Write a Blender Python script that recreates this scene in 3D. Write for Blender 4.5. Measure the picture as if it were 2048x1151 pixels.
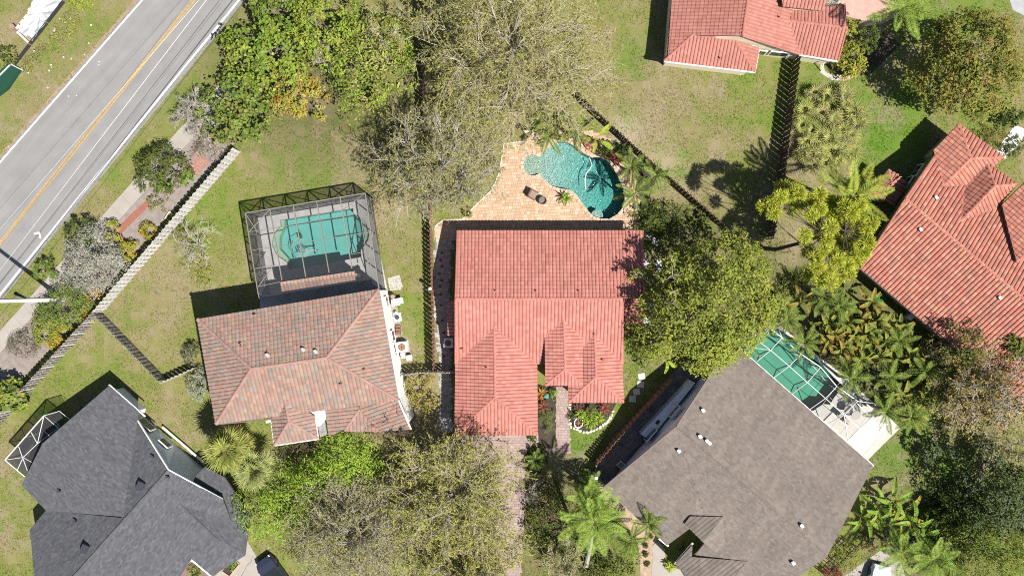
import bpy, bmesh, math, random
import numpy as np
from mathutils import Vector, Matrix, Quaternion
from mathutils.geometry import tessellate_polygon

for _o in list(bpy.data.objects):
    bpy.data.objects.remove(_o)
SC = bpy.context.scene
COL = SC.collection
R = math.radians

# ---------------------------------------------------------------- camera
S = 22.0          # ground pixels (of the 2048 px photograph) per metre
HC = 70.0         # flying height of the drone
CX, CY = 1024.0, 575.5
def W(px, py, h=0.0):
    k = (1.0 - h / HC) / S
    return Vector(((px - CX) * k, -(py - CY) * k, h))
cam = bpy.data.cameras.new('camera')
cam.sensor_width = 36.0
cam.lens = 18.0 / ((1024.0 / S) / HC)
cam.clip_start = 0.5
cam.clip_end = 6000.0
cam_o = bpy.data.objects.new('camera', cam)
cam_o.location = (0, 0, HC)
COL.objects.link(cam_o)
SC.camera = cam_o

# ---------------------------------------------------------------- sky and sun
SUNV = Vector((0.79, -0.615, 1.50)).normalized()
world = bpy.data.worlds.new('World')
SC.world = world
world.use_nodes = True
_nt = world.node_tree
_bg = _nt.nodes['Background']
_sky = _nt.nodes.new('ShaderNodeTexSky')
_sky.sky_type = 'NISHITA'
_sky.sun_disc = False
_sky.sun_elevation = math.asin(SUNV.z)
_sky.sun_rotation = math.atan2(SUNV.x, SUNV.y)
_nt.links.new(_sky.outputs[0], _bg.inputs[0])
_bg.inputs[1].default_value = 0.055
sun = bpy.data.lights.new('sun', 'SUN')
sun.energy = 5.0
sun.angle = R(0.5)
sun.color = (1.0, 0.955, 0.88)
sun_o = bpy.data.objects.new('sun', sun)
sun_o.rotation_euler = (-SUNV).to_track_quat('-Z', 'Y').to_euler()
sun_o.location = SUNV * 200
COL.objects.link(sun_o)
SC.view_settings.view_transform = 'Standard'
SC.view_settings.look = 'None'
SC.view_settings.gamma = 1.0
SC.view_settings.use_curve_mapping = False
SC.view_settings.exposure = 0.95
SC.render.engine = 'CYCLES'
SC.cycles.max_bounces = 6
SC.cycles.diffuse_bounces = 2
SC.cycles.glossy_bounces = 2
SC.cycles.transparent_max_bounces = 16
SC.cycles.filter_width = 1.05
SC.cycles.use_denoising = False
SC.cycles.denoiser = 'OPENIMAGEDENOISE'
SC.cycles.denoising_input_passes = 'RGB_ALBEDO_NORMAL'
SC.cycles.denoising_prefilter = 'ACCURATE'

# ---------------------------------------------------------------- materials
MATS = {}
def _n(nt, t, **kw):
    n = nt.nodes.new(t)
    for k, v in kw.items():
        setattr(n, k, v)
    return n
def mat(name, color, rough=0.8, noise=None, noise2=None, bump=None, attr=False, orand=0.0, spec=0.3,
        translucent=0.0, metal=0.0, stretch=None, streak=None):
    """base colour (or the face attribute 'col'), varied by up to two noises and by a random value per object"""
    if name in MATS:
        return MATS[name]
    m = bpy.data.materials.new(name)
    m.use_nodes = True
    nt = m.node_tree
    p = nt.nodes['Principled BSDF']
    out = nt.nodes['Material Output']
    p.inputs['Roughness'].default_value = rough
    p.inputs['Specular IOR Level'].default_value = spec
    p.inputs['Metallic'].default_value = metal
    if attr:
        a = _n(nt, 'ShaderNodeAttribute', attribute_name='col')
        col = a.outputs['Color']
    else:
        a = _n(nt, 'ShaderNodeRGB')
        a.outputs[0].default_value = (*color, 1)
        col = a.outputs[0]
    geo = _n(nt, 'ShaderNodeNewGeometry')
    pos = geo.outputs['Position']
    if stretch:
        mp = _n(nt, 'ShaderNodeMapping', vector_type='TEXTURE')
        mp.inputs['Rotation'].default_value = (0, 0, stretch[0])
        mp.inputs['Scale'].default_value = (stretch[1], stretch[2], 1)
        nt.links.new(pos, mp.inputs[0])
        pos = mp.outputs[0]
    def vary(col, sc, amt, det=4.0):
        t = _n(nt, 'ShaderNodeTexNoise')
        t.inputs['Scale'].default_value = sc
        t.inputs['Detail'].default_value = det
        nt.links.new(pos, t.inputs['Vector'])
        mr = _n(nt, 'ShaderNodeMapRange')
        mr.inputs[1].default_value = 0.3
        mr.inputs[2].default_value = 0.7
        mr.inputs[3].default_value = 1 - amt
        mr.inputs[4].default_value = 1 + amt
        nt.links.new(t.outputs['Fac'], mr.inputs[0])
        mx = _n(nt, 'ShaderNodeVectorMath', operation='SCALE')
        nt.links.new(col, mx.inputs[0])
        nt.links.new(mr.outputs[0], mx.inputs['Scale'])
        return mx.outputs[0]
    if streak:   # (angle, length, width, amount): long wear marks in one direction
        keep = pos
        mp = _n(nt, 'ShaderNodeMapping', vector_type='TEXTURE')
        mp.inputs['Rotation'].default_value = (0, 0, streak[0])
        mp.inputs['Scale'].default_value = (streak[1], streak[2], 1)
        nt.links.new(geo.outputs['Position'], mp.inputs[0])
        pos = mp.outputs[0]
        col = vary(col, 1.0, streak[3], 3.0)
        pos = keep
    if noise:
        col = vary(col, *noise)
    if noise2:
        col = vary(col, *noise2)
    if orand:
        oi = _n(nt, 'ShaderNodeObjectInfo')
        mr = _n(nt, 'ShaderNodeMapRange')
        mr.inputs[3].default_value = 1 - orand
        mr.inputs[4].default_value = 1 + orand
        nt.links.new(oi.outputs['Random'], mr.inputs[0])
        mx = _n(nt, 'ShaderNodeVectorMath', operation='SCALE')
        nt.links.new(col, mx.inputs[0])
        nt.links.new(mr.outputs[0], mx.inputs['Scale'])
        col = mx.outputs[0]
    nt.links.new(col, p.inputs['Base Color'])
    if bump:
        t = _n(nt, 'ShaderNodeTexNoise')
        t.inputs['Scale'].default_value = bump[0]
        t.inputs['Detail'].default_value = 5
        nt.links.new(pos, t.inputs['Vector'])
        b = _n(nt, 'ShaderNodeBump')
        b.inputs['Distance'].default_value = bump[1]
        b.inputs['Strength'].default_value = 1.0
        nt.links.new(t.outputs['Fac'], b.inputs['Height'])
        nt.links.new(b.outputs[0], p.inputs['Normal'])
    if translucent:
        tr = _n(nt, 'ShaderNodeBsdfTranslucent')
        nt.links.new(col, tr.inputs[0])
        mx = _n(nt, 'ShaderNodeMixShader')
        mx.inputs[0].default_value = translucent
        nt.links.new(p.outputs[0], mx.inputs[1])
        nt.links.new(tr.outputs[0], mx.inputs[2])
        nt.links.new(mx.outputs[0], out.inputs[0])
    MATS[name] = m
    return m

# ---------------------------------------------------------------- objects
def tag(o, label=None, cat=None, group=None, kind=None):
    if label: o['label'] = label
    if cat: o['category'] = cat
    if group: o['group'] = group
    if kind: o['kind'] = kind
    return o
def thing(name, label, cat, loc=(0, 0, 0), group=None):
    o = bpy.data.objects.new(name, None)
    o.empty_display_size = 0.3
    o.location = loc
    COL.objects.link(o)
    return tag(o, label, cat, group)
def place(name, me, parent=None, kind=None, world_coords=True):
    """an object for a mesh; meshes are written in world coordinates and the parents have no rotation"""
    o = bpy.data.objects.new(name, me)
    COL.objects.link(o)
    if parent is not None:
        o.parent = parent
        if world_coords:
            L = Vector((0, 0, 0))
            q = parent
            while q is not None:
                L += q.location
                q = q.parent
            o.location = -L
    if kind: o['kind'] = kind
    return o
def local(name, me, parent, M, kind=None):
    o = bpy.data.objects.new(name, me)
    COL.objects.link(o)
    o.parent = parent
    o.matrix_local = M
    if kind: o['kind'] = kind
    return o
def npmesh(name, V, F, m, col=None):
    """V (n,3), F (k,4) or (k,3): quick mesh with an optional colour per face"""
    me = bpy.data.meshes.new(name)
    V = np.asarray(V, np.float32); F = np.asarray(F, np.int32)
    k, w = F.shape
    me.vertices.add(len(V)); me.vertices.foreach_set('co', V.ravel())
    me.loops.add(k * w); me.loops.foreach_set('vertex_index', F.ravel())
    me.polygons.add(k)
    me.polygons.foreach_set('loop_start', np.arange(0, k * w, w, dtype=np.int32))
    me.update(calc_edges=True)
    if col is not None:
        a = me.attributes.new('col', 'FLOAT_COLOR', 'FACE')
        c = np.ones((k, 4), np.float32); c[:, :3] = col
        a.data.foreach_set('color', c.ravel())
    me.shade_flat()
    me.materials.append(m)
    return me

class MB:
    """collects faces in world coordinates"""
    def __init__(s):
        s.V = []; s.F = []; s.C = []
    def face(s, pts, col=None):
        i = len(s.V)
        s.V.extend([tuple(p) for p in pts])
        s.F.append(tuple(range(i, i + len(pts)))); s.C.append(col)
    def prism(s, poly, z0, z1, cap=True, bottom=True, col=None):
        """poly: xy points anticlockwise or clockwise; vertical sides from z0 to z1"""
        P = [Vector((p[0], p[1], 0)) for p in poly]
        ar = sum(P[i].x * P[i - 1].y - P[i - 1].x * P[i].y for i in range(len(P)))
        if ar > 0: P.reverse()
        i = len(s.V); n = len(P)
        s.V.extend([(p.x, p.y, z0) for p in P]); s.V.extend([(p.x, p.y, z1) for p in P])
        for k in range(n):
            q = (k + 1) % n
            s.F.append((i + k, i + q, i + n + q, i + n + k)); s.C.append(col)
        if cap:
            s.F.append(tuple(i + n + k for k in range(n))); s.C.append(col)
        if bottom:
            s.F.append(tuple(i + k for k in reversed(range(n)))); s.C.append(col)
    def box(s, c, size, rz=0.0, M=None, col=None):
        a, b, d = size[0] / 2, size[1] / 2, size[2] / 2
        T = M if M is not None else Matrix.Rotation(rz, 3, 'Z')
        c = Vector(c); i = len(s.V)
        for x, y, z in ((-a, -b, -d), (a, -b, -d), (a, b, -d), (-a, b, -d), (-a, -b, d), (a, -b, d), (a, b, d), (-a, b, d)):
            s.V.append(tuple(c + T @ Vector((x, y, z))))
        for f in ((0, 3, 2, 1), (4, 5, 6, 7), (0, 1, 5, 4), (1, 2, 6, 5), (2, 3, 7, 6), (3, 0, 4, 7)):
            s.F.append(tuple(i + k for k in f)); s.C.append(col)
    def bar(s, a, b, w, t=None, col=None):
        """a square bar from a to b"""
        a = Vector(a); b = Vector(b); d = b - a
        L = d.length
        if L < 1e-5: return
        M = d.to_track_quat('X', 'Z').to_matrix()
        s.box((a + b) / 2, (L, w, t or w), M=M, col=col)
    def tube(s, pts, rad, n=4, cap=True, col=None):
        pts = [Vector(p) for p in pts]
        if not hasattr(rad, '__len__'): rad = [rad] * len(pts)
        i0 = len(s.V); up = Vector((0.31, 0.17, 0.93))
        for k, p in enumerate(pts):
            t = (pts[min(k + 1, len(pts) - 1)] - pts[max(k - 1, 0)])
            if t.length < 1e-9: t = Vector((0, 0, 1))
            t.normalize()
            u = t.cross(up)
            if u.length < 1e-3: u = t.cross(Vector((1, 0, 0)))
            u.normalize(); v = t.cross(u)
            for j in range(n):
                a = 2 * math.pi * j / n
                q = p + (u * math.cos(a) + v * math.sin(a)) * rad[k]
                s.V.append((q.x, q.y, q.z))
        for k in range(len(pts) - 1):
            for j in range(n):
                a = i0 + k * n + j; b = i0 + k * n + (j + 1) % n
                s.F.append((a, b, b + n, a + n)); s.C.append(col)
        if cap:
            s.F.append(tuple(i0 + (len(pts) - 1) * n + j for j in range(n))); s.C.append(col)
            s.F.append(tuple(i0 + j for j in reversed(range(n)))); s.C.append(col)
    def disc(s, c, r, z0, z1, n=20, col=None):
        s.prism([(c[0] + r * math.cos(2 * math.pi * k / n), c[1] + r * math.sin(2 * math.pi * k / n)) for k in range(n)], z0, z1, col=col)
    def ring(s, c, r0, r1, z0, z1, n=24):
        P = [(math.cos(2 * math.pi * k / n), math.sin(2 * math.pi * k / n)) for k in range(n)]
        i = len(s.V)
        for r, z in ((r0, z0), (r1, z0), (r1, z1), (r0, z1)):
            s.V.extend([(c[0] + r * a, c[1] + r * b, z) for a, b in P])
        for q in range(4):
            for k in range(n):
                a = i + q * n + k; b = i + q * n + (k + 1) % n
                c2 = i + ((q + 1) % 4) * n + (k + 1) % n; d = i + ((q + 1) % 4) * n + k
                s.F.append((a, b, c2, d)); s.C.append(None)
    def mesh(s, name, m, smooth=False):
        me = bpy.data.meshes.new(name)
        me.from_pydata(s.V, [], s.F)
        if any(c is not None for c in s.C):
            a = me.attributes.new('col', 'FLOAT_COLOR', 'FACE')
            a.data.foreach_set('color', np.array([(*(c or (.5, .5, .5)), 1) for c in s.C], np.float32).ravel())
        me.materials.append(m)
        if smooth:
            me.polygons.foreach_set('use_smooth', [True] * len(me.polygons))
        return me
    def build(s, name, m, parent=None, kind=None, smooth=False):
        return place(name, s.mesh(name, m, smooth), parent, kind)

def pw(poly, h=0.0):
    return [W(p[0], p[1], h) for p in poly]
def sheet(name, poly_px, z, m, holes=(), kind='structure', parent=None, thick=0.0):
    """a flat sheet traced on the ground (photo pixels), with holes, lifted by z"""
    loops = [[Vector((p.x, p.y, 0)) for p in pw(poly_px)]] + [[Vector((p[0], p[1], 0)) for p in h] for h in holes]
    flat = [p for l in loops for p in l]
    tri = tessellate_polygon(loops)
    V = [(p.x, p.y, z) for p in flat]
    F = []
    for t in tri:
        a, b, c = (flat[k] for k in t)
        F.append(t if (b - a).cross(c - a).z > 0 else (t[0], t[2], t[1]))
    if thick:
        base = len(V); off = 0
        for l in loops:
            n = len(l)
            i = len(V)
            V.extend([(p.x, p.y, z) for p in l]); V.extend([(p.x, p.y, z - thick) for p in l])
            ar = sum(l[k - 1].x * l[k].y - l[k].x * l[k - 1].y for k in range(n))
            outer = (l is loops[0])
            for k in range(n):
                q = (k + 1) % n
                f = (i + k, i + n + k, i + n + q, i + q)
                if (ar < 0) == outer: f = f[::-1]
                F.append(f)
    me = bpy.data.meshes.new(name)
    me.from_pydata(V, [], F)
    me.materials.append(m)
    return place(name, me, parent, kind)
def inset(P, d):
    """shrink a world xy polygon by d metres"""
    P = [Vector((p.x, p.y)) for p in P]
    n = len(P)
    ar = sum(P[k - 1].x * P[k].y - P[k].x * P[k - 1].y for k in range(n))
    sg = 1 if ar > 0 else -1
    out = []
    for k in range(n):
        a, b, c = P[k - 1], P[k], P[(k + 1) % n]
        d1 = (b - a).normalized(); d2 = (c - b).normalized()
        n1 = Vector((-d1.y, d1.x)) * sg; n2 = Vector((-d2.y, d2.x)) * sg
        t = n1 + n2
        t = t / max(0.3, t.dot(n1)) if t.length > 1e-4 else n1
        out.append(b + t * d)
    return out
def in_poly(X, Y, poly):
    c = np.zeros(X.shape, bool); n = len(poly)
    for i in range(n):
        x1, y1 = poly[i][0], poly[i][1]; x2, y2 = poly[i - 1][0], poly[i - 1][1]
        if y1 == y2: continue
        c ^= ((y1 > Y) != (y2 > Y)) & (X < (x2 - x1) * (Y - y1) / (y2 - y1) + x1)
    return c
def smooth_loop(P, it=2):
    """rounds a closed polygon (Chaikin)"""
    for _ in range(it):
        Q = []
        for k in range(len(P)):
            a = P[k]; b = P[(k + 1) % len(P)]
            Q.append((a[0] * .75 + b[0] * .25, a[1] * .75 + b[1] * .25))
            Q.append((a[0] * .25 + b[0] * .75, a[1] * .25 + b[1] * .75))
        P = Q
    return P
# ---------------------------------------------------------------- the ground
rngN = np.random.default_rng(7)
_grids = {}
def vnoise(X, Y, cell, seed):
    """smooth value noise in 0..1"""
    key = seed
    if key not in _grids: _grids[key] = np.random.default_rng(seed).random((256, 256))
    g = _grids[key]
    x = X / cell + 500.0; y = Y / cell + 500.0
    xi = np.floor(x).astype(int); yi = np.floor(y).astype(int)
    fx = x - xi; fy = y - yi
    fx = fx * fx * (3 - 2 * fx); fy = fy * fy * (3 - 2 * fy)
    a = g[xi % 256, yi % 256]; b = g[(xi + 1) % 256, yi % 256]
    c = g[xi % 256, (yi + 1) % 256]; d = g[(xi + 1) % 256, (yi + 1) % 256]
    return (a * (1 - fx) + b * fx) * (1 - fy) + (c * (1 - fx) + d * fx) * fy
TAN = np.array((.190, .150, .090)); OLIVE = np.array((.152, .150, .050)); GREEN = np.array((.100, .150, .026))
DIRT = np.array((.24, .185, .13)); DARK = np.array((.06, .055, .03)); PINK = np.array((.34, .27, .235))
BLOBS = [  # photo x, y, radius, colour, weight: what grows where, plus tree shade painted in as dark ground
    (650, 355, 70, GREEN, .5), (560, 300, 60, TAN, .7), (620, 230, 60, TAN, .8), (300, 560, 90, TAN, .55), (400, 440, 70, GREEN, .35),
    (230, 620, 60, TAN, .5), (790, 420, 50, DIRT, .75), (790, 480, 40, TAN, .5), (820, 640, 40, GREEN, .4), (800, 690, 20, DIRT, .6),
    (120, 720, 80, OLIVE, .5), (180, 800, 120, GREEN, .25), (40, 1000, 80, GREEN, .35), (20, 900, 50, TAN, .4), (340, 830, 60, TAN, .4),
    (20, 60, 60, TAN, .5), (150, 90, 60, TAN, .5), (130, 40, 40, GREEN, .3), (60, 200, 70, TAN, .6), (20, 260, 50, GREEN, .3),
    (300, 210, 40, TAN, .7), (420, 110, 30, TAN, .6), (180, 420, 60, TAN, .5), (360, 180, 40, GREEN, .3),
    (1270, 90, 60, TAN, .45), (1270, 130, 40, GREEN, .4), (1230, 200, 60, TAN, .6), (1330, 190, 70, TAN, .5), (1480, 160, 60, GREEN, .3),
    (1400, 260, 80, TAN, .35), (1640, 160, 60, GREEN, .7), (1760, 270, 90, GREEN, .95), (1800, 240, 60, GREEN, .9), (1570, 500, 60, DIRT, .5),
    (1640, 500, 50, TAN, .4), (1590, 330, 40, TAN, .5), (1250, 270, 40, PINK, .6), (1330, 330, 40, PINK, .4), (1380, 380, 40, DIRT, .6),
    (1150, 900, 50, GREEN, .95), (1190, 860, 40, GREEN, .8), (1160, 960, 40, TAN, .5), (1330, 740, 60, GREEN, .8), (1260, 700, 50, GREEN, .6),
    (1800, 880, 110, GREEN, .95), (1770, 970, 40, DIRT, .35), (1900, 1000, 130, GREEN, .7), (1890, 40, 60, GREEN, .8), (1960, 20, 60, GREEN, .6),
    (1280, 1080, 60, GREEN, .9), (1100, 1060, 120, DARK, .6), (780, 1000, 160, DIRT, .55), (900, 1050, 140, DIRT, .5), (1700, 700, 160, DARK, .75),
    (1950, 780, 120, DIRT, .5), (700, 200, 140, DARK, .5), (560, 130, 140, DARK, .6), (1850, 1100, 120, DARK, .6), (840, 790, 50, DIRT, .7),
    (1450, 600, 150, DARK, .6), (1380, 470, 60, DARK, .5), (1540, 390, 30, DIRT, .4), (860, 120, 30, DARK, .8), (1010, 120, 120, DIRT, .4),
]
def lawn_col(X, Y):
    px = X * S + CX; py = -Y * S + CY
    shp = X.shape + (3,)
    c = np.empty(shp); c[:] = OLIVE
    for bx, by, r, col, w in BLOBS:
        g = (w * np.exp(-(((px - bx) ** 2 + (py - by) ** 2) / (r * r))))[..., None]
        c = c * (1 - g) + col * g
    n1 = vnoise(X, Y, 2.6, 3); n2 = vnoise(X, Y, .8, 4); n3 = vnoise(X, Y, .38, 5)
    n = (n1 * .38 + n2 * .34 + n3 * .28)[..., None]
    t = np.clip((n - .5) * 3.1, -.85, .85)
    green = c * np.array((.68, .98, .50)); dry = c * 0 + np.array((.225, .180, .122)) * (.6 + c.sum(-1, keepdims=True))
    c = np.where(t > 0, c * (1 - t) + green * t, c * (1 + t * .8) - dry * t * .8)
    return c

# outlines of the two open pools, in photo pixels
def z5(pts, ox, oy, f):
    return [(ox + x / f, oy + y / f) for x, y in pts]
POOL_A = z5([(430, 290), (490, 278), (545, 283), (640, 330), (720, 400), (800, 440), (900, 440), (980, 490), (1030, 560), (1080, 640), (1122, 740),
             (1148, 830), (1150, 905), (1120, 980), (1070, 1040), (990, 1085), (900, 1085), (820, 1060), (770, 1010), (725, 950), (690, 900), (650, 845),
             (600, 800), (540, 780), (465, 768), (390, 745), (330, 700), (285, 650), (250, 615), (215, 632), (175, 636), (130, 618), (98, 575), (84, 525), (95, 470),
             (130, 430), (180, 412), (225, 425), (255, 440), (290, 400), (340, 350)], 1030, 230, 5.23)
POOL_B = z5([(480, 300), (920, 228), (922, 262), (965, 285), (1000, 325), (1015, 385), (1010, 420), (985, 455), (965, 480), (970, 520), (870, 540), (700, 570),
             (530, 595), (520, 550), (480, 525), (450, 495), (430, 440), (440, 390), (460, 355), (485, 335)], 400, 340, 3.0)
POOL_D = z5([(330, 60), (430, 130), (640, 260), (780, 400), (870, 500), (960, 580), (880, 680), (840, 745), (780, 740), (690, 800), (640, 800), (520, 690), (170, 370), (20, 220)], 1470, 640, 4.427)
HOLES = [[(p.x, p.y) for p in pw(P)] for P in (POOL_A, POOL_B, POOL_D)]

M_LAWN = mat('lawn_soil', (0, 0, 0), .95, (9.0, .22), (60.0, .25), (30, .03), attr=True, spec=.1)
def build_ground():
    a = np.concatenate([[-1500, -700, -300, -140, -90, -70], np.arange(-56, 56.01, .35), [70, 90, 140, 300, 700, 1500]])
    b = np.concatenate([[-1500, -700, -300, -140, -80, -50], np.arange(-33, 33.01, .35), [50, 80, 140, 300, 700, 1500]])
    X, Y = np.meshgrid(a, b, indexing='ij')
    nx, ny = X.shape
    Z = np.zeros_like(X)
    idx = np.arange(nx * ny).reshape(nx, ny)
    F = np.stack([idx[:-1, :-1], idx[1:, :-1], idx[1:, 1:], idx[:-1, 1:]], -1).reshape(-1, 4)
    bad = np.zeros(X.shape, bool)
    for h in HOLES: bad |= in_poly(X, Y, h)
    bad = bad.ravel()
    keep = ~bad[F].any(1)
    F = F[keep]
    V = np.stack([X, Y, Z], -1).reshape(-1, 3)
    fc = V[F].mean(1)
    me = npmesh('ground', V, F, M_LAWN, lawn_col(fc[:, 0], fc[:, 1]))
    place('ground', me, kind='structure')
build_ground()

# ---------------------------------------------------------------- road, walks and beds (sheets a few mm apart)
M_ASPH = mat('asphalt', (.186, .182, .180), .9, (.55, .07), (38, .18), (60, .01), streak=(R(48.9), 9, .55, .07))
M_WHITE = mat('road_paint_white', (.50, .50, .49), .7, (5, .22))
M_YELL = mat('road_paint_yellow', (.36, .225, .06), .7, (5, .25))
M_CONC = mat('concrete', (.27, .245, .22), .9, (.8, .07), (14, .07), (40, .008))
M_CONCG = mat('grey_concrete', (.26, .255, .25), .9, (.9, .16), (16, .10), (40, .008))
M_MULCHR = mat('red_mulch', (.235, .098, .070), .95, (10, .22), (45, .3), (25, .05))
M_GRAVEL = mat('pink_gravel', (.215, .182, .165), .95, (2.2, .16), (34, .22), (40, .04))
M_SOIL = mat('dark_soil', (.045, .035, .027), .95, (5, .3), (30, .3), (20, .05))
M_TANBED = mat('tan_mulch', (.33, .24, .17), .95, (3, .2), (30, .25), (25, .05))
M_PINKC = mat('pink_concrete', (.40, .235, .20), .9, (1.5, .12), (20, .1))

def along(x0, y0, x1, y1, y):
    return x0 + (x1 - x0) * (y - y0) / (y1 - y0)
# left edge line runs (283,0)-(0,322); right one (481,0)-(0,592)
def rl(y): return along(283, 0, 0, 322, y)
def rr(y): return along(481, 0, 0, 592, y)
YA, YB = -900, 1700
sheet('road', [(rl(YA) - 5, YA), (rr(YA) + 10, YA), (rr(YB) + 10, YB), (rl(YB) - 5, YB)], .02, M_ASPH)
def stripe(name, f0, f1, y0, y1, m, z=.026):
    sheet(name, [(f0(y0), y0), (f1(y0), y0), (f1(y1), y1), (f0(y1), y1)], z, m)
stripe('road_edge_marking', lambda y: rl(y), lambda y: rl(y) + 4.5, YA, YB, M_WHITE)
stripe('road_edge_marking', lambda y: rr(y) - 5, lambda y: rr(y) + .3, YA, YB, M_WHITE)
ym = lambda y: along(388, 0, 0, 487, y)
stripe('road_centre_marking', lambda y: ym(y) - 4.2, lambda y: ym(y) - 1.3, YA, YB, M_YELL)
stripe('road_centre_marking', lambda y: ym(y) + 1.3, lambda y: ym(y) + 4.2, YA, YB, M_YELL)
sheet('road_arrow_marking', [(68, 465), (80, 463), (83, 477), (79.5, 476), (77.5, 468), (69, 469)], .026, M_WHITE)
# dirt shoulders
M_SHOULD = mat('dirt_shoulder', (.25, .175, .12), .95, (3, .25), (30, .2))
stripe('road_shoulder', lambda y: rl(y) - 12 + 3 * math.sin(y * .05), lambda y: rl(y) + 2, -300, 900, M_SHOULD, .008)
# sidewalk
def sw0(y): return along(362, 255, 0, 662, y)
def sw1(y): return along(398, 262, 0, 706, y)
sw = [(sw0(y), y) for y in (160, 300, 450, 600, 760)]; sw2 = [(sw1(y), y) for y in (760, 600, 450, 300, 160)]
sheet('sidewalk', sw + sw2, .05, M_CONC, thick=.05)
mbj = MB()
for k in range(26):
    y = 170 + k * 22
    a = W(sw0(y) + 1, y, .052); b = W(sw1(y - 24) + 0, y - 24 + 48, .052)
    a = W(sw0(y), y, .0515); b = a + (W(sw1(y + 22), y + 22, .0515) - W(sw0(y), y, .0515)) * .98
    mbj.bar(a, b, .03, .004)
mbj.build('sidewalk_joint', mat('joint', (.20, .18, .16)), kind='structure')
# the strip of planting between the sidewalk and the fence
sheet('gravel_bed', [(395, 262), (470, 285), (330, 440), (255, 520), (190, 610), (85, 715), (0, 800), (-60, 860), (-60, 770), (0, 707), (220, 462)], .012, M_GRAVEL)
sheet('mulch_bed', [(296, 398), (300, 410), (262, 448), (240, 470), (228, 462), (262, 428)], .020, M_MULCHR)
sheet('mulch_bed', [(385, 292), (402, 300), (420, 325), (395, 352), (378, 340), (388, 312)], .020, mat('thin_red_mulch', (.27, .15, .12), .95, (6, .25), (40, .25), (25, .04)))

# ---- central house: pool deck, side path, driveway, front walk
M_PAVJ = mat('paver_bed', (.26, .175, .115), .95, (9, .2))
DECK_A = [(1008, 288), (1045, 282), (1090, 255), (1150, 252), (1205, 268), (1250, 305), (1275, 360), (1278, 400), (1278, 480), (868, 480), (868, 462), (885, 442),
          (925, 438), (948, 415), (985, 380), (999, 350), (1004, 320)]
_d = sheet('pool_deck', DECK_A, .030, M_PAVJ, holes=[HOLES[0]])
# each paver of the deck: a shallow block; about a thousand in all, laid in one mesh
def pavers(name, area_px, cell, z, pal, seed, hole=None, rot=0.0, label=None, m=None, top=.02, parent=None):
    rng = random.Random(seed); A = [(p.x, p.y) for p in pw(area_px)]
    xs = [p[0] for p in A]; ys = [p[1] for p in A]
    cx0, cy0 = sum(xs) / len(xs), sum(ys) / len(ys)
    ca, sa = math.cos(rot), math.sin(rot)
    D = max(max(xs) - min(xs), max(ys) - min(ys)) * .75 + 1
    mb = MB(); nr = int(2 * D / cell[1]); 
    C = []; 
    for r in range(nr):
        v = -D + r * cell[1]; u = -D + rng.random() * cell[0]
        while u < D:
            w = cell[0] * rng.choice((.5, 1, 1, 1.5))
            C.append((u + w / 2, v + cell[1] / 2, w)); u += w
    c = np.array(C)
    X = cx0 + c[:, 0] * ca - c[:, 1] * sa; Y = cy0 + c[:, 0] * sa + c[:, 1] * ca
    ok = in_poly(X, Y, A)
    if hole is not None:
        for ex, ey in ((1, 0), (-1, 0), (0, 1), (0, -1), (.7, .7), (-.7, .7), (.7, -.7), (-.7, -.7)):
            ok &= ~in_poly(X + ex * cell[1] * .75, Y + ey * cell[1] * .75, hole)
    for k in np.nonzero(ok)[0]:
        w = c[k, 2] - .02; q = rng.choice(pal); j = rng.uniform(.93, 1.07)
        mb.box((X[k], Y[k], z + rng.uniform(-.002, .003)), (w, cell[1] - .02, top), rz=rot, col=tuple(x * j for x in q))
    return mb.build(name, m or M_PAVER, parent, kind='stuff' if parent is not None or True else None)
M_PAVER = mat('paver_stone', (0, 0, 0), .85, (6, .08), (45, .08), attr=True)
PAL_A = [(.375, .26, .175), (.36, .24, .155), (.395, .285, .195), (.405, .315, .23), (.37, .25, .168), (.345, .23, .15), (.385, .268, .175), (.40, .295, .212)]
pavers('paver', DECK_A, (.36, .28), .040, PAL_A, 3, hole=HOLES[0], rot=.06, parent=_d)
# pool coping stones
def coping(hole, step, m, col, wd, z, name, label, cat, grp):
    loop = [Vector((p[0], p[1], 0)) for p in hole]
    L = [(loop[(k + 1) % len(loop)] - loop[k]).length for k in range(len(loop))]
    tot = sum(L); n = int(tot / step); mb = MB(); rng = random.Random(5)
    ar = sum(loop[k - 1].x * loop[k].y - loop[k].x * loop[k - 1].y for k in range(len(loop)))
    for i in range(n):
        s = (i + .5) * tot / n; k = 0
        while s > L[k]: s -= L[k]; k += 1
        d = (loop[(k + 1) % len(loop)] - loop[k]).normalized()
        nn = Vector((d.y, -d.x, 0)) * (1 if ar > 0 else -1)
        p = loop[k] + d * s + nn * (wd * .42)
        j = rng.uniform(.88, 1.1)
        mb.box((p.x, p.y, z + rng.uniform(0, .002)), (step * .94, wd, .05), rz=math.atan2(d.y, d.x), col=tuple(q * j for q in col))
    return mb
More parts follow.
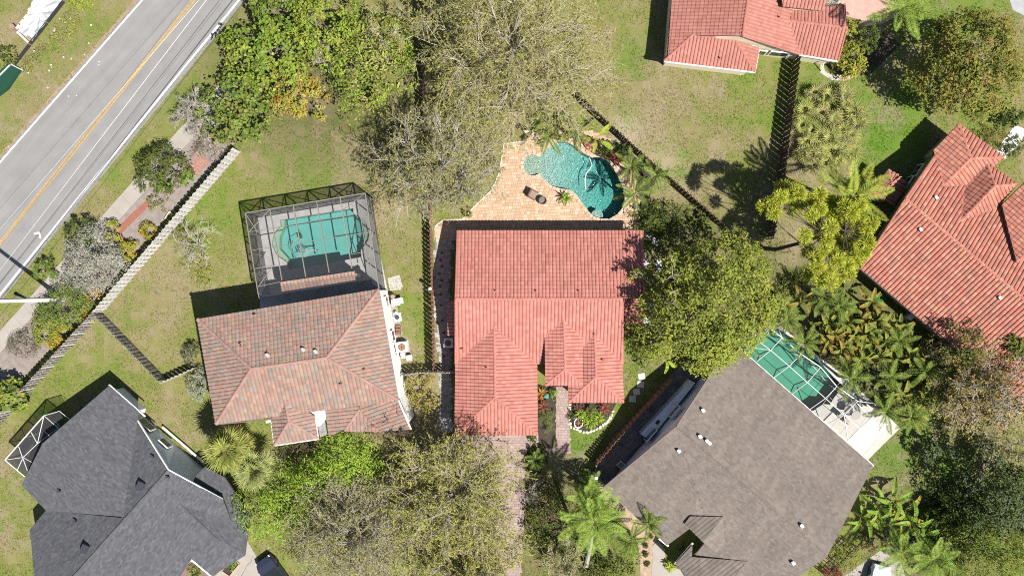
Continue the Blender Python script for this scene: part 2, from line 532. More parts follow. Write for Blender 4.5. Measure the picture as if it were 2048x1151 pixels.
# the path along the left side of the central house
PATH_A = [(872, 452), (905, 445), (905, 480), (900, 560), (903, 740), (905, 860), (879, 862), (880, 740), (872, 640), (868, 560)]
_d = sheet('side_path', PATH_A, .030, mat('path_bed', (.16, .155, .15), .95, (5, .1)))
PAL_P = [(.30, .285, .27), (.26, .25, .24), (.34, .32, .30), (.31, .27, .24), (.28, .28, .29)]
pavers('paver', PATH_A, (.40, .22), .036, PAL_P, 8, rot=0.02, parent=_d)
mb = MB(); rr_ = random.Random(4)
for (x, y) in [(884, 505), (881, 520), (884, 532), (879, 547), (883, 560), (880, 572), (881, 588), (882, 610), (885, 640), (888, 665), (888, 712)]:
    p = W(x, y, .049); mb.box(p, (.26, .20, .014), rz=rr_.uniform(-.3, .3), col=(.10, .06, .05))
mb.build('accent_paver', M_PAVER, _d, kind='stuff')
DRIVE_A = [(905, 868), (1075, 868), (1075, 895), (1112, 895), (1112, 768), (1137, 768), (1137, 803), (1141, 905), (1118, 903), (1052, 905), (1050, 985), (1040, 1175), (900, 1175), (820, 1100), (850, 900)]
_d = sheet('driveway', DRIVE_A, .030, mat('drive_bed', (.22, .16, .14), .95, (5, .1)))
PAL_D = [(.27, .20, .18), (.245, .175, .16), (.30, .235, .21), (.26, .21, .195), (.285, .205, .18)]
pavers('paver', DRIVE_A, (.24, .24), .036, PAL_D, 9, rot=0.0, parent=_d)
sheet('planting_bed', [(1076, 770), (1112, 770), (1112, 870), (1105, 897), (1075, 897)], .016, M_SOIL)
sheet('planting_bed', [(1137, 803), (1236, 800), (1222, 825), (1200, 850), (1170, 864), (1145, 856), (1139, 840)], .016, M_SOIL)
sheet('planting_bed', [(1055, 890), (1092, 893), (1095, 925), (1080, 945), (1052, 942)], .045, M_SOIL)
sheet('planting_bed', [(1200, 285), (1262, 305), (1310, 360), (1290, 420), (1277, 420), (1262, 350), (1235, 315), (1185, 300)], .046, M_SOIL)
sheet('planting_bed', [(1088, 262), (1150, 258), (1195, 285), (1170, 296), (1140, 282), (1100, 280)], .046, M_SOIL)
# raised curb at the head of the pool deck
mb = MB(); mb.prism(pw([(1046, 262), (1070, 262), (1069, 274), (1058, 276)]), 0, .32)
tag(mb.build('pool_ledge', mat('ledge_stone', (.55, .43, .33), .8, (4, .1))), 'low pale stone ledge at the top corner of the tan pool deck', 'ledge')
# white edging of the deck
mb = MB(); P = pw([(1046, 283), (1008, 288), (1003, 320), (997, 350), (984, 380), (946, 416), (924, 440), (885, 441), (871, 452)])
for a, b in zip(P, P[1:]): mb.bar(a + Vector((0, 0, .03)), b + Vector((0, 0, .03)), .10, .10)
tag(mb.build('deck_kerb', mat('pale_stone', (.50, .45, .40), .9, (5, .1))), 'thin pale kerb along the left edge of the tan pool deck', 'kerb')

# ---- other paved areas
DECK_B = [(515, 432), (735, 392), (777, 587), (760, 620), (520, 620)]
sheet('pool_deck', DECK_B, .030, mat('grey_deck', (.33, .32, .31), .9, (1.4, .12), (18, .08)), holes=[HOLES[1]])
sheet('back_patio', [(775, 556), (799, 549), (806, 573), (802, 579), (780, 581)], .030, mat('patio_slab', (.33, .31, .28), .9, (3, .12)), thick=.03)
sheet('service_strip', [(777, 590), (790, 590), (812, 700), (800, 720)], .010, mat('service_dirt', (.24, .21, .17), .95, (6, .2)))
DECK_D = [(1478, 690), (1520, 655), (1545, 640), (1700, 760), (1800, 855), (1719, 935)]
sheet('pool_deck', DECK_D, .030, mat('pale_deck', (.36, .35, .325), .85, (1.6, .05), (20, .04)), holes=[HOLES[2]])
mb = MB()
for i in range(9):
    a = W(1600 + i * 24, 920 - i * 24, .0315)
for i in range(7):   # joints between the slabs of the deck
    t = i / 6
    a = Vector(W(1622, 838, .033)).lerp(W(1715, 925, .033), t); mb.bar(a, a + (W(1675, 770, .033) - W(1622, 838, .033)) * 1.1, .035, .004)
for i in range(4):
    t = i / 4
    a = Vector(W(1622, 838, .033)).lerp(W(1685, 765, .033), t + .1); mb.bar(a, a + (W(1715, 925, .033) - W(1622, 838, .033)), .035, .004)
mb.build('deck_joint', mat('deck_joint', (.30, .28, .26)), kind='structure')
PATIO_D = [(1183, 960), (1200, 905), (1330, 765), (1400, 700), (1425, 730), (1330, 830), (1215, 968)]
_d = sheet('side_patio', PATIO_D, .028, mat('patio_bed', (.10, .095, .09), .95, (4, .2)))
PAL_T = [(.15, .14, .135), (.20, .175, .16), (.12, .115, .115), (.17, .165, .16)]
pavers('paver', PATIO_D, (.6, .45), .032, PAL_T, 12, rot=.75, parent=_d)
sheet('front_walk', [(1316, 1080), (1330, 1098), (1331, 1135), (1345, 1155), (1300, 1175), (1306, 1110), (1303, 1092)], .030, M_CONC, thick=.03)
sheet('front_walk', [(1345, 1133), (1362, 1138), (1380, 1160), (1330, 1165), (1334, 1146)], .034, M_CONC)
sheet('tan_bed', [(1195, 968), (1215, 975), (1262, 1020), (1318, 1075), (1304, 1090), (1306, 1120), (1298, 1175), (1283, 1175), (1275, 1075), (1240, 1035), (1218, 1015)], .014, M_TANBED)
sheet('driveway', [(495, 1080), (512, 1110), (535, 1160), (430, 1185), (430, 1150), (470, 1112)], .030, M_CONC)
sheet('entry_floor', [(350, 1150), (384, 1112), (432, 1165), (350, 1175)], .012, mat('entry_bed', (.16, .11, .09), .95, (8, .3)))
sheet('planting_bed', [(464, 1114), (479, 1126), (460, 1150), (445, 1140)], .034, M_SOIL)
sheet('front_court', [(1660, 0), (1700, -60), (1800, -60), (1800, 30), (1760, 50), (1690, 32)], .020, M_PINKC)
sheet('driveway', [(2010, -30), (2120, -30), (2120, 60), (2048, 32), (2025, 20)], .020, mat('grey_drive', (.27, .27, .28), .9, (2, .1)))
sheet('garden_path', [(1992, 300), (2030, 250), (2060, 262), (2010, 318)], .024, mat('pale_path', (.50, .48, .45), .9, (3, .1)), thick=.02)
sheet('bed_edge', [(1642, 118), (1650, 142), (1668, 152), (1695, 148), (1715, 152), (1690, 162), (1662, 160), (1640, 145)], .010, mat('edge_sand', (.34, .31, .28), .95, (6, .15)))
sheet('planting_bed', [(1648, 125), (1690, 125), (1770, 60), (1800, 90), (1740, 150), (1690, 150), (1662, 146)], .014, M_SOIL)
sheet('garage_court', [(1690, 1150), (1720, 1128), (1760, 1100), (1800, 1120), (1820, 1180), (1680, 1190)], .016, M_CONC)

# ---- pools: basin, water
M_BASIN_A = mat('pool_plaster_pale', (.235, .295, .27), .7, (1.2, .06), (9, .26))  # fine mottling stands in for caustic light on the pool floor
M_BASIN_B = mat('pool_plaster_green', (.31, .365, .345), .7, (1.5, .05))
M_BASIN_D = mat('pool_plaster_deep', (.22, .27, .215), .7, (1.2, .10))
M_SPA = mat('spa_plaster', (.24, .30, .245), .7, (3, .05))
def water_mat(name, tint, bscale, bdist, dens=1.0):
    m = bpy.data.materials.new(name); m.use_nodes = True; nt = m.node_tree
    nt.nodes.remove(nt.nodes['Principled BSDF'])
    out = nt.nodes['Material Output']
    tr = _n(nt, 'ShaderNodeBsdfTransparent'); tr.inputs[0].default_value = (.97, .99, .99, 1)
    gl = _n(nt, 'ShaderNodeBsdfGlossy'); gl.inputs['Roughness'].default_value = .03
    fr = _n(nt, 'ShaderNodeFresnel'); fr.inputs[0].default_value = 1.33
    tx = _n(nt, 'ShaderNodeTexVoronoi'); tx.feature = 'SMOOTH_F1'; tx.inputs['Scale'].default_value = bscale
    nz = _n(nt, 'ShaderNodeTexNoise'); nz.inputs['Scale'].default_value = bscale * .7
    geo = _n(nt, 'ShaderNodeNewGeometry')
    ad = _n(nt, 'ShaderNodeVectorMath', operation='ADD'); nt.links.new(geo.outputs['Position'], nz.inputs['Vector'])
    nt.links.new(geo.outputs['Position'], ad.inputs[0]); nt.links.new(nz.outputs['Color'], ad.inputs[1])
    nt.links.new(ad.outputs[0], tx.inputs['Vector'])
    b = _n(nt, 'ShaderNodeBump'); b.inputs['Distance'].default_value = bdist
    nt.links.new(tx.outputs['Distance'], b.inputs['Height'])
    nt.links.new(b.outputs[0], gl.inputs['Normal']); nt.links.new(b.outputs[0], fr.inputs['Normal'])
    mx = _n(nt, 'ShaderNodeMixShader')
    nt.links.new(fr.outputs[0], mx.inputs[0]); nt.links.new(tr.outputs[0], mx.inputs[1]); nt.links.new(gl.outputs[0], mx.inputs[2])
    nt.links.new(mx.outputs[0], out.inputs[0])
    va = _n(nt, 'ShaderNodeVolumeAbsorption'); va.inputs[0].default_value = (*tint, 1); va.inputs[1].default_value = dens
    nt.links.new(va.outputs[0], out.inputs['Volume'])
    return m
def pool(hole, depth, mbasin, mwater, label, zw=-.10, floor=None):
    c = Vector((sum(p[0] for p in hole) / len(hole), sum(p[1] for p in hole) / len(hole), 0))
    root = thing('swimming_pool', label, 'swimming pool', c)
    loop = [Vector((p[0], p[1], 0)) for p in hole]
    n = len(loop)
    V = [(p.x, p.y, .03) for p in loop] + [(p.x, p.y, -depth - .6) for p in loop]
    F = [(k, (k + 1) % n, n + (k + 1) % n, n + k) for k in range(n)]
    # floor: a grid that slopes from the shallow to the deep end
    xs = np.arange(min(p.x for p in loop) - .3, max(p.x for p in loop) + .3, .3); ys = np.arange(min(p.y for p in loop) - .3, max(p.y for p in loop) + .3, .3)
    X, Y = np.meshgrid(xs, ys, indexing='ij')
    ok = in_poly(X, Y, hole); g = ok.copy()
    for dx in (-1, 0, 1):
        for dy in (-1, 0, 1): g |= np.roll(np.roll(ok, dx, 0), dy, 1)
    idx = {}
    for i, j in zip(*np.nonzero(g)):
        idx[(i, j)] = len(V); V.append((X[i, j], Y[i, j], -(floor(X[i, j], Y[i, j]) if floor else depth)))
    for (i, j) in list(idx):
        q = [(i, j), (i + 1, j), (i + 1, j + 1), (i, j + 1)]
        if all(k in idx for k in q): F.append(tuple(idx[k] for k in q))
    me = bpy.data.meshes.new('basin'); me.from_pydata(V, [], F); me.materials.append(mbasin)
    place('basin', me, root)
    tri = tessellate_polygon([loop])
    V = [(p.x, p.y, zw) for p in loop] + [(p.x, p.y, -depth - .5) for p in loop]
    F = []
    for t in tri:
        a, b, d = (loop[k] for k in t)
        t2 = tuple(t if (b - a).cross(d - a).z > 0 else t[::-1])
        F.append(t2); F.append(tuple(n + k for k in t2[::-1]))
    ar = sum(loop[k - 1].x * loop[k].y - loop[k].x * loop[k - 1].y for k in range(n))
    for k in range(n):
        q = (k + 1) % n; f = (k, n + k, n + q, q)
        F.append(f if ar > 0 else f[::-1])
    me = bpy.data.meshes.new('water'); me.from_pydata(V, [], F); me.materials.append(mwater)
    place('water', me, root)
    return root
WAT_A = water_mat('water_rippled', (.36, .89, .88), 5.5, .07, .74)
WAT_B = water_mat('water_calm', (.30, .915, .89), 2.0, .012, .66)
WAT_D = water_mat('water_green', (.30, .88, .78), 2.0, .012, .75)
pA = pool(HOLES[0], 1.25, M_BASIN_A, WAT_A, 'free form turquoise pool with rippled water and a round spa, open to the sky', floor=lambda x, y: .32 + 1.2 * min(1, max(0, (x - 3.2) / 5.2)))
coping(HOLES[0], .34, None, (.37, .29, .215), .28, .035, '', '', '', '').build('coping_stone', M_PAVER, pA, kind='stuff')
c = W(1065.5, 330); mb = MB()
mb.disc((c.x, c.y), .93, -.9, -.22, 28)
mb.build('spa_bench', M_SPA, pA)
c = W(1085, 331); mb = MB(); mb.disc((c.x, c.y), .75, -1.2, -.40, 20); mb.build('entry_step', M_SPA, pA)
mb = MB(); c = W(1195, 430); mb.disc((c.x, c.y), .55, -1.9, -.35, 20); mb.build('pool_step', M_BASIN_A, pA)
mb = MB(); mb.tube([W(1180, 338, -.05), W(1172, 347, -.04), W(1170, 360, -.05), W(1171, 378, -.06)], .045, 5)
mb.tube([W(1179, 315, -.05), W(1184, 330, -.04), W(1180, 338, -.05)], .03, 5)
tag(mb.build('cleaner_hose', mat('hose_white', (.6, .62, .62), .5)), 'pale floating cleaner hose in the curved turquoise pool', 'hose')
pB = pool(HOLES[1], 1.2, M_BASIN_B, WAT_B, 'green blue pool with rounded ends under the grey framed screen cage')
mb = MB()
mb.prism([(p.x, p.y) for p in pw(z5([(485, 335), (480, 300), (500, 297), (500, 330), (470, 400), (470, 470), (520, 525), (520, 550), (480, 525), (450, 495), (430, 440), (440, 390), (460, 355)], 400, 340, 3.0))], -1.19, -.35)
mb.build('pool_step', mat('step_plaster', (.28, .33, .24), .7), pB)
mb = MB()
mb.prism([(p.x, p.y) for p in pw(z5([(955, 280), (1000, 325), (1012, 385), (1005, 420), (985, 455), (965, 478), (985, 400), (975, 340)], 400, 340, 3.0))], -1.19, -.30)
mb.build('pool_step', mat('step_plaster', (.28, .33, .24), .7), pB)
pD = pool(HOLES[2], 1.35, M_BASIN_D, WAT_D, 'deep green pool partly hidden by the brown roof, under the white framed cage')
mb = MB(); pts = []
for k in range(40):
    a = k * .42; r = 6 + 3 * math.sin(k * .7)
    pts.append(W(607 + r * math.cos(a) * 1.2, 505 + r * math.sin(a), -.07))
mb.tube([W(600, 473, -.07), W(585, 482, -.07), W(582, 500, -.07), W(592, 515, -.07)] + pts + [W(620, 500, -.07), W(632, 499, -.07)], .03, 4)
tag(mb.build('cleaner_hose', mat('hose_grey', (.30, .38, .37), .5)), 'coiled grey cleaner hose floating in the green blue caged pool', 'hose')
c = W(600, 472, -.9); mb = MB(); mb.box(c, (.3, .4, .3), rz=.3); mb.bar(W(600, 462, -.6), W(600, 470, -.7), .05)
tag(mb.build('pool_cleaner', mat('cleaner_dark', (.03, .06, .06), .5)), 'small dark robotic cleaner on the floor of the caged pool', 'pool cleaner')
mb = MB(); mb.bar(W(611, 505, -.05), W(633, 499, -.05), .05); mb.bar(W(633, 499, -.05), W(634, 501, -.05), .3, .05)
tag(mb.build('pool_brush', mat('brush_pink', (.45, .25, .32), .5)), 'thin pink handled brush lying in the caged pool', 'brush')
# ---------------------------------------------------------------- houses
CAMV = Vector((0, 0, HC))
def plane3(a, b, c):
    A, B, C = W(*a), W(*b), W(*c)
    n = (B - A).cross(C - A).normalized()
    if n.z < 0: n = -n
    return A, n
def on_plane(px, py, pl):
    """the point of a roof plane that a photo pixel shows"""
    d = W(px, py, 0) - CAMV
    t = (pl[0] - CAMV).dot(pl[1]) / d.dot(pl[1])
    return CAMV + d * t

M_TILE_R = mat('red_roof_tile', (0, 0, 0), .75, (.55, .07), (25, .09), attr=True, spec=.2)
M_SHING = mat('asphalt_shingle', (0, 0, 0), .92, (.9, .07), (60, .14), attr=True, spec=.15)
M_SHINGD = mat('taupe_shingle', (0, 0, 0), .92, (.35, .06), (60, .12), attr=True, spec=.15, streak=(R(49), 7, .7, .10))
M_ROOFB = mat('roof_underlay', (.10, .06, .05), .9)
M_FASC = mat('white_fascia', (.74, .73, .70), .6, (4, .05))
M_GLASS = mat('window_glass', (.025, .032, .035), .08, spec=.6)
M_WFRAME = mat('window_frame_white', (.70, .70, .68), .5)
M_METAL = mat('galvanised_vent', (.34, .34, .34), .5, metal=.2)
M_DARKV = mat('dark_vent', (.035, .035, .045), .5)
M_TERRV = mat('terracotta_vent', (.30, .10, .075), .7)

class House:
    def __init__(s, name, label, pos, pal, prof, tile_mat, ridge_pal=None, seed=1, rs=0.9):
        s.root = thing(name, label, 'house', W(*pos))
        s.pal = pal; s.prof = prof; s.tm = tile_mat
        s.slab = MB(); s.bms = []; s.rng = np.random.default_rng(seed)
        s.caps = []; s.ridge_pal = ridge_pal or pal
        s.sheets = []
    def plane(s, polys, pl, eave=None, slab=.16):
        """polys: pixel outlines that all lie on the plane pl; eave: two pixels giving the direction of the eave"""
        if eave is None:
            # level direction of the plane
            u = Vector((0, 0, 1)).cross(pl[1]).normalized()
        else:
            u = (on_plane(*eave[1], pl) - on_plane(*eave[0], pl)); u.normalize()
        v = pl[1].cross(u).normalized()
        if v.z < 0: u = -u; v = -v
        O = on_plane(*polys[0][0], pl)
        if eave: O = on_plane(*eave[0], pl)
        for poly in polys:
            P = [on_plane(x, y, pl) for x, y in poly]
            _z = [(P[k] - P[k - 1]).cross(P[(k + 1) % len(P)] - P[k]).z for k in range(len(P))]
            if min(_z) < -.02 and max(_z) > .02: print('NONCONVEX', s.root.name, poly, [round(q, 2) for q in _z])
            # underlay slab
            top = [p - pl[1] * .01 for p in P]; bot = [p - Vector((0, 0, slab)) for p in P]
            nrm = (P[1] - P[0]).cross(P[2] - P[1])
            if nrm.z < 0: top.reverse(); bot.reverse(); 
            i = len(s.slab.V); n = len(P)
            s.slab.V.extend([tuple(p) for p in top]); s.slab.V.extend([tuple(p) for p in bot])
            s.slab.F.append(tuple(range(i, i + n))); s.slab.C.append(None)
            s.slab.F.append(tuple(i + n + k for k in reversed(range(n)))); s.slab.C.append(None)
            for k in range(n):
                q = (k + 1) % n
                s.slab.F.append((i + n + k, i + n + q, i + q, i + k)); s.slab.C.append(None)
            s.cover(P, O, u, v, pl[1])
    def cover(s, P, O, u, v, n):
        pr = s.prof
        uu = [(p - O).dot(u) for p in P]; vv = [(p - O).dot(v) for p in P]
        pu, ev = pr['pitch'], pr['row']
        c0, c1 = math.floor(min(uu) / pu) - 1, math.ceil(max(uu) / pu) + 1
        r0, r1 = math.floor(min(vv) / ev), math.ceil(max(vv) / ev) + 1
        fr = np.array(pr['fr']); zp = np.array(pr['z'])
        m = len(fr)
        nc, nr = c1 - c0, r1 - r0
        pal = np.array(s.pal)
        VV = []; FF = []; CC = []; base = 0
        off = 0
        for r in range(nr):
            sh = (.5 * pu if (pr.get('bond') and (r + r0) % 2) else 0)
            if pr.get('bond'): sh += s.rng.uniform(-.3, .3) * pu
            U = ((np.arange(c0, c1)[:, None] + fr[None, :]) * pu + sh)            # nc, m
            Un = U + 0
            dz = s.rng.uniform(-1, 1, nc)[:, None] * pr['jit']
            zz = zp[None, :] + dz
            lo = (r + r0) * ev; hi = lo + ev
            # two columns of vertices per tile: lower and upper edge, closed by the next tile's start
            Ue = np.concatenate([U, U[:, :1] + pu], 1); Ze = np.concatenate([zz, zz[:, :1]], 1)
            k = m + 1
            low = np.stack([Ue, np.full_like(Ue, lo), Ze + pr['step']], -1)
            upp = np.stack([Ue, np.full_like(Ue, hi), Ze + .004], -1)
            bot = np.stack([Ue, np.full_like(Ue, lo), Ze * 0 + .002], -1)
            A = np.concatenate([low, upp, bot], 1).reshape(-1, 3)                  # nc * 3k
            b = base + np.arange(nc)[:, None] * 3 * k + np.arange(m)[None, :]
            f1 = np.stack([b, b + 1, b + k + 1, b + k], -1)
            f2 = np.stack([b + 2 * k, b + 2 * k + 1, b + 1, b], -1)
            col = pal[s.rng.integers(0, len(pal), nc)] * s.rng.uniform(1 - pr['cj'], 1 + pr['cj'], (nc, 1))
            cc = np.repeat(col[:, None, :], m, 1)
            VV.append(A); FF.append(f1.reshape(-1, 4)); FF.append(f2.reshape(-1, 4)); CC.append(cc.reshape(-1, 3)); CC.append(cc.reshape(-1, 3))
            base += len(A)
        V = np.concatenate(VV); F = np.concatenate(FF); C = np.concatenate(CC)
        # drop what is far outside before cutting
        fu = V[F][:, :, 0].mean(1); fv = V[F][:, :, 1].mean(1)
        poly2 = np.array(list(zip(uu, vv)))
        cen = poly2.mean(0)
        big = [(cen[0] + (a - cen[0]) * (1 + 1.0 / (abs(a - cen[0]) + abs(b - cen[1]) + .1)), cen[1] + (b - cen[1]) * (1 + 1.0 / (abs(a - cen[0]) + abs(b - cen[1]) + .1))) for a, b in poly2]
        keep = in_poly(fu, fv, big) | in_poly(fu, fv, poly2)
        F = F[keep]; C = C[keep]
        o3, u3, v3, n3 = (np.array(x) for x in (O, u, v, n))
        V3 = o3 + V[:, :1] * u3 + V[:, 1:2] * v3 + V[:, 2:3] * n3
        used = np.unique(F); remap = np.full(len(V3), -1); remap[used] = np.arange(len(used))
        me = npmesh('t', V3[used], remap[F], s.tm, C)
        bm = bmesh.new(); bm.from_mesh(me); bpy.data.meshes.remove(me)
        ctr = sum(P, Vector()) / len(P)
        for k in range(len(P)):
            a, b = P[k], P[(k + 1) % len(P)]
            d = (b - a)
            if d.length < .02: continue
            en = d.cross(n).normalized()
            if en.dot(ctr - a) > 0: en = -en
            bmesh.ops.bisect_plane(bm, geom=bm.verts[:] + bm.edges[:] + bm.faces[:], plane_co=a, plane_no=en, clear_outer=True)
        me = bpy.data.meshes.new('t'); bm.to_mesh(me); bm.free()
        s.sheets.append(me)
    def ridge(s, a, b, h=None, step=.40, r=.115, pl=None, pl2=None):
        """a row of half round caps from pixel a to b; (px,py,h) triples or pixels on a plane"""
        A = W(*a) if len(a) == 3 else on_plane(*a, pl); B = W(*b) if len(b) == 3 else on_plane(*b, pl2 or pl)
        s.caps.append((A, B, step, r))
    def finish(s, wall=None):
        bm = bmesh.new()
        for me in s.sheets:
            bm.from_mesh(me); bpy.data.meshes.remove(me)
        me = bpy.data.meshes.new(s.prof['name']); bm.to_mesh(me); bm.free(); me.shade_flat(); me.materials.append(s.tm)
        s.slab.build('roof', M_ROOFB, s.root)
        place(s.prof['name'], me, s.root, kind='stuff')
        # ridge caps: one object each, sharing three meshes
        if s.caps:
            metas = {}
            for A, B, step, r in s.caps:
                L = (B - A).length; nn = max(1, round(L / step)); d = (B - A) / nn
                for k in range(nn):
                    q = int(s.rng.integers(0, 3)); key = (round(r, 3), q)
                    if key not in metas:
                        mb = MB(); c = s.ridge_pal[q % len(s.ridge_pal)]
                        rows = []
                        for x, rr0 in ((0, r * 1.12), (step * 1.05, r * .92)):
                            rows.append([(x, rr0 * math.cos(t), rr0 * math.sin(t) * .75) for t in [math.pi * j / 5 for j in range(6)]])
                        for j in range(5): mb.face([rows[0][j], rows[1][j], rows[1][j + 1], rows[0][j + 1]], c)
                        mb.face(rows[0][::-1], c)
                        metas[key] = mb.mesh('ridge_tile', s.tm)
                    M = (d.to_track_quat('X', 'Z')).to_matrix().to_4x4()
                    M = Matrix.Translation(A + d * k + Vector((0, 0, .015)) - s.root.location) @ M @ Matrix.Scale(d.length / step, 4, (1, 0, 0))
                    local('ridge_tile', metas[key], s.root, M)
    # -- walls and fittings
    def wall(s, poly_px, h, ins, m, z1=None, px_list=None):
        P = inset([W(x, y, h) for x, y in poly_px], ins)
        mb = MB(); mb.prism(P, 0, z1 or h, bottom=False)
        mb.build('wall', m, s.root)
    def gable(s, a, b, pk, m, ins=.25, drop=.18, t=.15):
        """a triangular wall under two rakes: a, b eave pixels with height, pk the peak"""
        A, B, P = W(*a), W(*b), W(*pk)
        d = (B - A); d.z = 0; d.normalize(); nn = Vector((-d.y, d.x, 0))
        c = W(CX, CY)
        mid = (A + B) / 2
        nn = nn if nn.dot(s.inside - mid) > 0 else -nn
        P = P + nn * 0
        T = mid + d * (P - mid).dot(d); T.z = P.z
        q = [A, B, T]
        mb = MB(); i0 = [p + nn * ins - Vector((0, 0, drop)) for p in q]; i1 = [p + nn * (ins + t) - Vector((0, 0, drop)) for p in q]
        mb.face(i0); mb.face(i1[::-1])
        for k in range(3): mb.face([i0[k], i1[k], i1[(k + 1) % 3], i0[(k + 1) % 3]])
        return mb.build('gable_wall', m, s.root)
    def gutter(s, a, b, w=.13, m=None, dz=-.06, name='gutter'):
        A, B = W(*a), W(*b); mb = MB(); mb.bar(A + Vector((0, 0, dz)), B + Vector((0, 0, dz)), w, .15)
        mb.build(name, m or M_FASC, s.root)
    def window(s, px, py, h, d, w, hh, out=.03):
        """on the wall point that pixel shows at height h; d: direction along the wall"""
        c = W(px, py, h); ang = math.atan2(d[1], d[0])
        mb = MB(); mb.box(c, (w + .14, .10, hh + .14), rz=ang)
        f = mb.build('window', M_WFRAME, s.root)
        M = Matrix.Rotation(ang, 3, 'Z')
        for sg in (-1, 1):
            mb = MB(); mb.box(c + M @ Vector((sg * w / 4 , 0, 0)), (w / 2 - .04, .125, hh), rz=ang)
            mb.build('pane', M_GLASS, f)
    def vent(s, px, py, pl, kind):
        p = on_plane(px, py, pl)
        mb = MB()
        if kind == 'pipe':
            mb.tube([p - Vector((0, 0, .1)), p + Vector((0, 0, .38))], .06, 8); mb.disc(p, .14, p.z - .06, p.z + .07, 10)
            mb.build('vent_pipe', M_TERRV if s.tm is M_TILE_R else M_DARKV, s.root)
        elif kind == 'goose':
            mb.box(p + Vector((0, 0, .12)), (.24, .24, .26), rz=.5); mb.box(p + Vector((-.09, .06, .24)), (.22, .26, .12), rz=.5)
            mb.build('roof_vent', M_METAL, s.root)
        elif kind == 'elbow':
            mb.tube([p - Vector((0, 0, .1)), p + Vector((0, 0, .26)), p + Vector((.16, .02, .34)), p + Vector((.26, .03, .28))], .055, 6)
            mb.build('vent_pipe', M_TERRV, s.root)
        elif kind == 'box':
            M = Matrix.Rotation(-.45, 3, 'Z')
            mb.box(p + Vector((0, 0, .10)), (.55, .78, .26), M=M); mb.box(p + M @ Vector((0, .06, 0)) + Vector((0, 0, .27)), (.60, .62, .08), M=M)
            mb.box(p + M @ Vector((0, -.40, .02)), (.50, .26, .1), M=M)
            mb.build('box_vent', M_DARKV, s.root)
        elif kind == 'tee':
            mb.tube([p - Vector((0, 0, .1)), p + Vector((0, 0, .3))], .06, 6); mb.bar(p + Vector((-.16, .02, .3)), p + Vector((.16, -.02, .3)), .1)
            mb.build('vent_pipe', M_DARKV, s.root)

BARREL = dict(name='roof_tile', pitch=.305, row=.36, fr=[0, .08, .16, .36, .64, .90], z=[0, .0, .052, .074, .074, .054], step=.030, jit=.004, cj=.08)
FLATB = dict(name='roof_tile', pitch=.315, row=.37, fr=[0, .07, .15, .36, .64, .91], z=[0, .0, .044, .060, .060, .044], step=.036, jit=.006, cj=.12)
SHING = dict(name='shingle', pitch=.30, row=.145, fr=[0, .02], z=[0, .004], step=.012, jit=.004, cj=.11, bond=True)
RED = [(.330, .132, .107), (.345, .140, .113), (.318, .124, .100), (.335, .146, .118), (.350, .152, .126)]

# ---- A: the central house
HA = House('red_tile_house', 'central house with a bright salmon red barrel tile roof, below the curved open pool', (1080, 650), RED, BARREL, M_TILE_R, seed=2)
HA.inside = W(1080, 650)
eB, rg = 2.7, 4.6
plB = plane3((915, 461, eB), (1287, 461, eB), (1080, 597, rg))
plF = plane3((911, 727, eB), (1245, 727, eB), (1080, 597, rg))
HA.plane([[(915, 461), (1287, 461), (1287, 597), (911, 597)]], plB, eave=((915, 461), (1287, 461)))
HA.plane([[(911, 597), (1245, 597), (1245, 727), (911, 727)]], plF, eave=((911, 727), (1245, 727)))
plS = plane3((1247, 646, 3.05), (1287, 646, 3.05), (1267, 597, 3.9))
HA.plane([[(1247, 588), (1287, 588), (1287, 646), (1247, 646)]], plS, eave=((1247, 646), (1287, 646)))
# left wing
h0 = plF
lr0, lr1 = on_plane(988, 652, plF), None
zr = lr0.z
pl1 = plane3((911, 727, eB), (911, 868, eB), (989, 720, zr)); pl2 = plane3((1074, 727, eB), (1075, 868, eB), (989, 720, zr))
pl3 = plane3((911, 869, eB), (1075, 869, eB), (990, 793, zr))
HA.plane([[(911, 727), (988, 652), (990, 793), (909, 869)]], pl1, eave=((911, 727), (911, 868)))
HA.plane([[(988, 652), (1074, 727), (1075, 869), (990, 793)]], pl2, eave=((1075, 868), (1074, 727)))
HA.plane([[(909, 869), (990, 793), (1075, 869)]], pl3, eave=((911, 869), (1075, 869)))
# middle gable
mr = on_plane(1127, 638, plF).z; me_ = on_plane(1090, 673, plF).z
pm1 = plane3((1090, 673, me_), (1091, 769, me_), (1128, 690, mr)); pm2 = plane3((1165, 673, me_), (1165, 769, me_), (1128, 690, mr))
pm3 = plane3((1092, 770, me_), (1165, 770, me_), (1130, 737, mr))
HA.plane([[(1090, 673), (1127, 638), (1130, 737), (1091, 770)]], pm1, eave=((1090, 673), (1091, 769)))
HA.plane([[(1127, 638), (1165, 675), (1165, 770), (1130, 737)]], pm2, eave=((1165, 769), (1165, 673)))
HA.plane([[(1091, 770), (1130, 737), (1165, 770)]], pm3, eave=((1092, 770), (1165, 770)))
# right wing
rr0 = on_plane(1189, 667, plF).z; re = 2.72
pr1 = plane3((1136, 740, re), (1137, 803, re), (1190, 700, rr0)); pr2 = plane3((1245, 725, re), (1247, 804, re), (1190, 700, rr0))
pr3 = plane3((1137, 804, re), (1247, 804, re), (1192, 752, rr0))
HA.plane([[(1164, 693), (1189, 667), (1192, 752), (1137, 804), (1136, 768), (1163, 768)]], pr1, eave=((1136, 740), (1137, 803))) if False else HA.plane([[(1160, 697), (1189, 667), (1192, 752), (1160, 782)], [(1160, 768), (1160, 782), (1137, 804), (1136, 768)]], pr1, eave=((1136, 740), (1137, 803)))
HA.plane([[(1189, 667), (1244, 723), (1247, 804), (1192, 752)]], pr2, eave=((1247, 804), (1245, 725)))
HA.plane([[(1137, 804), (1192, 752), (1247, 804)]], pr3, eave=((1137, 804), (1247, 804)))
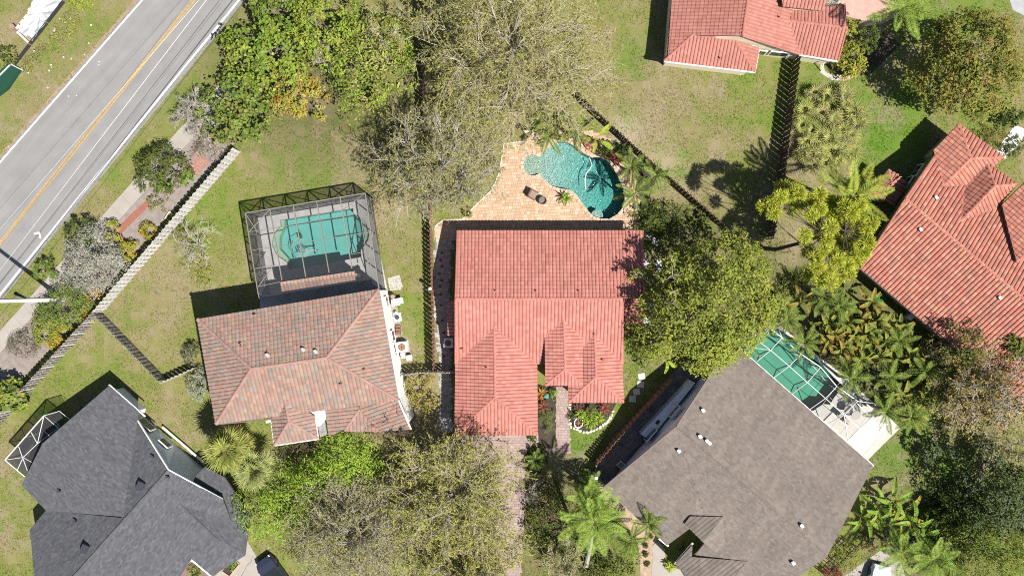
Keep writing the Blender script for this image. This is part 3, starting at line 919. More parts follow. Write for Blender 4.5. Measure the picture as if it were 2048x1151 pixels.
# small lean-to roof on the left
plL = plane3((896, 600, 2.3), (896, 670, 2.3), (912, 640, 2.6))
HA.plane([[(896, 600), (911, 600), (911, 671), (896, 671)]], plL, eave=((896, 671), (896, 600)))
HA.ridge((911, 597, rg), (1245, 597, rg), r=.13)
for a, b in (((988, 652), (990, 793)), ((909, 869), (990, 793)), ((1075, 869), (990, 793))): HA.ridge(a, b, pl=pl1 if a != (1075, 869) else pl2)
for a, b in (((1127, 638), (1130, 737)), ((1091, 770), (1130, 737))): HA.ridge(a, b, pl=pm1)
HA.ridge((1165, 770), (1130, 737), pl=pm2)
for a, b in (((1189, 667), (1192, 752)), ((1137, 804), (1192, 752))): HA.ridge(a, b, pl=pr1)
HA.ridge((1247, 804), (1192, 752), pl=pr2)
HA.ridge((915, 461), (911, 597), pl=plB, r=.09); HA.ridge((911, 727), (911, 597), pl=plF, r=.09); HA.ridge((1245, 727), (1245, 600), pl=plF, r=.09)
M_WALL_A = mat('peach_stucco', (.55, .40, .31), .9, (1.5, .05))
HA.wall([(915, 461), (1245, 461), (1245, 727), (1247, 804), (1137, 804), (1136, 770), (1092, 770), (1091, 680), (1075, 735), (1075, 869), (909, 869), (911, 727)], 2.65, .42, M_WALL_A, 2.6)
HA.wall([(1091, 655), (1165, 655), (1165, 770), (1092, 770)], 3.6, .25, M_WALL_A, me_ - .06)
HA.wall([(1236, 461), (1287, 461), (1287, 646), (1236, 646)], 2.9, .35, M_WALL_A, 2.55)
for x, y in ((992, 582), (1073, 582), (1158, 582)): HA.vent(x, y, plB, 'pipe')
HA.vent(974, 735, pl1, 'pipe'); HA.vent(1203, 719, pr2, 'elbow'); HA.vent(1189, 668, plF, 'pipe'); HA.vent(922, 697, plF, 'elbow')
HA.finish()

# ---- B: the left house, blended brown tiles
BL = [(.245, .145, .118), (.232, .130, .108), (.222, .155, .122), (.255, .175, .125), (.250, .142, .116), (.168, .156, .138), (.158, .154, .140), (.240, .138, .115), (.238, .160, .125), (.195, .160, .136)]
BL = [tuple(.62 * c + .38 * m for c, m in zip(q, (.222, .150, .122))) for q in BL]
HB = House('brown_tile_house', 'house with a blended brown and pink tile hip roof, just below the caged pool', (600, 720), BL, FLATB, M_TILE_R, ridge_pal=[(.25, .15, .125), (.265, .165, .14), (.235, .14, .118)], seed=3)
HB.inside = W(600, 720)
e, r_ = 5.2, 6.8
NW, NE, SE, SW_, R0, R1 = (395, 638), (758, 578), (797, 800), (432, 847), (502, 737), (653, 715)
def t3(p, h): return (p[0], p[1], h)
pbk = plane3(t3(NW, e), t3(NE, e), t3(((R0[0] + R1[0]) / 2, (R0[1] + R1[1]) / 2), r_)); pft = plane3(t3(SE, e), t3(SW_, e), t3(((R0[0] + R1[0]) / 2, (R0[1] + R1[1]) / 2), r_))
plf = plane3(t3(NW, e), t3(SW_, e), t3(R0, r_)); prt = plane3(t3(NE, e), t3(SE, e), t3(R1, r_))
HB.plane([[NW, NE, R1, R0]], pbk, eave=(NW, NE)); HB.plane([[SE, SW_, R0, R1]], pft, eave=(SW_, SE))
HB.plane([[NW, R0, SW_]], plf, eave=(NW, SW_)); HB.plane([[NE, SE, R1]], prt, eave=(SE, NE))
for a, b, p in ((R0, R1, pbk), (NW, R0, plf), (SW_, R0, plf), (NE, R1, prt), (SE, R1, prt)): HB.ridge(a, b, pl=p, r=.15)
# front hipped wing
ge = 4.75; gr = on_plane(570, 803, pft).z
g1 = plane3((543, 842, ge), (549, 889, ge), (574, 822, gr)); g2 = plane3((629, 831, ge), (636, 876, ge), (574, 822, gr)); g3 = plane3((549, 889, ge), (636, 876, ge), (578, 842, gr))
HB.plane([[(543, 838), (570, 802), (578, 842), (549, 889)]], g1); HB.plane([[(570, 802), (629, 830), (636, 876), (578, 842)]], g2)
HB.plane([[(549, 889), (578, 842), (636, 876)]], g3, eave=((549, 889), (636, 876)))
HB.ridge((570, 802), (578, 842), pl=g1); HB.ridge((549, 889), (578, 842), pl=g1); HB.ridge((636, 876), (578, 842), pl=g2)
# front right wing
k0 = on_plane(718, 818, pft).z
k1 = plane3((653, 832, 4.6), (658, 872, 4.6), (718, 818, k0)); k2 = plane3((690, 862, 4.6), (800, 862, 4.6), (722, 820, k0)); k3 = plane3((800, 800, 4.7), (820, 858, 4.7), (718, 818, k0))
HB.plane([[(651, 816), (722, 807), (718, 818), (689, 858), (658, 872)]], k1, eave=((653, 832), (658, 872)))
HB.plane([[(718, 817), (760, 862), (689, 862)]], k2); HB.plane([[(718, 818), (722, 807), (799, 797), (822, 858), (760, 862)]], k3)
HB.ridge((689, 860), (719, 818), pl=k1)
HB.gutter((543, 842, ge), (549, 890, ge)); HB.gutter((549, 890, ge), (636, 877, ge)); HB.gutter((629, 832, ge), (636, 877, ge)); HB.gutter((653, 830, 4.6), (659, 872, 4.6), w=.1); HB.gutter((797, 800, e), (822, 858, 4.7), w=.12)
HB.gutter((432, 848, e), (541, 838, 4.9), w=.1, m=mat('brown_gutter', (.14, .09, .075), .6)); HB.gutter((545, 841, 4.8), (532, 843, 4.8), w=.2)
M_WALL_B = mat('white_stucco', (.78, .77, .74), .9, (1.2, .03))
def shr(P, h, f): return [(CX + (x - CX) * (1 - h / HC), CY + (y - CY) * (1 - h / HC)) for x, y in P]
ftB = [W(x, y, e) for x, y in (NW, (756, 579), (796, 800), (808, 845), (700, 862), (655, 842), (640, 860), (549, 875), (546, 845), SW_)]
P = inset(ftB, .30); P[1] = W(755, 580, e); P[2] = W(795.5, 800, e); P[3] = W(815, 848, 4.6)
P = [Vector((p[0], p[1])) for p in P]
mb = MB(); mb.prism(P, 0, 4.55, bottom=False); 
mb.build('wall', M_WALL_B, HB.root)
# upper band of the right hand wall, up to the roof
mb = MB(); a, b = W(755, 580, e), W(795.5, 800, e); dd = (b - a).normalized(); nn = Vector((dd.y, -dd.x, 0)); nn = nn if nn.x < 0 else -nn
mb.prism([a, b, b + nn * .3, a + nn * .3], 4.5, 5.12); mb.build('wall', M_WALL_B, HB.root)
dB = (b - a)
for x, y, w, hz, hh in ((773, 603, .8, 2.3, 1.0), (785.5, 671, .8, 2.3, 1.0), (789, 698, 1.1, 2.3, .6)): HB.window(x, y, hz, dB, w, hh)
mb = MB(); mb.prism(pw([(632, 832), (648, 829), (654, 868), (640, 874)], 4.3), 4.1, 4.3); mb.build('flat_roof', mat('white_membrane', (.20, .20, .195), .9, (5, .3)), HB.root)
for x, y, k in ((538, 710, 'goose'), (609, 699, 'goose'), (634, 703, 'goose')): HB.vent(x, y, pbk, k)
for x, y, p in ((508, 629, pbk), (482, 693, plf), (680, 767, pft), (727, 738, prt)): HB.vent(x, y, p, 'elbow')
# the tiled roof end of the lanai in the cage
c1 = plane3((562, 580, 3.0), (711, 558, 3.0), (636, 552, 3.35))
HB.plane([[(561, 563), (709, 541), (711, 559), (563, 582)]], c1, eave=((563, 582), (711, 559)), slab=.25)
HB.finish()
mb = MB(); mb.prism([Vector((p.x, p.y)) for p in pw([(568, 562), (706, 542), (708, 555), (570, 578)], 2.9)], 2.6, 2.95); mb.build('lanai_beam', M_WALL_B, HB.root)
mb = MB()
for x, y in ((566, 570), (706, 550), (636, 560)): mb.box(W(x, y, 2.7) - Vector((0, 0, 1.35)), (.3, .3, 2.7), rz=.15)
mb.build('lanai_column', M_WALL_B, HB.root, kind='stuff')

# ---- C: the grey shingle house
GR = [(.070, .072, .081), (.079, .080, .089), (.063, .065, .074), (.089, .090, .098), (.074, .076, .085)]
HCs = House('grey_shingle_house', 'house with a blue grey shingle roof and pale end wall in the lower left corner', (250, 1010), GR, SHING, M_SHING, seed=4)
HCs.inside = W(250, 1040)
P34 = plane3((60, 1057, 2.5), (273, 836, 2.5), (337, 938, 4.5))
HCs.plane([[(273, 836), (337, 938), (248, 1037), (264, 872)], [(60, 1057), (92, 1020), (248, 1035), (100, 1204), (70, 1170)]], P34, eave=((60, 1057), (273, 836)))
rz = on_plane(247, 1030, P34).z - .05
P2 = plane3((43, 969, 2.5), (92, 1020, 2.5), (247, 1030, rz)); P1 = plane3((219, 770, 2.5), (290, 832, 2.5), (247, 1030, rz))
HCs.plane([[(43, 969), (92, 1020), (246, 1034), (85, 886)]], P2, eave=((43, 969), (92, 1020)))
HCs.plane([[(219, 770), (278, 822), (247, 1036), (85, 886)]], P1, eave=((290, 832), (219, 770)))
P5 = plane3((337, 938, 4.5), (150, 1148, 4.5), (490, 1110, 2.6))
HCs.plane([[(337, 938), (445, 997), (490, 1110), (424, 1151), (383, 1117)], [(337, 938), (383, 1117), (352, 1162), (250, 1300), (100, 1204)]], P5, eave=((355, 1300), (490, 1110)))
w3 = on_plane(362, 1009, P5).z
P6 = plane3((410, 932, 2.5), (500, 1027, 2.5), (362, 1009, w3 + .02))
HCs.plane([[(410, 932), (450, 954), (500, 1030), (490, 1108), (434, 1076), (362, 1009), (390, 954)]], P6, eave=((500, 1027), (410, 932)))
M_CAPG = None
for a, b, p in (((337, 938), (100, 1204), P34), ((85, 886), (246, 1030), P2)): HCs.ridge(a, b, pl=p, r=.075, step=.3)
HCs.ridge((362, 1009), (434, 1076), pl=P6, r=.06, step=.3)
M_WALL_C = mat('pale_blue_stucco', (.60, .66, .70), .9, (1.2, .04))
HCs.wall([(219, 770), (273, 822), (270, 838), (337, 938), (405, 962), (436, 962), (474, 1030), (468, 1095), (425, 1135), (384, 1112), (350, 1160), (130, 1220), (62, 1056), (92, 1020), (45, 969)], 2.5, .35, M_WALL_C, 2.3)
def gable_poly(H, foot, tops, m, t=.2):
    """a gable wall: foot pixels on the ground (two), tops: pixels with heights along the rake, thickened inwards"""
    F = [W(*f, 0) for f in foot]; d = (F[1] - F[0]).normalized(); nn = Vector((-d.y, d.x, 0)); nn = nn if nn.dot(H.inside - F[0]) > 0 else -nn
    T = []
    for x, y, h in tops:
        p = W(x, y, h); q = F[0] + d * (p - F[0]).dot(d); q.z = h - .16; T.append(q)
    lo = [F[0], F[1]]
    P = [F[0], F[1]] + T[::-1]
    mb = MB(); Q = [p + nn * t for p in P]
    mb.face(P); mb.face(Q[::-1])
    for k in range(len(P)): mb.face([P[k], P[(k + 1) % len(P)], Q[(k + 1) % len(P)], Q[k]])
    return mb.build('gable_wall', m, H.root), d, nn
gw, dC, nC = gable_poly(HCs, ((286, 830), (436, 962)), ((273, 836, 2.5), (337, 938, 4.5), (445, 997, 3.4)), M_WALL_C)
for x, y, hz, w, hh in ((293, 848, 1.6, 1.4, 1.0), (331, 885, 1.6, 1.0, .9)): HCs.window(x, y, hz, dC, w, hh)
HCs.gutter((218, 769, 2.5), (290, 832, 2.5), w=.12); HCs.gutter((337, 938, 4.52), (273, 836, 2.52), w=.09, dz=-.02, name='rake_trim'); HCs.gutter((337, 938, 4.52), (446, 997, 3.42), w=.09, dz=-.02, name='rake_trim')
mb = MB(); p0, p1 = W(320, 852, 0), W(412, 934, 0)
HCs.gutter((383, 1117, 2.6), (424, 1151, 2.6), w=.25); HCs.gutter((383, 1117, 2.7), (356, 1151, 2.7), w=.10)
for x, y, p, k in ((283, 970, P34, 'box'), (172, 1095, P34, 'box'), (308, 912, P34, 'tee'), (121, 980, P2, 'tee'), (153, 1040, P34, 'tee'), (338, 952, P5, 'tee')): HCs.vent(x, y, p, k)
mb = MB(); mb.tube([W(325, 853, .35), W(372, 893, .35), W(408, 925, .35)], .10, 8); 
for x, y in ((328, 856), (368, 890), (404, 922)): mb.box(W(x, y, .15), (.1, .1, .3))
mb.build('pipe_rail', mat('white_pipe', (.72, .72, .70), .4), HCs.root)
HCs.finish()

# ---- D: the brown shingle house
BR = [(.138, .116, .101), (.149, .125, .109), (.127, .108, .095), (.143, .122, .108), (.156, .133, .118)]
SHD = dict(SHING); SHD.update(cj=.07, jit=.005, step=.020, row=.19)
HD = House('brown_shingle_house', 'large house with a plain taupe shingle gable roof and a long shaded white end wall', (1480, 920), BR, SHD, M_SHINGD, seed=5)
HD.inside = W(1480, 900)
eD, rD = 2.6, 5.6
PK0, PK1 = (1353, 852), (1654, 1112)
Dn = plane3((1464, 683, eD), (1746, 930, eD), (1500, 979, rD)); Ds = plane3((1208, 973, eD), (1335, 1089, eD), (1500, 979, rD))
HD.plane([[(1464, 683), (1746, 930), PK1, PK0]], Dn, eave=((1464, 683), (1746, 930)))
HD.plane([[(1208, 973), (1335, 1089), (1390, 1048), PK0], [PK0, (1390, 1048), (1432, 1103)], [PK0, PK1, (1585, 1160), (1432, 1103)], [(1384, 1112), (1492, 1122), (1432, 1103)], [(1384, 1112), (1399, 1097), (1408, 1085), (1432, 1103)], [(1432, 1103), (1585, 1160), (1480, 1200)]], Ds, eave=((1335, 1089), (1208, 973)))
HD.ridge(PK0, PK1, pl=Dn, r=.07, step=.3)
# entry hips
h1 = on_plane(1447, 1032, Ds).z
hE = on_plane(1372, 1042, Ds).z + .12; h1 += .04
E1 = plane3((1366, 1043, hE), (1405, 1081, hE), (1447, 1033, h1)); E2 = plane3((1405, 1081, hE), (1432, 1104, hE), (1448, 1033, h1))
TPR = dict(FLATB); TPR.update(name='shingle', pitch=.34, z=[0, .0, .022, .034, .034, .022], cj=.07)
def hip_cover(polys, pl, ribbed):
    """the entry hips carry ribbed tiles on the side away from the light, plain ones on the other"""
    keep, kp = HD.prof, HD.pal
    HD.prof = TPR if ribbed else SHD; HD.pal = [tuple(c * (.86 if ribbed else 1.22) for c in q) for q in BR]  # palette darkened for the shaded side, lightened for the sunlit one
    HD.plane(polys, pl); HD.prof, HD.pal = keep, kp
hip_cover([[(1380, 1031), (1446, 1032), (1405, 1082), (1369, 1046)]], E1, True); hip_cover([[(1446, 1032), (1450, 1088), (1432, 1104), (1405, 1082)]], E2, False)
h2 = on_plane(1494, 1120, Ds).z
E3 = plane3((1350, 1126, 2.7), (1380, 1156, 2.7), (1494, 1121, h2)); E4 = plane3((1455, 1175, 2.7), (1500, 1215, 2.7), (1495, 1121, h2))
hip_cover([[(1350, 1126), (1385, 1087), (1384, 1112)], [(1350, 1126), (1384, 1112), (1494, 1121), (1440, 1190), (1410, 1186)]], E3, True)
hip_cover([[(1495, 1121), (1510, 1170), (1440, 1190)]], E4, False)
HD.ridge((1446, 1032), (1405, 1082), pl=E1, r=.06, step=.3); HD.ridge((1494, 1121), (1440, 1190), pl=E3, r=.06, step=.3)
M_WALL_D = mat('pale_lilac_stucco', (.84, .82, .84), .9, (1.2, .04))
gw, dD, nD = gable_poly(HD, ((1217, 966), (1440, 712)), ((1208, 973, eD), (1353, 852, rD), (1464, 683, eD)), M_WALL_D)
HD.wall([(1464, 683), (1746, 930), (1654, 1108), (1595, 1151), (1500, 1240), (1352, 1160), (1425, 1096), (1392, 1052), (1333, 1086), (1210, 973), (1353, 860)], eD, .5, M_WALL_D, 2.4)
# lower projecting bay along the end wall
mb = MB(); mb.prism(pw([(1277, 862), (1375, 757), (1384, 762), (1294, 874)]), 0, 1.25); mb.build('wall', M_WALL_D, HD.root)
for x, y, hz, w, hh in ((1301, 868, 1.5, 1.3, 1.3), (1349, 822, 2.4, 1.2, .7)): HD.window(x, y, hz, dD, w, hh)
mb = MB(); c = W(1317, 845, 1.7); mb.tube([c, c - nD * .18], .22, 10); mb.build('wall_vent', M_DARKV, HD.root)
mb = MB(); c = W(1414, 745, 2.2); mb.box(c, (1.2, .12, 1.4), rz=math.atan2(dD.y, dD.x)); mb.build('door', M_GLASS, HD.root)
HD.gutter((1463, 683, eD), (1747, 931, eD), w=.14); HD.gutter((1208, 974, eD), (1335, 1089, eD), w=.09, m=mat('taupe_trim', (.17, .12, .11), .6)); HD.gutter((1318, 1076, eD), (1337, 1091, eD), w=.16)
HD.gutter((1350, 1127, 2.7), (1386, 1085, 3.0), w=.14); HD.gutter((1208, 973, eD), (1353, 852, rD), w=.09, m=mat('taupe_trim', (.17, .12, .11), .6), dz=-.02, name='rake_trim')
HD.gutter((1353, 852, rD), (1464, 683, eD), w=.09, m=mat('taupe_trim', (.17, .12, .11), .6), dz=-.02, name='rake_trim')
for x, y, p, k in ((1400, 872, Dn, 'goose'), (1414, 881, Dn, 'goose'), (1419, 885, Dn, 'goose'), (1603, 1050, Dn, 'goose'), (1406, 820, Dn, 'goose'), (1358, 901, Ds, 'goose'), (1586, 1124, Ds, 'goose')): HD.vent(x, y, p, k)
HD.finish()

# ---- E: the red tile house at the right
RE = [(.320, .128, .092), (.295, .108, .080), (.335, .160, .110), (.305, .118, .088), (.260, .118, .090), (.325, .138, .102)]
BIGB = dict(BARREL); BIGB.update(pitch=.36, row=.42, z=[0, .0, .070, .098, .098, .072], step=.028, cj=.09)
HE = House('orange_tile_house', 'house with an orange red tile roof and olive green end wall at the right edge', (1900, 500), RE, BIGB, M_TILE_R, seed=6)
HE.inside = W(1930, 520)
eE, rE = 2.6, 4.5
A0, A1 = (1811, 397), (2048, 598)
Es = plane3((1721, 537, eE), (1894, 682, eE), (1929, 497, rE)); En = plane3((1876, 303, eE), (1876 + 237, 303 + 201, eE), (1929, 497, rE))
HE.plane([[(1721, 537), (1894, 683), (2100, 857), (2300, 812), A0]], Es, eave=((1721, 537), (1894, 682)))
HE.plane([[A0, (2300, 812), (2300, 660), (1876, 303)]], En, eave=((2113, 504), (1876, 303)))
HE.ridge(A0, (2200, 727), pl=Es, r=.14); HE.ridge(A0, (1876, 303), pl=En, r=.13); HE.ridge(A0, (1721, 537), pl=Es, r=.10)
def wing(pk, tip, back, e1, e2, e3, he, tag_):
    """hipped wing: pk ridge front end, back ridge rear end on En, e1 rear left eave, e2 front left eave corner, e3 front right corner"""
    hb = on_plane(*back, En).z
    p1 = plane3((*e1, he), (*e2, he), (*pk, hb)); p2 = plane3((*e2, he), (*e3, he), (*pk, hb)); 
    return p1, p2, hb
p1, p2, hb = wing((1941, 317), None, (1887, 371), (1866, 301), (1918, 248), (2006, 314), 2.75, 0)
p3 = plane3((2006, 314, 2.75), (2006 - 55, 314 + 55, 2.75), (1941, 317, on_plane(1941, 317, p1).z))
HE.plane([[(1866, 301), (1918, 248), (1941, 317), (1886, 372)]], p1, eave=((1866, 301), (1918, 248))); HE.plane([[(1918, 248), (2006, 314), (1941, 317)]], p2, eave=((1918, 248), (2006, 314)))
HE.plane([[(1941, 317), (2006, 314), (1986, 334), (1950, 368), (1886, 374)]], p3)
HE.ridge((1918, 248), (1941, 317), pl=p2, r=.13); HE.ridge((2006, 314), (1941, 317), pl=p2, r=.13); HE.ridge((1941, 317), (1886, 372), pl=p1, r=.13)
q1, q2, hb = wing((1989, 372), None, (1921, 442), (1908, 392), (1973, 325), (2034, 368), 2.9, 0)
q3 = plane3((2034, 368, 2.9), (2034 - 60, 368 + 60, 2.9), (1989, 372, on_plane(1989, 372, q1).z))
HE.plane([[(1908, 392), (1973, 325), (1989, 372), (1920, 443)]], q1, eave=((1908, 392), (1973, 325))); HE.plane([[(1973, 325), (2034, 368), (1989, 372)]], q2, eave=((1973, 325), (2034, 368)))
HE.plane([[(1989, 372), (2034, 368), (1998, 409), (1965, 447), (1920, 443)]], q3)
HE.ridge((1973, 325), (1989, 372), pl=q2, r=.13); HE.ridge((2034, 368), (1989, 372), pl=q2, r=.13); HE.ridge((1989, 372), (1920, 443), pl=q1, r=.13)
s0 = on_plane(2030, 527, En).z
s1 = plane3((2003, 410, 3.2), (2052, 362, 3.2), (2032, 524, s0 + .35))
HE.plane([[(2003, 410), (2060, 355), (2120, 440), (2032, 524)]], s1, eave=((2003, 410), (2060, 355)))
HE.ridge((2032, 524), (2120, 440), pl=s1, r=.13)
# low hipped roof of the bay by the coconut palm
b1 = plane3((1735, 392, 2.3), (1776, 340, 2.3), (1783, 364, 2.75)); b2 = plane3((1778, 338, 2.3), (1816, 370, 2.3), (1783, 364, 2.75)); b3 = plane3((1812, 365, 2.3), (1790, 415, 2.3), (1786, 368, 2.75))
HE.plane([[(1735, 392), (1777, 339), (1783, 364), (1770, 400)]], b1); HE.plane([[(1777, 339), (1800, 352), (1783, 364)]], b2); HE.plane([[(1783, 364), (1800, 352), (1815, 368), (1785, 412), (1770, 400)]], b3)
HE.ridge((1777, 339), (1783, 364), pl=b2); HE.ridge((1783, 364), (1790, 398), pl=b3)
M_WALL_E = mat('olive_stucco', (.30, .29, .12), .9, (1.2, .05))
gw, dE, nE = gable_poly(HE, ((1878, 283), (1733, 503)), ((1876, 303, eE), (1811, 397, rE), (1721, 537, eE)), M_WALL_E)
HE.wall([(1876, 303), (2113, 504), (2300, 660), (2300, 800), (2100, 862), (1894, 684), (1725, 538), (1811, 405)], eE, .5, M_WALL_E, 2.4)
HE.wall([(1868, 302), (1918, 250), (2004, 314), (1900, 400)], 2.6, .4, M_WALL_E, 2.6); HE.wall([(1908, 394), (1973, 327), (2032, 368), (1960, 440)], 2.8, .4, M_WALL_E, 2.75); HE.wall([(1740, 392), (1777, 343), (1812, 368), (1785, 408)], 2.2, .3, M_WALL_E, 2.2)
for x, y, hz in ((1834, 341, 1.7), (1814, 365, 1.6)): HE.window(x, y, hz, dE, 1.2, .9)
HE.vent(1840, 460, Es, 'goose'); HE.vent(1998, 596, Es, 'goose'); HE.vent(1871, 396, En, 'goose')
HE.gutter((1721, 538, eE), (1894, 684, eE), w=.09, m=mat('dark_trim', (.05, .045, .04), .6))
HE.finish()

# ---- F: the red tile house at the top
RF = [(.300, .125, .098), (.310, .132, .106), (.290, .118, .092), (.305, .136, .110)]
HF = House('coral_tile_house', 'house with a coral red tile roof and cream walls, cut by the top edge', (1500, 40), RF, BARREL, M_TILE_R, seed=7)
HF.inside = W(1500, 0)
eF, rF = 2.5, 4.7
Fw = plane3((1343, 0, eF), (1329, 122, eF), (1490, 40, rF)); Fe = plane3((1600, 108, eF), (1622, -60, eF), (1490, 40, rF))
HF.plane([[(1349, -70), (1344, 0), (1329, 121), (1385, 71), (1420, -70)], [(1420, -70), (1385, 71), (1485, 72), (1505, -70)]], Fw, eave=((1329, 121), (1343, 0)))
HF.plane([[(1505, -70), (1485, 72), (1602, 110), (1625, -70)]], Fe, eave=((1622, -60), (1600, 108)))
HF.ridge((1485, 72), (1505, -70), pl=Fe, r=.13); HF.ridge((1485, 72), (1602, 110), pl=Fe, r=.07)
fr = on_plane(1386, 70, Fw).z
F1 = plane3((1328, 121, eF), (1510, 144, eF), (1430, 76, fr)); F2 = plane3((1510, 144, eF), (1518, 96, eF), (1471, 81, fr))
HF.plane([[(1328, 122), (1385, 70), (1471, 81), (1510, 144)]], F1, eave=((1328, 121), (1510, 144))); HF.plane([[(1510, 144), (1471, 81), (1519, 96)]], F2, eave=((1510, 144), (1518, 96)))
HF.ridge((1328, 122), (1385, 70), pl=F1); HF.ridge((1510, 144), (1471, 81), pl=F1); HF.ridge((1385, 70), (1471, 81), pl=F1, r=.09)
wr = on_plane(1573, 42, Fe).z
G1 = plane3((1598, 108, eF), (1676, 122, eF), (1630, 48, wr)); G2 = plane3((1602, 10, eF + .35), (1700, 6, eF + .2), (1630, 48, wr))
HF.plane([[(1599, 109), (1573, 41), (1694, 55), (1676, 122)]], G1, eave=((1598, 108), (1676, 122))); HF.plane([[(1573, 41), (1694, 55), (1690, 8), (1580, 25)]], G2)
HF.ridge((1573, 41), (1694, 55), pl=G1, r=.13); HF.ridge((1694, 55), (1676, 122), pl=G1, r=.08)
# upper right wing with its white clerestory
T1 = plane3((1563, 14, 4.0), (1645, 22, 4.0), (1610, -40, 5.0))
HF.plane([[(1560, -30), (1565, 13), (1645, 22), (1665, -30)]], T1, eave=((1563, 14), (1645, 22)))
M_WALL_F = mat('cream_stucco', (.62, .56, .42), .9, (1.2, .04))
mb = MB(); mb.prism(pw([(1580, 14), (1642, 18), (1650, -60), (1580, -60)], 3.6), 0, 3.85, bottom=False); mb.build('wall', M_WALL_F, HF.root)
HF.wall([(1343, -60), (1329, 122), (1510, 144), (1518, 98), (1600, 110), (1676, 122), (1694, 55), (1690, -60)], eF, .35, M_WALL_F, 2.35)
gw, dF, nF = gable_poly(HF, ((1420, 101), (1598, 117)), ((1420, 90, 3.2), (1485, 72, rF), (1602, 110, eF)), M_WALL_F)
for x, y, hz, w, hh in ((1522, 105, 1.3, .8, .9), (1558, 108, 1.3, 1.6, .9)): HF.window(x, y, hz, dF, w, hh)
HF.gutter((1328, 123, eF), (1510, 145, eF), w=.1); HF.gutter((1510, 145, eF), (1519, 96, eF), w=.1); HF.gutter((1599, 110, eF), (1676, 123, eF), w=.12)
mb = MB(); a, b, c = W(1675, 123, 2.3), W(1648, 124, 1.2), W(1643, 142, .1); mb.tube([a, b, c], .06, 6); mb.build('downspout', M_FASC, HF.root)
mb = MB(); mb.tube([W(1333, 124, 2.3), W(1332, 126, .1)], .06, 6); mb.build('downspout', M_FASC, HF.root)
mb = MB(); mb.tube([W(1484, 143, 2.3), W(1480, 140, .2), W(1481, 150, .05)], .06, 6); mb.build('downspout', M_FASC, HF.root)
HF.vent(1439, 117, F1, 'pipe'); HF.vent(1557, 35, Fe, 'pipe')
HF.finish()
# ---------------------------------------------------------------- fences: each picket is a part
M_PICKW = mat('white_picket', (.40, .385, .365), .8, (3, .10), orand=.14)
M_PICKG = mat('weathered_picket', (.215, .195, .18), .9, (5, .14), (1.2, .1), orand=.38)
M_PICKB = mat('brown_picket', (.085, .060, .048), .9, (5, .15), orand=.25)
M_PICKR = mat('red_brown_picket', (.20, .095, .075), .85, (5, .12), orand=.22)
M_PICKT = mat('terracotta_picket', (.26, .13, .085), .85, (5, .12), orand=.25)
M_PICKL = mat('pale_grey_picket', (.42, .39, .35), .85, (5, .12), orand=.18)
def fence(label, pts, h, pitch, width, m, m2=None, every=0, shadowbox=True, group='wooden yard fences', seed=1, thick=.022, cap=False, tilt=.0):
    rng = random.Random(seed)
    P = [W(*p) for p in pts]
    root = thing('wooden_fence', label, 'fence', P[0], group)
    mbp = MB(); mbp.box((0, 0, h / 2), (width, thick, h)); me = mbp.mesh('picket', m)
    me2 = mbp.mesh('picket', m2) if m2 else me
    for a, b in zip(P, P[1:]):
        d = b - a; L = d.length; d = d / L; ang = math.atan2(d.y, d.x); nn = Vector((-d.y, d.x, 0))
        for z in ((.35, h * .55, h - .28) if h > 1.5 else (.3, h - .25)):
            mb = MB(); mb.bar(a + Vector((0, 0, z)), b + Vector((0, 0, z)), .035, .085); mb.build('rail', m, root)
        n = int(L / 2.4)
        pm = MB(); pm.box((0, 0, (h - .05) / 2), (.09, .09, h - .05)); pme = pm.mesh('post', m)
        for k in range(n + 1):
            p = a + d * (L * k / max(1, n)) - root.location
            local('post', pme, root, Matrix.Translation(p + nn * .0) @ Matrix.Rotation(ang, 4, 'Z'))
        n = int(L / pitch)
        for k in range(n):
            side = (1 if k % 2 else -1) if shadowbox else 1
            p = a + d * ((k + .5) * pitch) + nn * (.035 * side) - root.location
            M = Matrix.Translation(p) @ Matrix.Rotation(ang + rng.uniform(-.02, .02), 4, 'Z') @ Matrix.Rotation(rng.uniform(-.012, .012) + tilt, 4, 'Y') @ Matrix.Scale(rng.uniform(.985, 1.015), 4, (0, 0, 1))
            q = me2 if (every and k % every == every - 1) else me
            local('picket', q, root, M)
        if cap:
            mb = MB(); mb.bar(a + Vector((0, 0, h + .02)), b + Vector((0, 0, h + .02)), .12, .04); mb.build('cap_rail', m, root)
    return root
G = 'wooden yard fences'
fence('long white picket fence between the roadside planting and the yard of the caged pool', [(481, 304), (208, 622)], 1.95, .235, .222, M_PICKW, seed=1)
fence('weathered grey picket fence with occasional pale boards, from the white fence to the left edge', [(208, 622), (10, 838), (-40, 892)], 1.95, .17, .16, M_PICKG, M_PICKW, every=8, seed=2)
fence('grey picket fence running diagonally from the white fence to the brown tiled house', [(206, 626), (333, 757)], 1.75, .20, .185, M_PICKG, M_PICKL, every=7, seed=3)
fence('short pale fence with a dark shadow behind it, left of the brown tiled house', [(333, 762), (396, 734)], 1.3, .2, .19, M_PICKL, seed=4)
fence('red brown picket fence running between the brown tiled house and the central house', [(862, 330), (864, 470), (867, 620), (870, 742)], 1.75, .195, .175, M_PICKR, seed=5)
fence('dark brown picket fence half hidden between the bright green trees and the sparse olive tree', [(845, -30), (849, 130), (851, 245)], 1.85, .2, .18, M_PICKB, seed=6)
fence('dark brown fence running diagonally behind the palms of the curved open pool', [(1150, 192), (1187, 230), (1277, 312), (1438, 452)], 1.85, .195, .175, M_PICKB, seed=7)
fence('tall dark open slat fence running from the coral tiled house down past the palm shadow', [(1587, 118), (1553, 372), (1534, 478)], 1.95, .25, .23, M_PICKB, M_PICKW, every=0, shadowbox=True, seed=8)
fence('terracotta picket fence between the central house and the taupe shingle house', [(1188, 922), (1232, 870), (1338, 755)], 1.75, .235, .19, M_PICKT, seed=9)
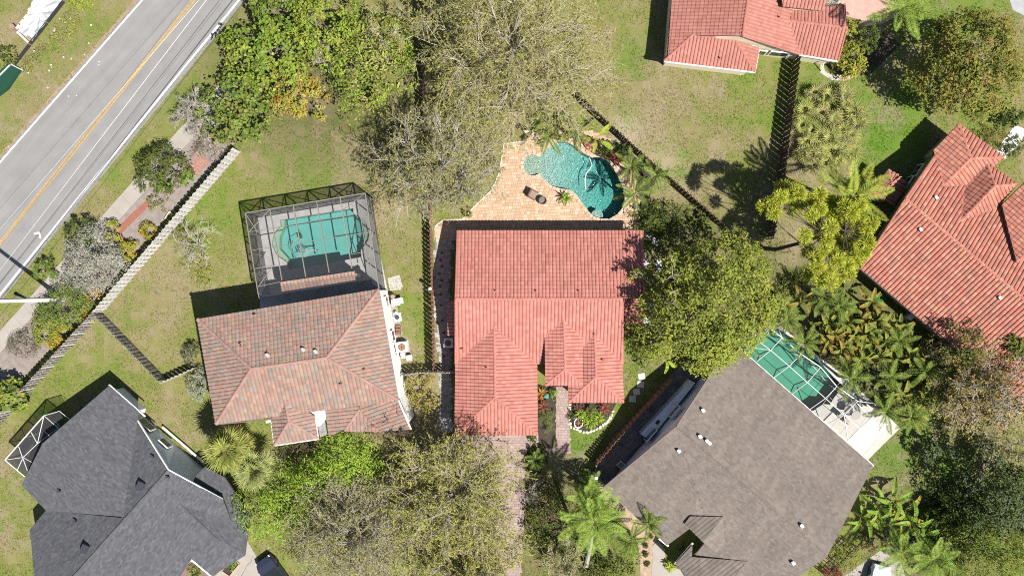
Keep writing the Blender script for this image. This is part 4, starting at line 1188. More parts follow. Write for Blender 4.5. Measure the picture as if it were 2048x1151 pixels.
fence('short pale grey picket fence between the brown tiled house and the side path', [(803, 747), (845, 741), (902, 741)], 1.8, .21, .175, M_PICKL, seed=10)
fence('dark slatted gate fence at the lower corner of the taupe shingle house', [(1642, 1142), (1700, 1084)], 1.5, .28, .07, M_PICKB, seed=11)
# the white gate piece at the end of the terracotta fence
g = thing('white_gate', 'white gate panel at the lower end of the terracotta fence', 'gate', W(1189, 949))
mb = MB(); mb.bar(W(1191, 951, .9), W(1213, 971, .9), .06, 1.7); mb.build('panel', M_PICKW, g)
mb = MB(); mb.box(W(1190, 950, .95), (.24, .24, 1.9)); mb.build('post', M_FASC, g)
mb = MB(); mb.bar(W(1196, 918, 1.0), W(1190, 946, 1.0), .04, .05); mb.bar(W(1196, 918, .3), W(1190, 946, .3), .04, .05); mb.build('rail', M_PICKL, g)

# ---------------------------------------------------------------- screen cages
def screen_mat(name, dens, col):
    m = bpy.data.materials.new(name); m.use_nodes = True; nt = m.node_tree
    p = nt.nodes['Principled BSDF']; p.inputs['Base Color'].default_value = (*col, 1); p.inputs['Roughness'].default_value = .9
    tr = _n(nt, 'ShaderNodeBsdfTransparent'); mx = _n(nt, 'ShaderNodeMixShader'); mx.inputs[0].default_value = dens
    nt.links.new(tr.outputs[0], mx.inputs[1]); nt.links.new(p.outputs[0], mx.inputs[2]); nt.links.new(mx.outputs[0], nt.nodes['Material Output'].inputs[0])
    return m
M_SCR = screen_mat('insect_screen', .22, (.05, .05, .05)); M_SCRW = screen_mat('insect_screen_dense', .52, (.035, .035, .038)); M_SCRL = screen_mat('insect_screen_light', .12, (.10, .10, .10))
M_BEAMG = mat('bronze_grey_beam', (.165, .155, .14), .5, orand=.12)
M_BEAMW = mat('white_beam', (.50, .50, .49), .5, orand=.1)
class Cage:
    def __init__(s, name, label, pos, m):
        s.root = thing(name, label, 'pool cage', W(*pos)); s.m = m
    def beam(s, a, b, w=.09, t=.05):
        A = W(*a); B = W(*b); mb = MB(); mb.bar(A, B, t, w); mb.build('beam', s.m, s.root)
    def post(s, p, h, w=.09):
        A = W(*p, h); mb = MB(); mb.box((A.x, A.y, h / 2), (w, w, h)); mb.build('post', s.m, s.root)
    def screen(s, pts, m=None):
        mb = MB(); mb.face([W(*p) if len(p) == 3 else p for p in pts]); mb.build('screen_panel', m or M_SCR, s.root)
    def drop(s, a, b, n, z0=.03, brace=(), m=None, mid=True):
        """a screen wall below the top line a-b with n bays"""
        A, B = W(*a), W(*b); A0, B0 = Vector((A.x, A.y, z0)), Vector((B.x, B.y, z0))
        mb = MB(); mb.face([A, B, B0, A0]); mb.build('screen_panel', m or M_SCRW, s.root)
        for k in range(n + 1):
            p = A.lerp(B, k / n); mb = MB(); mb.box((p.x, p.y, p.z / 2), (.08, .08, p.z)); mb.build('post', s.m, s.root)
        if mid:
            mb = MB(); mb.bar((A + A0) / 2 + Vector((0, 0, -.5)), (B + B0) / 2 + Vector((0, 0, -.5)), .05, .07); mb.build('beam', s.m, s.root)
        mb = MB(); mb.bar(A, B, .08, .12); mb.build('beam', s.m, s.root)
        for k in brace:
            p = A.lerp(B, k / n); q = A0.lerp(B0, (k + 1) / n)
            mb = MB(); mb.bar(p, q, .05, .06); mb.build('brace', s.m, s.root)
            p = A.lerp(B, (k + 1) / n); q = A0.lerp(B0, k / n)
            mb = MB(); mb.bar(p, q, .05, .06); mb.build('brace', s.m, s.root)
cb = Cage('pool_cage', 'grey framed screen cage over the green blue pool behind the brown tiled house', (640, 480), M_BEAMG)
hc = 3.3
def cq(x, y): return (400 + x / 3.0, 340 + y / 3.0)
nw, ne, se, sw_ = cq(272, 258), cq(992, 138), cq(1078, 740), cq(350, 745)
cb.drop((*nw, hc), (*ne, hc), 5, brace=(0, 1, 2, 3, 4)); cb.drop((*sw_, hc), (*nw, hc), 4, brace=(0, 3)); cb.drop((*ne, hc), (*se, hc), 5, brace=())
xs = [(560, 210, 635, 640), (700, 185, 775, 615), (840, 158, 912, 590), (420, 235, 492, 660)]
for x0, y0, x1, y1 in xs: cb.beam((*cq(x0, y0), hc + .02), (*cq(x1, y1), hc + .02), .14, .07)
cb.beam((*cq(313, 480), hc), (*cq(1038, 370), hc), .10, .05); cb.beam((*cq(292, 372), hc), (*cq(1012, 250), hc), .10, .05)
cb.beam((*cq(332, 590), hc), (*cq(430, 573), hc)); cb.beam((*cq(1056, 480), hc), (*cq(905, 505), hc)); cb.beam((*cq(350, 697), hc), (*cq(485, 670), hc))
cb.beam((*cq(272, 258), hc), (*cq(345, 372), hc), .08, .05); cb.beam((*cq(292, 372), hc), (*cq(420, 235), hc), .08, .05); cb.beam((*cq(350, 700), hc), (*cq(440, 570), hc), .08, .05)
cb.beam((*cq(840, 250), hc), (*cq(992, 138), hc), .08, .05); cb.beam((*cq(1038, 370), hc), (*cq(1000, 610), hc), .08, .05); cb.beam((*cq(1000, 500), hc), (*cq(1075, 700), hc), .08, .05)
cb.beam((*cq(350, 745), hc), (*cq(362, 790), hc)); cb.beam((*cq(950, 190), hc), (*cq(1020, 640), hc), .07, .05)
cb.screen([(*nw, hc - .02), (*ne, hc - .02), (*se, hc - .02), (*cq(905, 760), hc - .02), (*cq(490, 790), hc - .02), (*sw_, hc - .02)])
# cage C behind the grey house
cc = Cage('pool_cage', 'small white framed screen cage behind the grey shingle house', (60, 900), M_BEAMW)
def cz(x, y): return (x / 3.0, 767 + y / 3.0)
h = 2.6
cc.beam = lambda a, b, w=.09, t=.04: Cage.beam(cc, a, b, w, t)
cc.drop((*cz(32, 455), h), (*cz(265, 190), h), 2, brace=(), m=M_SCRW, mid=False); cc.drop((*cz(150, 555), h), (*cz(32, 455), h), 1, m=M_SCRW, mid=False)
cc.beam((*cz(265, 190), h), (*cz(355, 268), h)); cc.beam((*cz(265, 190), h), (*cz(358, 163), h), .07); cc.beam((*cz(140, 440), h), (*cz(225, 358), h)); cc.beam((*cz(225, 358), h), (*cz(350, 265), h), .06)
cc.beam((*cz(112, 375), h), (*cz(165, 520), h), .07); cc.beam((*cz(188, 290), h), (*cz(225, 358), h), .07); cc.beam((*cz(140, 440), h), (*cz(190, 468), h)); cc.beam((*cz(32, 455), h), (*cz(140, 440), h), .06); cc.beam((*cz(140, 440), h), (*cz(105, 515), h), .07)
cc.beam((*cz(225, 358), h), (*cz(262, 200), h), .06); cc.beam((*cz(358, 163), h), (*cz(420, 215), h), .07)
cc.screen([(*cz(32, 455), h - .02), (*cz(265, 190), h - .02), (*cz(358, 163), h - .02), (*cz(400, 245), h - .02), (*cz(255, 380), h - .02), (*cz(150, 555), h - .02)], M_SCRW)
sheet('cage_deck', [cz(75, 450), cz(275, 215), cz(390, 260), cz(180, 540)], .03, mat('dark_deck', (.09, .09, .08), .9, (3, .2)))
# cage D over the deep green pool
cd = Cage('pool_cage', 'white framed screen cage along the upper right side of the taupe shingle house', (1640, 780), M_BEAMW)
def dz(x, y): return (1470 + x / 4.427, 640 + y / 4.427)
h = 2.75; hm = 3.5
midl = [dz(200, 180), dz(315, 265), dz(478, 405), dz(640, 550), dz(800, 690), dz(965, 838)]
outl = [dz(310, 70), dz(415, 155), dz(585, 300), dz(757, 415), dz(900, 585), dz(1085, 715)]
inn = [dz(25, 225), dz(190, 365), dz(345, 505), dz(505, 650), dz(665, 785), dz(830, 915)]
for k in range(6):
    cd.beam((*inn[k], 2.7), (*midl[k], hm)); cd.beam((*midl[k], hm), (*outl[k], h))
    if k:
        cd.beam((*midl[k - 1], hm), (*midl[k], hm)); cd.beam((*outl[k - 1], h), (*outl[k], h), .14)
        cd.screen([(*inn[k - 1], 2.69), (*midl[k - 1], hm - .02), (*midl[k], hm - .02), (*inn[k], 2.69)], M_SCRL); cd.screen([(*midl[k - 1], hm - .02), (*outl[k - 1], h - .02), (*outl[k], h - .02), (*midl[k], hm - .02)], M_SCRL)
        cd.drop((*outl[k - 1], h), (*outl[k], h), 1, m=M_SCR)
    else: pass
for a, b in ((dz(965, 838), dz(1105, 960)), (dz(965, 838), dz(1000, 1060)), (dz(1080, 735), dz(1175, 830)), (dz(1080, 715), dz(1235, 735))): cd.beam((*a, hm - .3), (*b, 2.6), .09)
cd.beam((*dz(20, 220), 2.7), (*dz(178, 60), 2.7), .12); cd.beam((*dz(85, 232), 2.8), (*midl[1], hm)); cd.beam((*outl[1], h), (*dz(370, 30), 2.7)); cd.beam((*dz(1105, 960), 2.6), (*dz(1235, 835), 2.6), .1); cd.beam((*dz(1000, 1065), 2.6), (*dz(1105, 960), 2.6), .1)
cd.screen([(*inn[5], 2.69), (*midl[5], hm - .02), (*dz(1105, 960), 2.6), (*dz(1000, 1060), 2.6)], M_SCRL)
cd.screen([(*midl[5], hm - .02), (*outl[5], h - .02), (*dz(1235, 835), 2.6), (*dz(1105, 960), 2.6)], M_SCRL)
# bright white slab beyond its end
sheet('pool_deck', [dz(1003, 1066), dz(1180, 885), dz(1360, 915), dz(1165, 1145), dz(1090, 1151)], .040, mat('bright_white_slab', (.62, .62, .60), .7, (1.5, .04)), thick=.03)
# ---------------------------------------------------------------- vegetation
M_LEAF = mat('leaf', (0, 0, 0), .6, attr=True, spec=.18, translucent=.22)
GAIN = np.array((1.38, 1.36, .86))
def gained(C):
    return np.where(C[:, 2:3] > .6 * C[:, 1:2], C * 1.15, C * GAIN)
M_BARK = mat('bark', (.16, .135, .11), .95, (6, .25))
M_BARKG = mat('grey_twig', (.34, .30, .245), .9, (6, .2))
M_BARKP = mat('pale_branch', (.33, .30, .265), .85, (6, .15))
M_BARKD = mat('dark_branch', (.07, .055, .045), .9, (6, .2))
M_PALMT = mat('palm_trunk', (.27, .245, .215), .9, (1, .1), (14, .2))

class Leaves:
    """leaf blades as four sided faces: base, left, tip, right"""
    def __init__(s): s.P = []; s.D = []; s.N = []; s.L = []; s.B = []; s.C = []
    def add(s, P, D, N, L, B, C):
        s.P.append(np.asarray(P)); s.D.append(np.asarray(D)); s.N.append(np.asarray(N)); s.L.append(np.asarray(L)); s.B.append(np.asarray(B)); s.C.append(np.asarray(C))
    def mesh(s, name, m=None, fold=.12):
        P = np.concatenate(s.P); D = np.concatenate(s.D); N = np.concatenate(s.N); L = np.concatenate(s.L)[:, None]; B = np.concatenate(s.B)[:, None]; C = np.concatenate(s.C)
        D = D / (np.linalg.norm(D, axis=1, keepdims=True) + 1e-9)
        Sd = np.cross(N, D); Sd /= (np.linalg.norm(Sd, axis=1, keepdims=True) + 1e-9)
        Nn = np.cross(D, Sd)
        mid = P + D * L * .45
        v0 = P; v1 = mid + Sd * B * .5 + Nn * B * fold; v2 = P + D * L - Nn * L * .08; v3 = mid - Sd * B * .5 + Nn * B * fold
        n = len(P)
        V = np.stack([v0, v1, v2, v3], 1).reshape(-1, 3); V[:, 2] = np.maximum(V[:, 2], .01)
        F = np.arange(n * 4).reshape(n, 4)
        return npmesh(name, V, F, m or M_LEAF, gained(C))
def rand_dirs(rng, n):
    v = rng.normal(size=(n, 3)); return v / np.linalg.norm(v, axis=1, keepdims=True)
def pick(rng, pal, n):
    pal = np.array(pal); return pal[rng.integers(0, len(pal), n)]

def crown_shape(rng, lob):
    a = rng.uniform(0, 6.28, 4)
    return lambda t: 1 + lob * (.9 * np.sin(2 * t + a[0]) + .8 * np.sin(3 * t + a[1]) + .6 * np.sin(5 * t + a[2]) + .45 * np.sin(8 * t + a[3]))
def leafy(lv, rng, c, rx, ry, rot, z0, z1, ncl, nl, leaf, pal, spread=.11, lob=.10, up=.55, jit=.22, aspect=.55, inner=.25, hollow=0.0, twigs=None):
    """clumps of leaves on the upper shell of a lobed dome (and some inside it); returns the clump centres"""
    shp = crown_shape(rng, lob)
    t = rng.uniform(0, 2 * math.pi, ncl); q = np.sqrt(rng.uniform(hollow, 1, ncl)); rr = q * shp(t)
    x = rx * rr * np.cos(t); y = ry * rr * np.sin(t)
    ca, sa = math.cos(rot), math.sin(rot)
    X = c[0] + x * ca - y * sa; Y = c[1] + x * sa + y * ca
    top = np.sqrt(np.clip(1 - (q * .97) ** 2, 0.02, 1))
    lowf = rng.random(ncl) < inner
    f = np.where(lowf, rng.uniform(.1, .8, ncl), rng.uniform(.78, 1.08, ncl))
    Z = z0 + (z1 - z0) * top * f
    Cc = np.stack([X, Y, Z], 1)
    R_ = max(rx, ry)
    sp = R_ * spread * .82 * rng.uniform(.55, 1.35, ncl)
    k = np.repeat(np.arange(ncl), nl)
    off = rng.normal(size=(ncl * nl, 3)); off /= np.maximum(.6, np.linalg.norm(off, axis=1, keepdims=True)) ** .45
    P = Cc[k] + off * sp[k][:, None] * np.array((1, 1, .62))
    outw = (Cc - np.array((c[0], c[1], z0))) ; outw /= np.linalg.norm(outw, axis=1, keepdims=True) + 1e-6
    N = np.array((0, 0, up)) + .45 * outw[k] + .55 * rand_dirs(rng, len(k)) + .35 * off
    D = np.cross(N, rand_dirs(rng, len(k))) + .25 * off - np.array((0, 0, .15))
    L = leaf * rng.uniform(.65, 1.3, len(k))
    col = pick(rng, pal, ncl)[k] * .6 + pick(rng, pal, len(k)) * .4
    col = col * rng.uniform(1 - jit, 1 + jit, (len(k), 1))
    P[:, 2] = np.maximum(P[:, 2], .05)
    lv.add(P, D, N, L, L * aspect * rng.uniform(.8, 1.2, len(k)), col)
    return Cc
def limbs(mb, rng, base, ztr, tips, r0, n=7):
    """a trunk and limbs that reach n of the clump centres"""
    b = Vector(base); top = b + Vector((rng.uniform(-.2, .2), rng.uniform(-.2, .2), ztr))
    mb.tube([b, b.lerp(top, .5) + Vector((.04, .03, 0)), top], [r0 * 1.25, r0, r0 * .85], 7)
    idx = rng.choice(len(tips), min(n, len(tips)), replace=False)
    for i in idx:
        e = Vector(tips[i]); m1 = top.lerp(e, .45) + Vector((0, 0, .12 * (e - top).length))
        mb.tube([top - Vector((0, 0, .1)), m1, e], [r0 * .5, r0 * .3, r0 * .08], 5, cap=False)
def tree(name, label, cat, px, py, rp, h, pal, leaf=.26, ncl=150, nl=40, ry=None, rot=0.0, z0f=.30, group=None, seed=1, bark=None, trunk=True, lob=.10, spread=.11, up=.55, aspect=.55, inner=.25, hc=.6, jit=.22, crown_name='crown'):
    rng = np.random.default_rng(seed)
    c = W(px, py, h * hc); k = (1 - h * hc / HC) / S
    root = thing(name, label, cat, (c.x, c.y, 0), group)
    lv = Leaves()
    tips = leafy(lv, rng, c, rp * k * .93, (ry or rp) * k * .93, rot, h * z0f, h, ncl, nl, leaf, pal, lob=lob, spread=spread, up=up, aspect=aspect, inner=inner, jit=jit)
    if trunk:
        mb = MB(); limbs(mb, rng, (c.x, c.y, 0), h * z0f * .9, tips, max(.05, h * .022), 9)
        mb.build('trunk', bark or M_BARK, root)
    place(crown_name, lv.mesh(crown_name), root)
    return root

def sparse_tree(name, label, px, py, rp, h, pal, leaf=.22, nl=6, nlimb=10, nbr=8, ntw=7, ry=None, rot=0., seed=1, bark=None, group=None, droop=.25, zt=.28, twig_r=.012, lean=(0, 0), cat='tree', aspect=.28, up=.45, bend=.35, pieces=3, tube=4):
    """an open crown: visible limbs, boughs and twigs, narrow leaves along the twigs"""
    rng = np.random.default_rng(seed); rd = random.Random(seed)
    c = W(px, py, h * .6); k = (1 - h * .6 / HC) / S; Rx = rp * k; Ry = (ry or rp) * k
    root = thing(name, label, cat, (c.x + lean[0], c.y + lean[1], 0), group)
    mb = MB(); tw = MB()
    base = Vector((c.x + lean[0], c.y + lean[1], 0)); fork = base + Vector((-lean[0] * .3, -lean[1] * .3, h * zt))
    r0 = h * .022
    mb.tube([base, base.lerp(fork, .5), fork], [r0 * 1.3, r0 * 1.05, r0], 7)
    TP = []; TD = []
    ca, sa = math.cos(rot), math.sin(rot)
    for i in range(nlimb):
        t = 2 * math.pi * (i + rd.uniform(-.35, .35)) / nlimb
        q = rd.uniform(.5, 1.0) if i % 3 else rd.uniform(.04, .42)
        ex, ey = Rx * q * math.cos(t), Ry * q * math.sin(t)
        E = Vector((c.x + ex * ca - ey * sa, c.y + ex * sa + ey * ca, h * (.98 - .42 * q * q) + rd.uniform(-.3, .3)))
        pts = []
        for s in (0, .25, .5, .75, 1):
            p = fork.lerp(E, s) + Vector((rd.uniform(-1, 1), rd.uniform(-1, 1), 0)) * (.05 * (E - fork).length) * (s > 0)
            p.z += (E - fork).length * .14 * math.sin(math.pi * s)
            pts.append(p)
        mb.tube(pts, [r0 * .55, r0 * .42, r0 * .3, r0 * .18, r0 * .07], 5, cap=False)
        for j in range(nbr):
            s = .25 + .75 * (j + rd.random()) / nbr
            f = s * 4; a = int(min(3, f)); B0 = pts[a].lerp(pts[a + 1], f - a)
            d = (pts[a + 1] - pts[a]).normalized(); side = rd.choice((-1, 1))
            ang = rd.uniform(.35, 1.1) * side
            d = Matrix.Rotation(ang, 3, 'Z') @ d; d.z = d.z * .4 + rd.uniform(-.05, .35); d.normalize()
            Lb = (Rx + Ry) * .5 * rd.uniform(.22, .42) * (1.15 - .5 * s)
            M1 = B0 + d * Lb * .5 + Vector((0, 0, .06 * Lb)); E1 = B0 + d * Lb + Vector((0, 0, -droop * Lb * .3))
            mb.tube([B0, M1, E1], [r0 * .2, r0 * .12, r0 * .05], 4, cap=False)
            for q2 in range(ntw):
                s2 = .15 + .85 * (q2 + rd.random()) / ntw
                T0 = B0.lerp(M1, s2 * 2) if s2 < .5 else M1.lerp(E1, s2 * 2 - 1)
                d2 = Matrix.Rotation(rd.uniform(.3, 1.2) * rd.choice((-1, 1)), 3, 'Z') @ d
                d2.z = rd.uniform(-.25, .55); d2.normalize()
                Lt = rd.uniform(.45, 1.0) * (.25 + .09 * (Rx + Ry))
                side2 = Vector((-d2.y, d2.x, 0)) * rd.uniform(-bend, bend) * Lt
                T1 = T0 + d2 * Lt * .55 + side2 * .3; T2 = T0 + d2 * Lt + side2 + Vector((0, 0, -droop * Lt))
                tw.tube([T0, T1, T2], [twig_r * 1.3, twig_r, twig_r * .4], 3, cap=False)
                for u in np.linspace(.2, 1.0, nl):
                    u = u + rd.uniform(-.08, .08)
                    p = T0.lerp(T1, u * 1.8) if u < .55 else T1.lerp(T2, min(1, (u - .55) / .45))
                    TP.append(p); TD.append(d2 + side2 / max(.1, Lt) * u)
    mb.build('trunk', bark or M_BARKG, root)
    o = tw.build('twigs', bark or M_BARKG, root); o['kind'] = 'stuff'
    if nl and len(TP):
        P = np.array([tuple(p) for p in TP]); D0 = np.array([tuple(d) for d in TD]); n = len(P)
        D = D0 * .7 + .75 * rand_dirs(rng, n) * np.array((1, 1, .5)); N = np.array((0, 0, up)) + .6 * rand_dirs(rng, n)
        L = leaf * rng.uniform(.6, 1.35, n)
        col = pick(rng, pal, n) * rng.uniform(.75, 1.25, (n, 1))
        lv = Leaves(); lv.add(P, D, N, L, L * aspect, col)
        place('crown', lv.mesh('crown'), root)
    return root

# ---- palms
PALM_MESH = {}
def frond_mesh(kind, var):
    """one feather frond along +x, starting at the origin"""
    key = (kind, var)
    if key in PALM_MESH: return PALM_MESH[key]
    K = dict(
        coconut=dict(L=3.5, n=50, ll=.78, w=.060, arch=.50, droop=1.35, hang=.50, fwd=.55, pal=[(.15, .19, .035), (.11, .155, .03), (.20, .21, .05)]),
        queen=dict(L=3.1, n=46, ll=.62, w=.050, arch=.50, droop=1.25, hang=.35, fwd=.45, pal=[(.115, .18, .04), (.145, .215, .05), (.085, .135, .03)]),
        areca=dict(L=1.95, n=28, ll=.40, w=.046, arch=.62, droop=1.30, hang=.45, fwd=.75, pal=[(.07, .112, .027), (.10, .145, .036), (.05, .085, .02)]),
        cycad=dict(L=1.1, n=26, ll=.26, w=.04, arch=.45, droop=.75, hang=.0, fwd=.5, pal=[(.045, .075, .025), (.06, .09, .03)]),
        roebel=dict(L=1.35, n=26, ll=.32, w=.05, arch=.45, droop=.9, hang=.2, fwd=.6, pal=[(.07, .115, .03), (.10, .15, .04), (.05, .09, .025)]),
    )[kind]
    rng = np.random.default_rng(100 + var * 7 + len(kind)); rd = random.Random(var * 13 + len(kind))
    lv = Leaves(); L = K['L'] * rd.uniform(.9, 1.05); side_bend = rd.uniform(-.18, .18)
    def rach(s): return Vector((L * (s - .08 * s * s), side_bend * L * s * s, L * (K['arch'] * s - K['droop'] * .62 * s * s)))
    n = K['n']
    P = []; D = []; N = []; LL = []; BB = []; CC = []
    for i in range(n):
        s = .10 + .90 * (i + .5) / n
        p = rach(s); t = (rach(min(1, s + .03)) - rach(s - .03)).normalized()
        prof = (math.sin(math.pi * (.12 + .83 * s))) ** .7
        for sd in (-1, 1):
            sv = Vector((0, 1, 0)) * sd
            fw = K['fwd'] + .9 * max(0, s - .8)
            d = t * fw + sv * .85 + Vector((0, 0, .22 - K['hang'] + rd.uniform(-.15, .15)))
            d.normalize()
            nn = Vector((0, 0, 1)) + sv * -.35 + Vector((rd.uniform(-.3, .3), rd.uniform(-.3, .3), 0))
            P.append(tuple(p)); D.append(tuple(d)); N.append(tuple(nn)); LL.append(K['ll'] * prof * rd.uniform(.85, 1.12)); BB.append(K['w'] * rd.uniform(.8, 1.2))
            CC.append(np.array(rd.choice(K['pal'])) * rd.uniform(.8, 1.2))
    # the rachis as a chain of narrow blades
    for i in range(9):
        a = rach(i / 9); b = rach((i + 1) / 9)
        P.append(tuple(a)); D.append(tuple(b - a)); N.append((0, 0, 1)); LL.append((b - a).length * 1.15); BB.append(.06); CC.append(np.array((.22, .22, .09)))
    lv.add(P, D, N, np.array(LL), np.array(BB), np.array(CC))
    me = lv.mesh('frond', fold=.05); PALM_MESH[key] = me
    return me
def fan_mesh(var, pal, nseg=22, spread=2.5, L=.95, pet=.9, w=.10, droop=.35):
    key = ('fan', var, nseg, round(L, 2), pal[0])
    if key in PALM_MESH: return PALM_MESH[key]
    rd = random.Random(var + 31); lv = Leaves(); P = []; D = []; N = []; LL = []; BB = []; CC = []
    h = Vector((pet, 0, pet * .25))
    P.append((0, 0, 0)); D.append(tuple(h)); N.append((0, 0, 1)); LL.append(h.length * 2.0); BB.append(.045); CC.append(np.array((.20, .20, .07)))
    for i in range(nseg):
        a = -spread + 2 * spread * (i + .5) / nseg + rd.uniform(-.04, .04)
        d = Vector((math.cos(a) , math.sin(a), -droop * (.5 + .5 * abs(math.sin(a))) + rd.uniform(-.1, .1))); d.normalize()
        l = L * (.72 + .28 * math.cos(a * .6)) * rd.uniform(.88, 1.1)
        P.append(tuple(h)); D.append(tuple(d)); N.append((rd.uniform(-.35, .35), rd.uniform(-.35, .35), 1)); LL.append(l); BB.append(w); CC.append(np.array(rd.choice(pal)) * rd.uniform(.8, 1.25))
    lv.add(P, D, N, np.array(LL), np.array(BB), np.array(CC)); me = lv.mesh('fan_leaf', fold=.18); PALM_MESH[key] = me
    return me
def paddle_mesh(var, pal, L=1.5, wd=.45, edge=None, pet=.5, torn=.3):
    """a broad banana or heliconia leaf with a folded midrib and split edges"""
    key = ('pad', var, round(L, 2), pal[0])
    if key in PALM_MESH: return PALM_MESH[key]
    rd = random.Random(var + 77); V = []; F = []; C = []
    n = 9; base = np.array(rd.choice(pal))
    def mid(s): return Vector((pet + L * s * (1 - .12 * s), 0, pet * .55 + L * (.35 * s - .75 * s * s)))
    def quad(a, b, c, d, col): 
        i = len(V); V.extend([tuple(a), tuple(b), tuple(c), tuple(d)]); F.append((i, i + 1, i + 2, i + 3)); C.append(col)
    quad((0, .025, 0), mid(0) + Vector((0, .025, 0)), mid(0) + Vector((0, -.025, 0)), (0, -.025, 0), np.array((.2, .2, .06)))
    for sd in (-1, 1):
        for k in range(n):
            s0, s1 = k / n, (k + 1) / n
            if rd.random() < torn: s1 -= .03
            w0 = wd * .5 * math.sin(math.pi * min(.97, .10 + .86 * s0)) ** .6; w1 = wd * .5 * math.sin(math.pi * min(.985, .10 + .86 * s1)) ** .6
            dz0 = rd.uniform(.15, .4) * w0; dz1 = dz0 + rd.uniform(-.06, .06) * wd
            o0 = Vector((.05, sd * w0, dz0)); o1 = Vector((.05, sd * w1, dz1))
            col = base * rd.uniform(.85, 1.15)
            q = [mid(s0), mid(s0) + o0, mid(s1) + o1, mid(s1)]
            if sd > 0: q = q[::-1]
            if edge is not None and k >= n - 3: col = col * .4 + np.array(edge) * .6
            quad(*q, col)
    me = npmesh('leaf', np.array(V), np.array(F), M_LEAF, gained(np.array(C))); PALM_MESH[key] = me
    return me
def rosette(root, meshes, n, at, pit0, pit1, sc, rd, part, az0=0.0, szj=.15, roll=.25, azr=None):
    """n copies of the leaf meshes round a growing point; inner ones rise, outer ones hang"""
    for i in range(n):
        az = az0 + i * 2.39996 + rd.uniform(-.18, .18)
        if azr: az = rd.uniform(*azr)
        f = (i + .5) / n
        p = pit0 + (pit1 - pit0) * f + rd.uniform(-.12, .12)
        M = Matrix.Translation(Vector(at)) @ Matrix.Rotation(az, 4, 'Z') @ Matrix.Rotation(-p, 4, 'Y') @ Matrix.Rotation(rd.uniform(-roll, roll), 4, 'X') @ Matrix.Scale(sc * rd.uniform(1 - szj, 1 + szj), 4)
        local(part, meshes[i % len(meshes)], root, M)
def palm(name, label, px, py, h, kind, n=14, sc=1.0, group=None, seed=1, base=None, pit=(1.0, -.45), cat='palm tree', tr=.11, part='frond', spear=True):
    rd = random.Random(seed)
    top = W(px, py, h); b = W(*base) if base else Vector((top.x + rd.uniform(-.15, .15), top.y + rd.uniform(-.15, .15), 0))
    root = thing(name, label, cat, b, group)
    if h > .5:
        mb = MB(); mid = b.lerp(top, .5) + Vector((.08, -.06, 0))
        mb.tube([b, b.lerp(mid, .5), mid, mid.lerp(top, .6), top], [tr * 1.5, tr * 1.15, tr, tr * .92, tr * .8], 8); mb.build('trunk', M_PALMT, root)
    ms = [frond_mesh(kind, v) for v in range(3)]
    rosette(root, ms, n, top - b, pit[0], pit[1], sc, rd, part, az0=rd.uniform(0, 6))
    return root
# ---------------------------------------------------------------- planting, from the top left to the bottom right
OLIVE_P = [(.17, .168, .062), (.205, .198, .085), (.14, .14, .055), (.25, .235, .12), (.19, .182, .075)]
BRIGHT = [(.095, .165, .024), (.125, .195, .032), (.065, .115, .018), (.155, .215, .045)]
YELLG = [(.155, .185, .04), (.19, .21, .055), (.115, .15, .03), (.215, .215, .07)]
GRAPE = [(.07, .11, .03), (.095, .14, .036), (.048, .08, .022), (.125, .16, .055), (.15, .14, .055)]
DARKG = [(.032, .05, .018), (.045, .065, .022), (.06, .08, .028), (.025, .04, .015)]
MIDG = [(.10, .128, .03), (.135, .16, .038), (.072, .094, .024), (.165, .18, .044), (.19, .20, .05)]
MANGO = [(.075, .10, .025), (.12, .135, .034), (.05, .066, .02), (.165, .155, .045), (.18, .11, .06), (.15, .16, .04)]
SILV = [(.20, .20, .16), (.25, .25, .205), (.16, .165, .125), (.29, .28, .23)]
CROT = [(.20, .19, .03), (.26, .20, .03), (.12, .14, .025), (.22, .11, .03), (.28, .24, .05)]
BRONZE = [(.15, .08, .065), (.11, .06, .05), (.19, .115, .085), (.16, .13, .06)]
RUST = [(.22, .14, .065), (.27, .17, .085), (.17, .115, .05), (.14, .14, .045), (.10, .105, .035)]
GREYG = [(.14, .135, .095), (.17, .165, .12), (.11, .11, .075), (.19, .18, .13)]

LIME = [(.15, .235, .035), (.185, .27, .045), (.105, .175, .028), (.20, .27, .06)]
# roadside strip
tree('sea_grape', 'dark sea grape at the lower end of the tall thicket, by the white fence end', 'tree', 468, 218, 76, 4.2, GRAPE, leaf=.29, ncl=95, nl=19, ry=90, rot=-.2, aspect=.95, seed=11, up=.38, lob=.08, group='thicket of trees beside the road')
tree('sea_grape', 'large yellow green sea grape in the upper left of the tall thicket, nearest the road', 'tree', 530, 108, 92, 5.2, GRAPE[:2] + YELLG[:3] + BRIGHT[:1], leaf=.28, ncl=130, nl=17, aspect=.95, seed=12, up=.38, group='thicket of trees beside the road')
tree('sea_grape', 'sea grape cut by the top edge of the photo, above the road', 'tree', 560, 10, 66, 5.0, GRAPE + BRIGHT[:1], leaf=.28, ncl=90, nl=17, aspect=.95, seed=13, up=.38, group='thicket of trees beside the road')
tree('broadleaf_tree', 'bright green broad tree in the thicket, left of the dark brown fence, with olive patches', 'tree', 745, 120, 95, 5.4, BRIGHT + YELLG[:2] + OLIVE_P[1:4], leaf=.25, ncl=150, nl=24, ry=105, seed=14, group='thicket of trees beside the road', lob=.14)
tree('broadleaf_tree', 'bright yellow green tree at the top of the thicket, just right of the sea grapes', 'tree', 650, 55, 78, 5.6, YELLG + BRIGHT[:2], leaf=.27, ncl=105, nl=24, seed=15, group='thicket of trees beside the road', lob=.14)
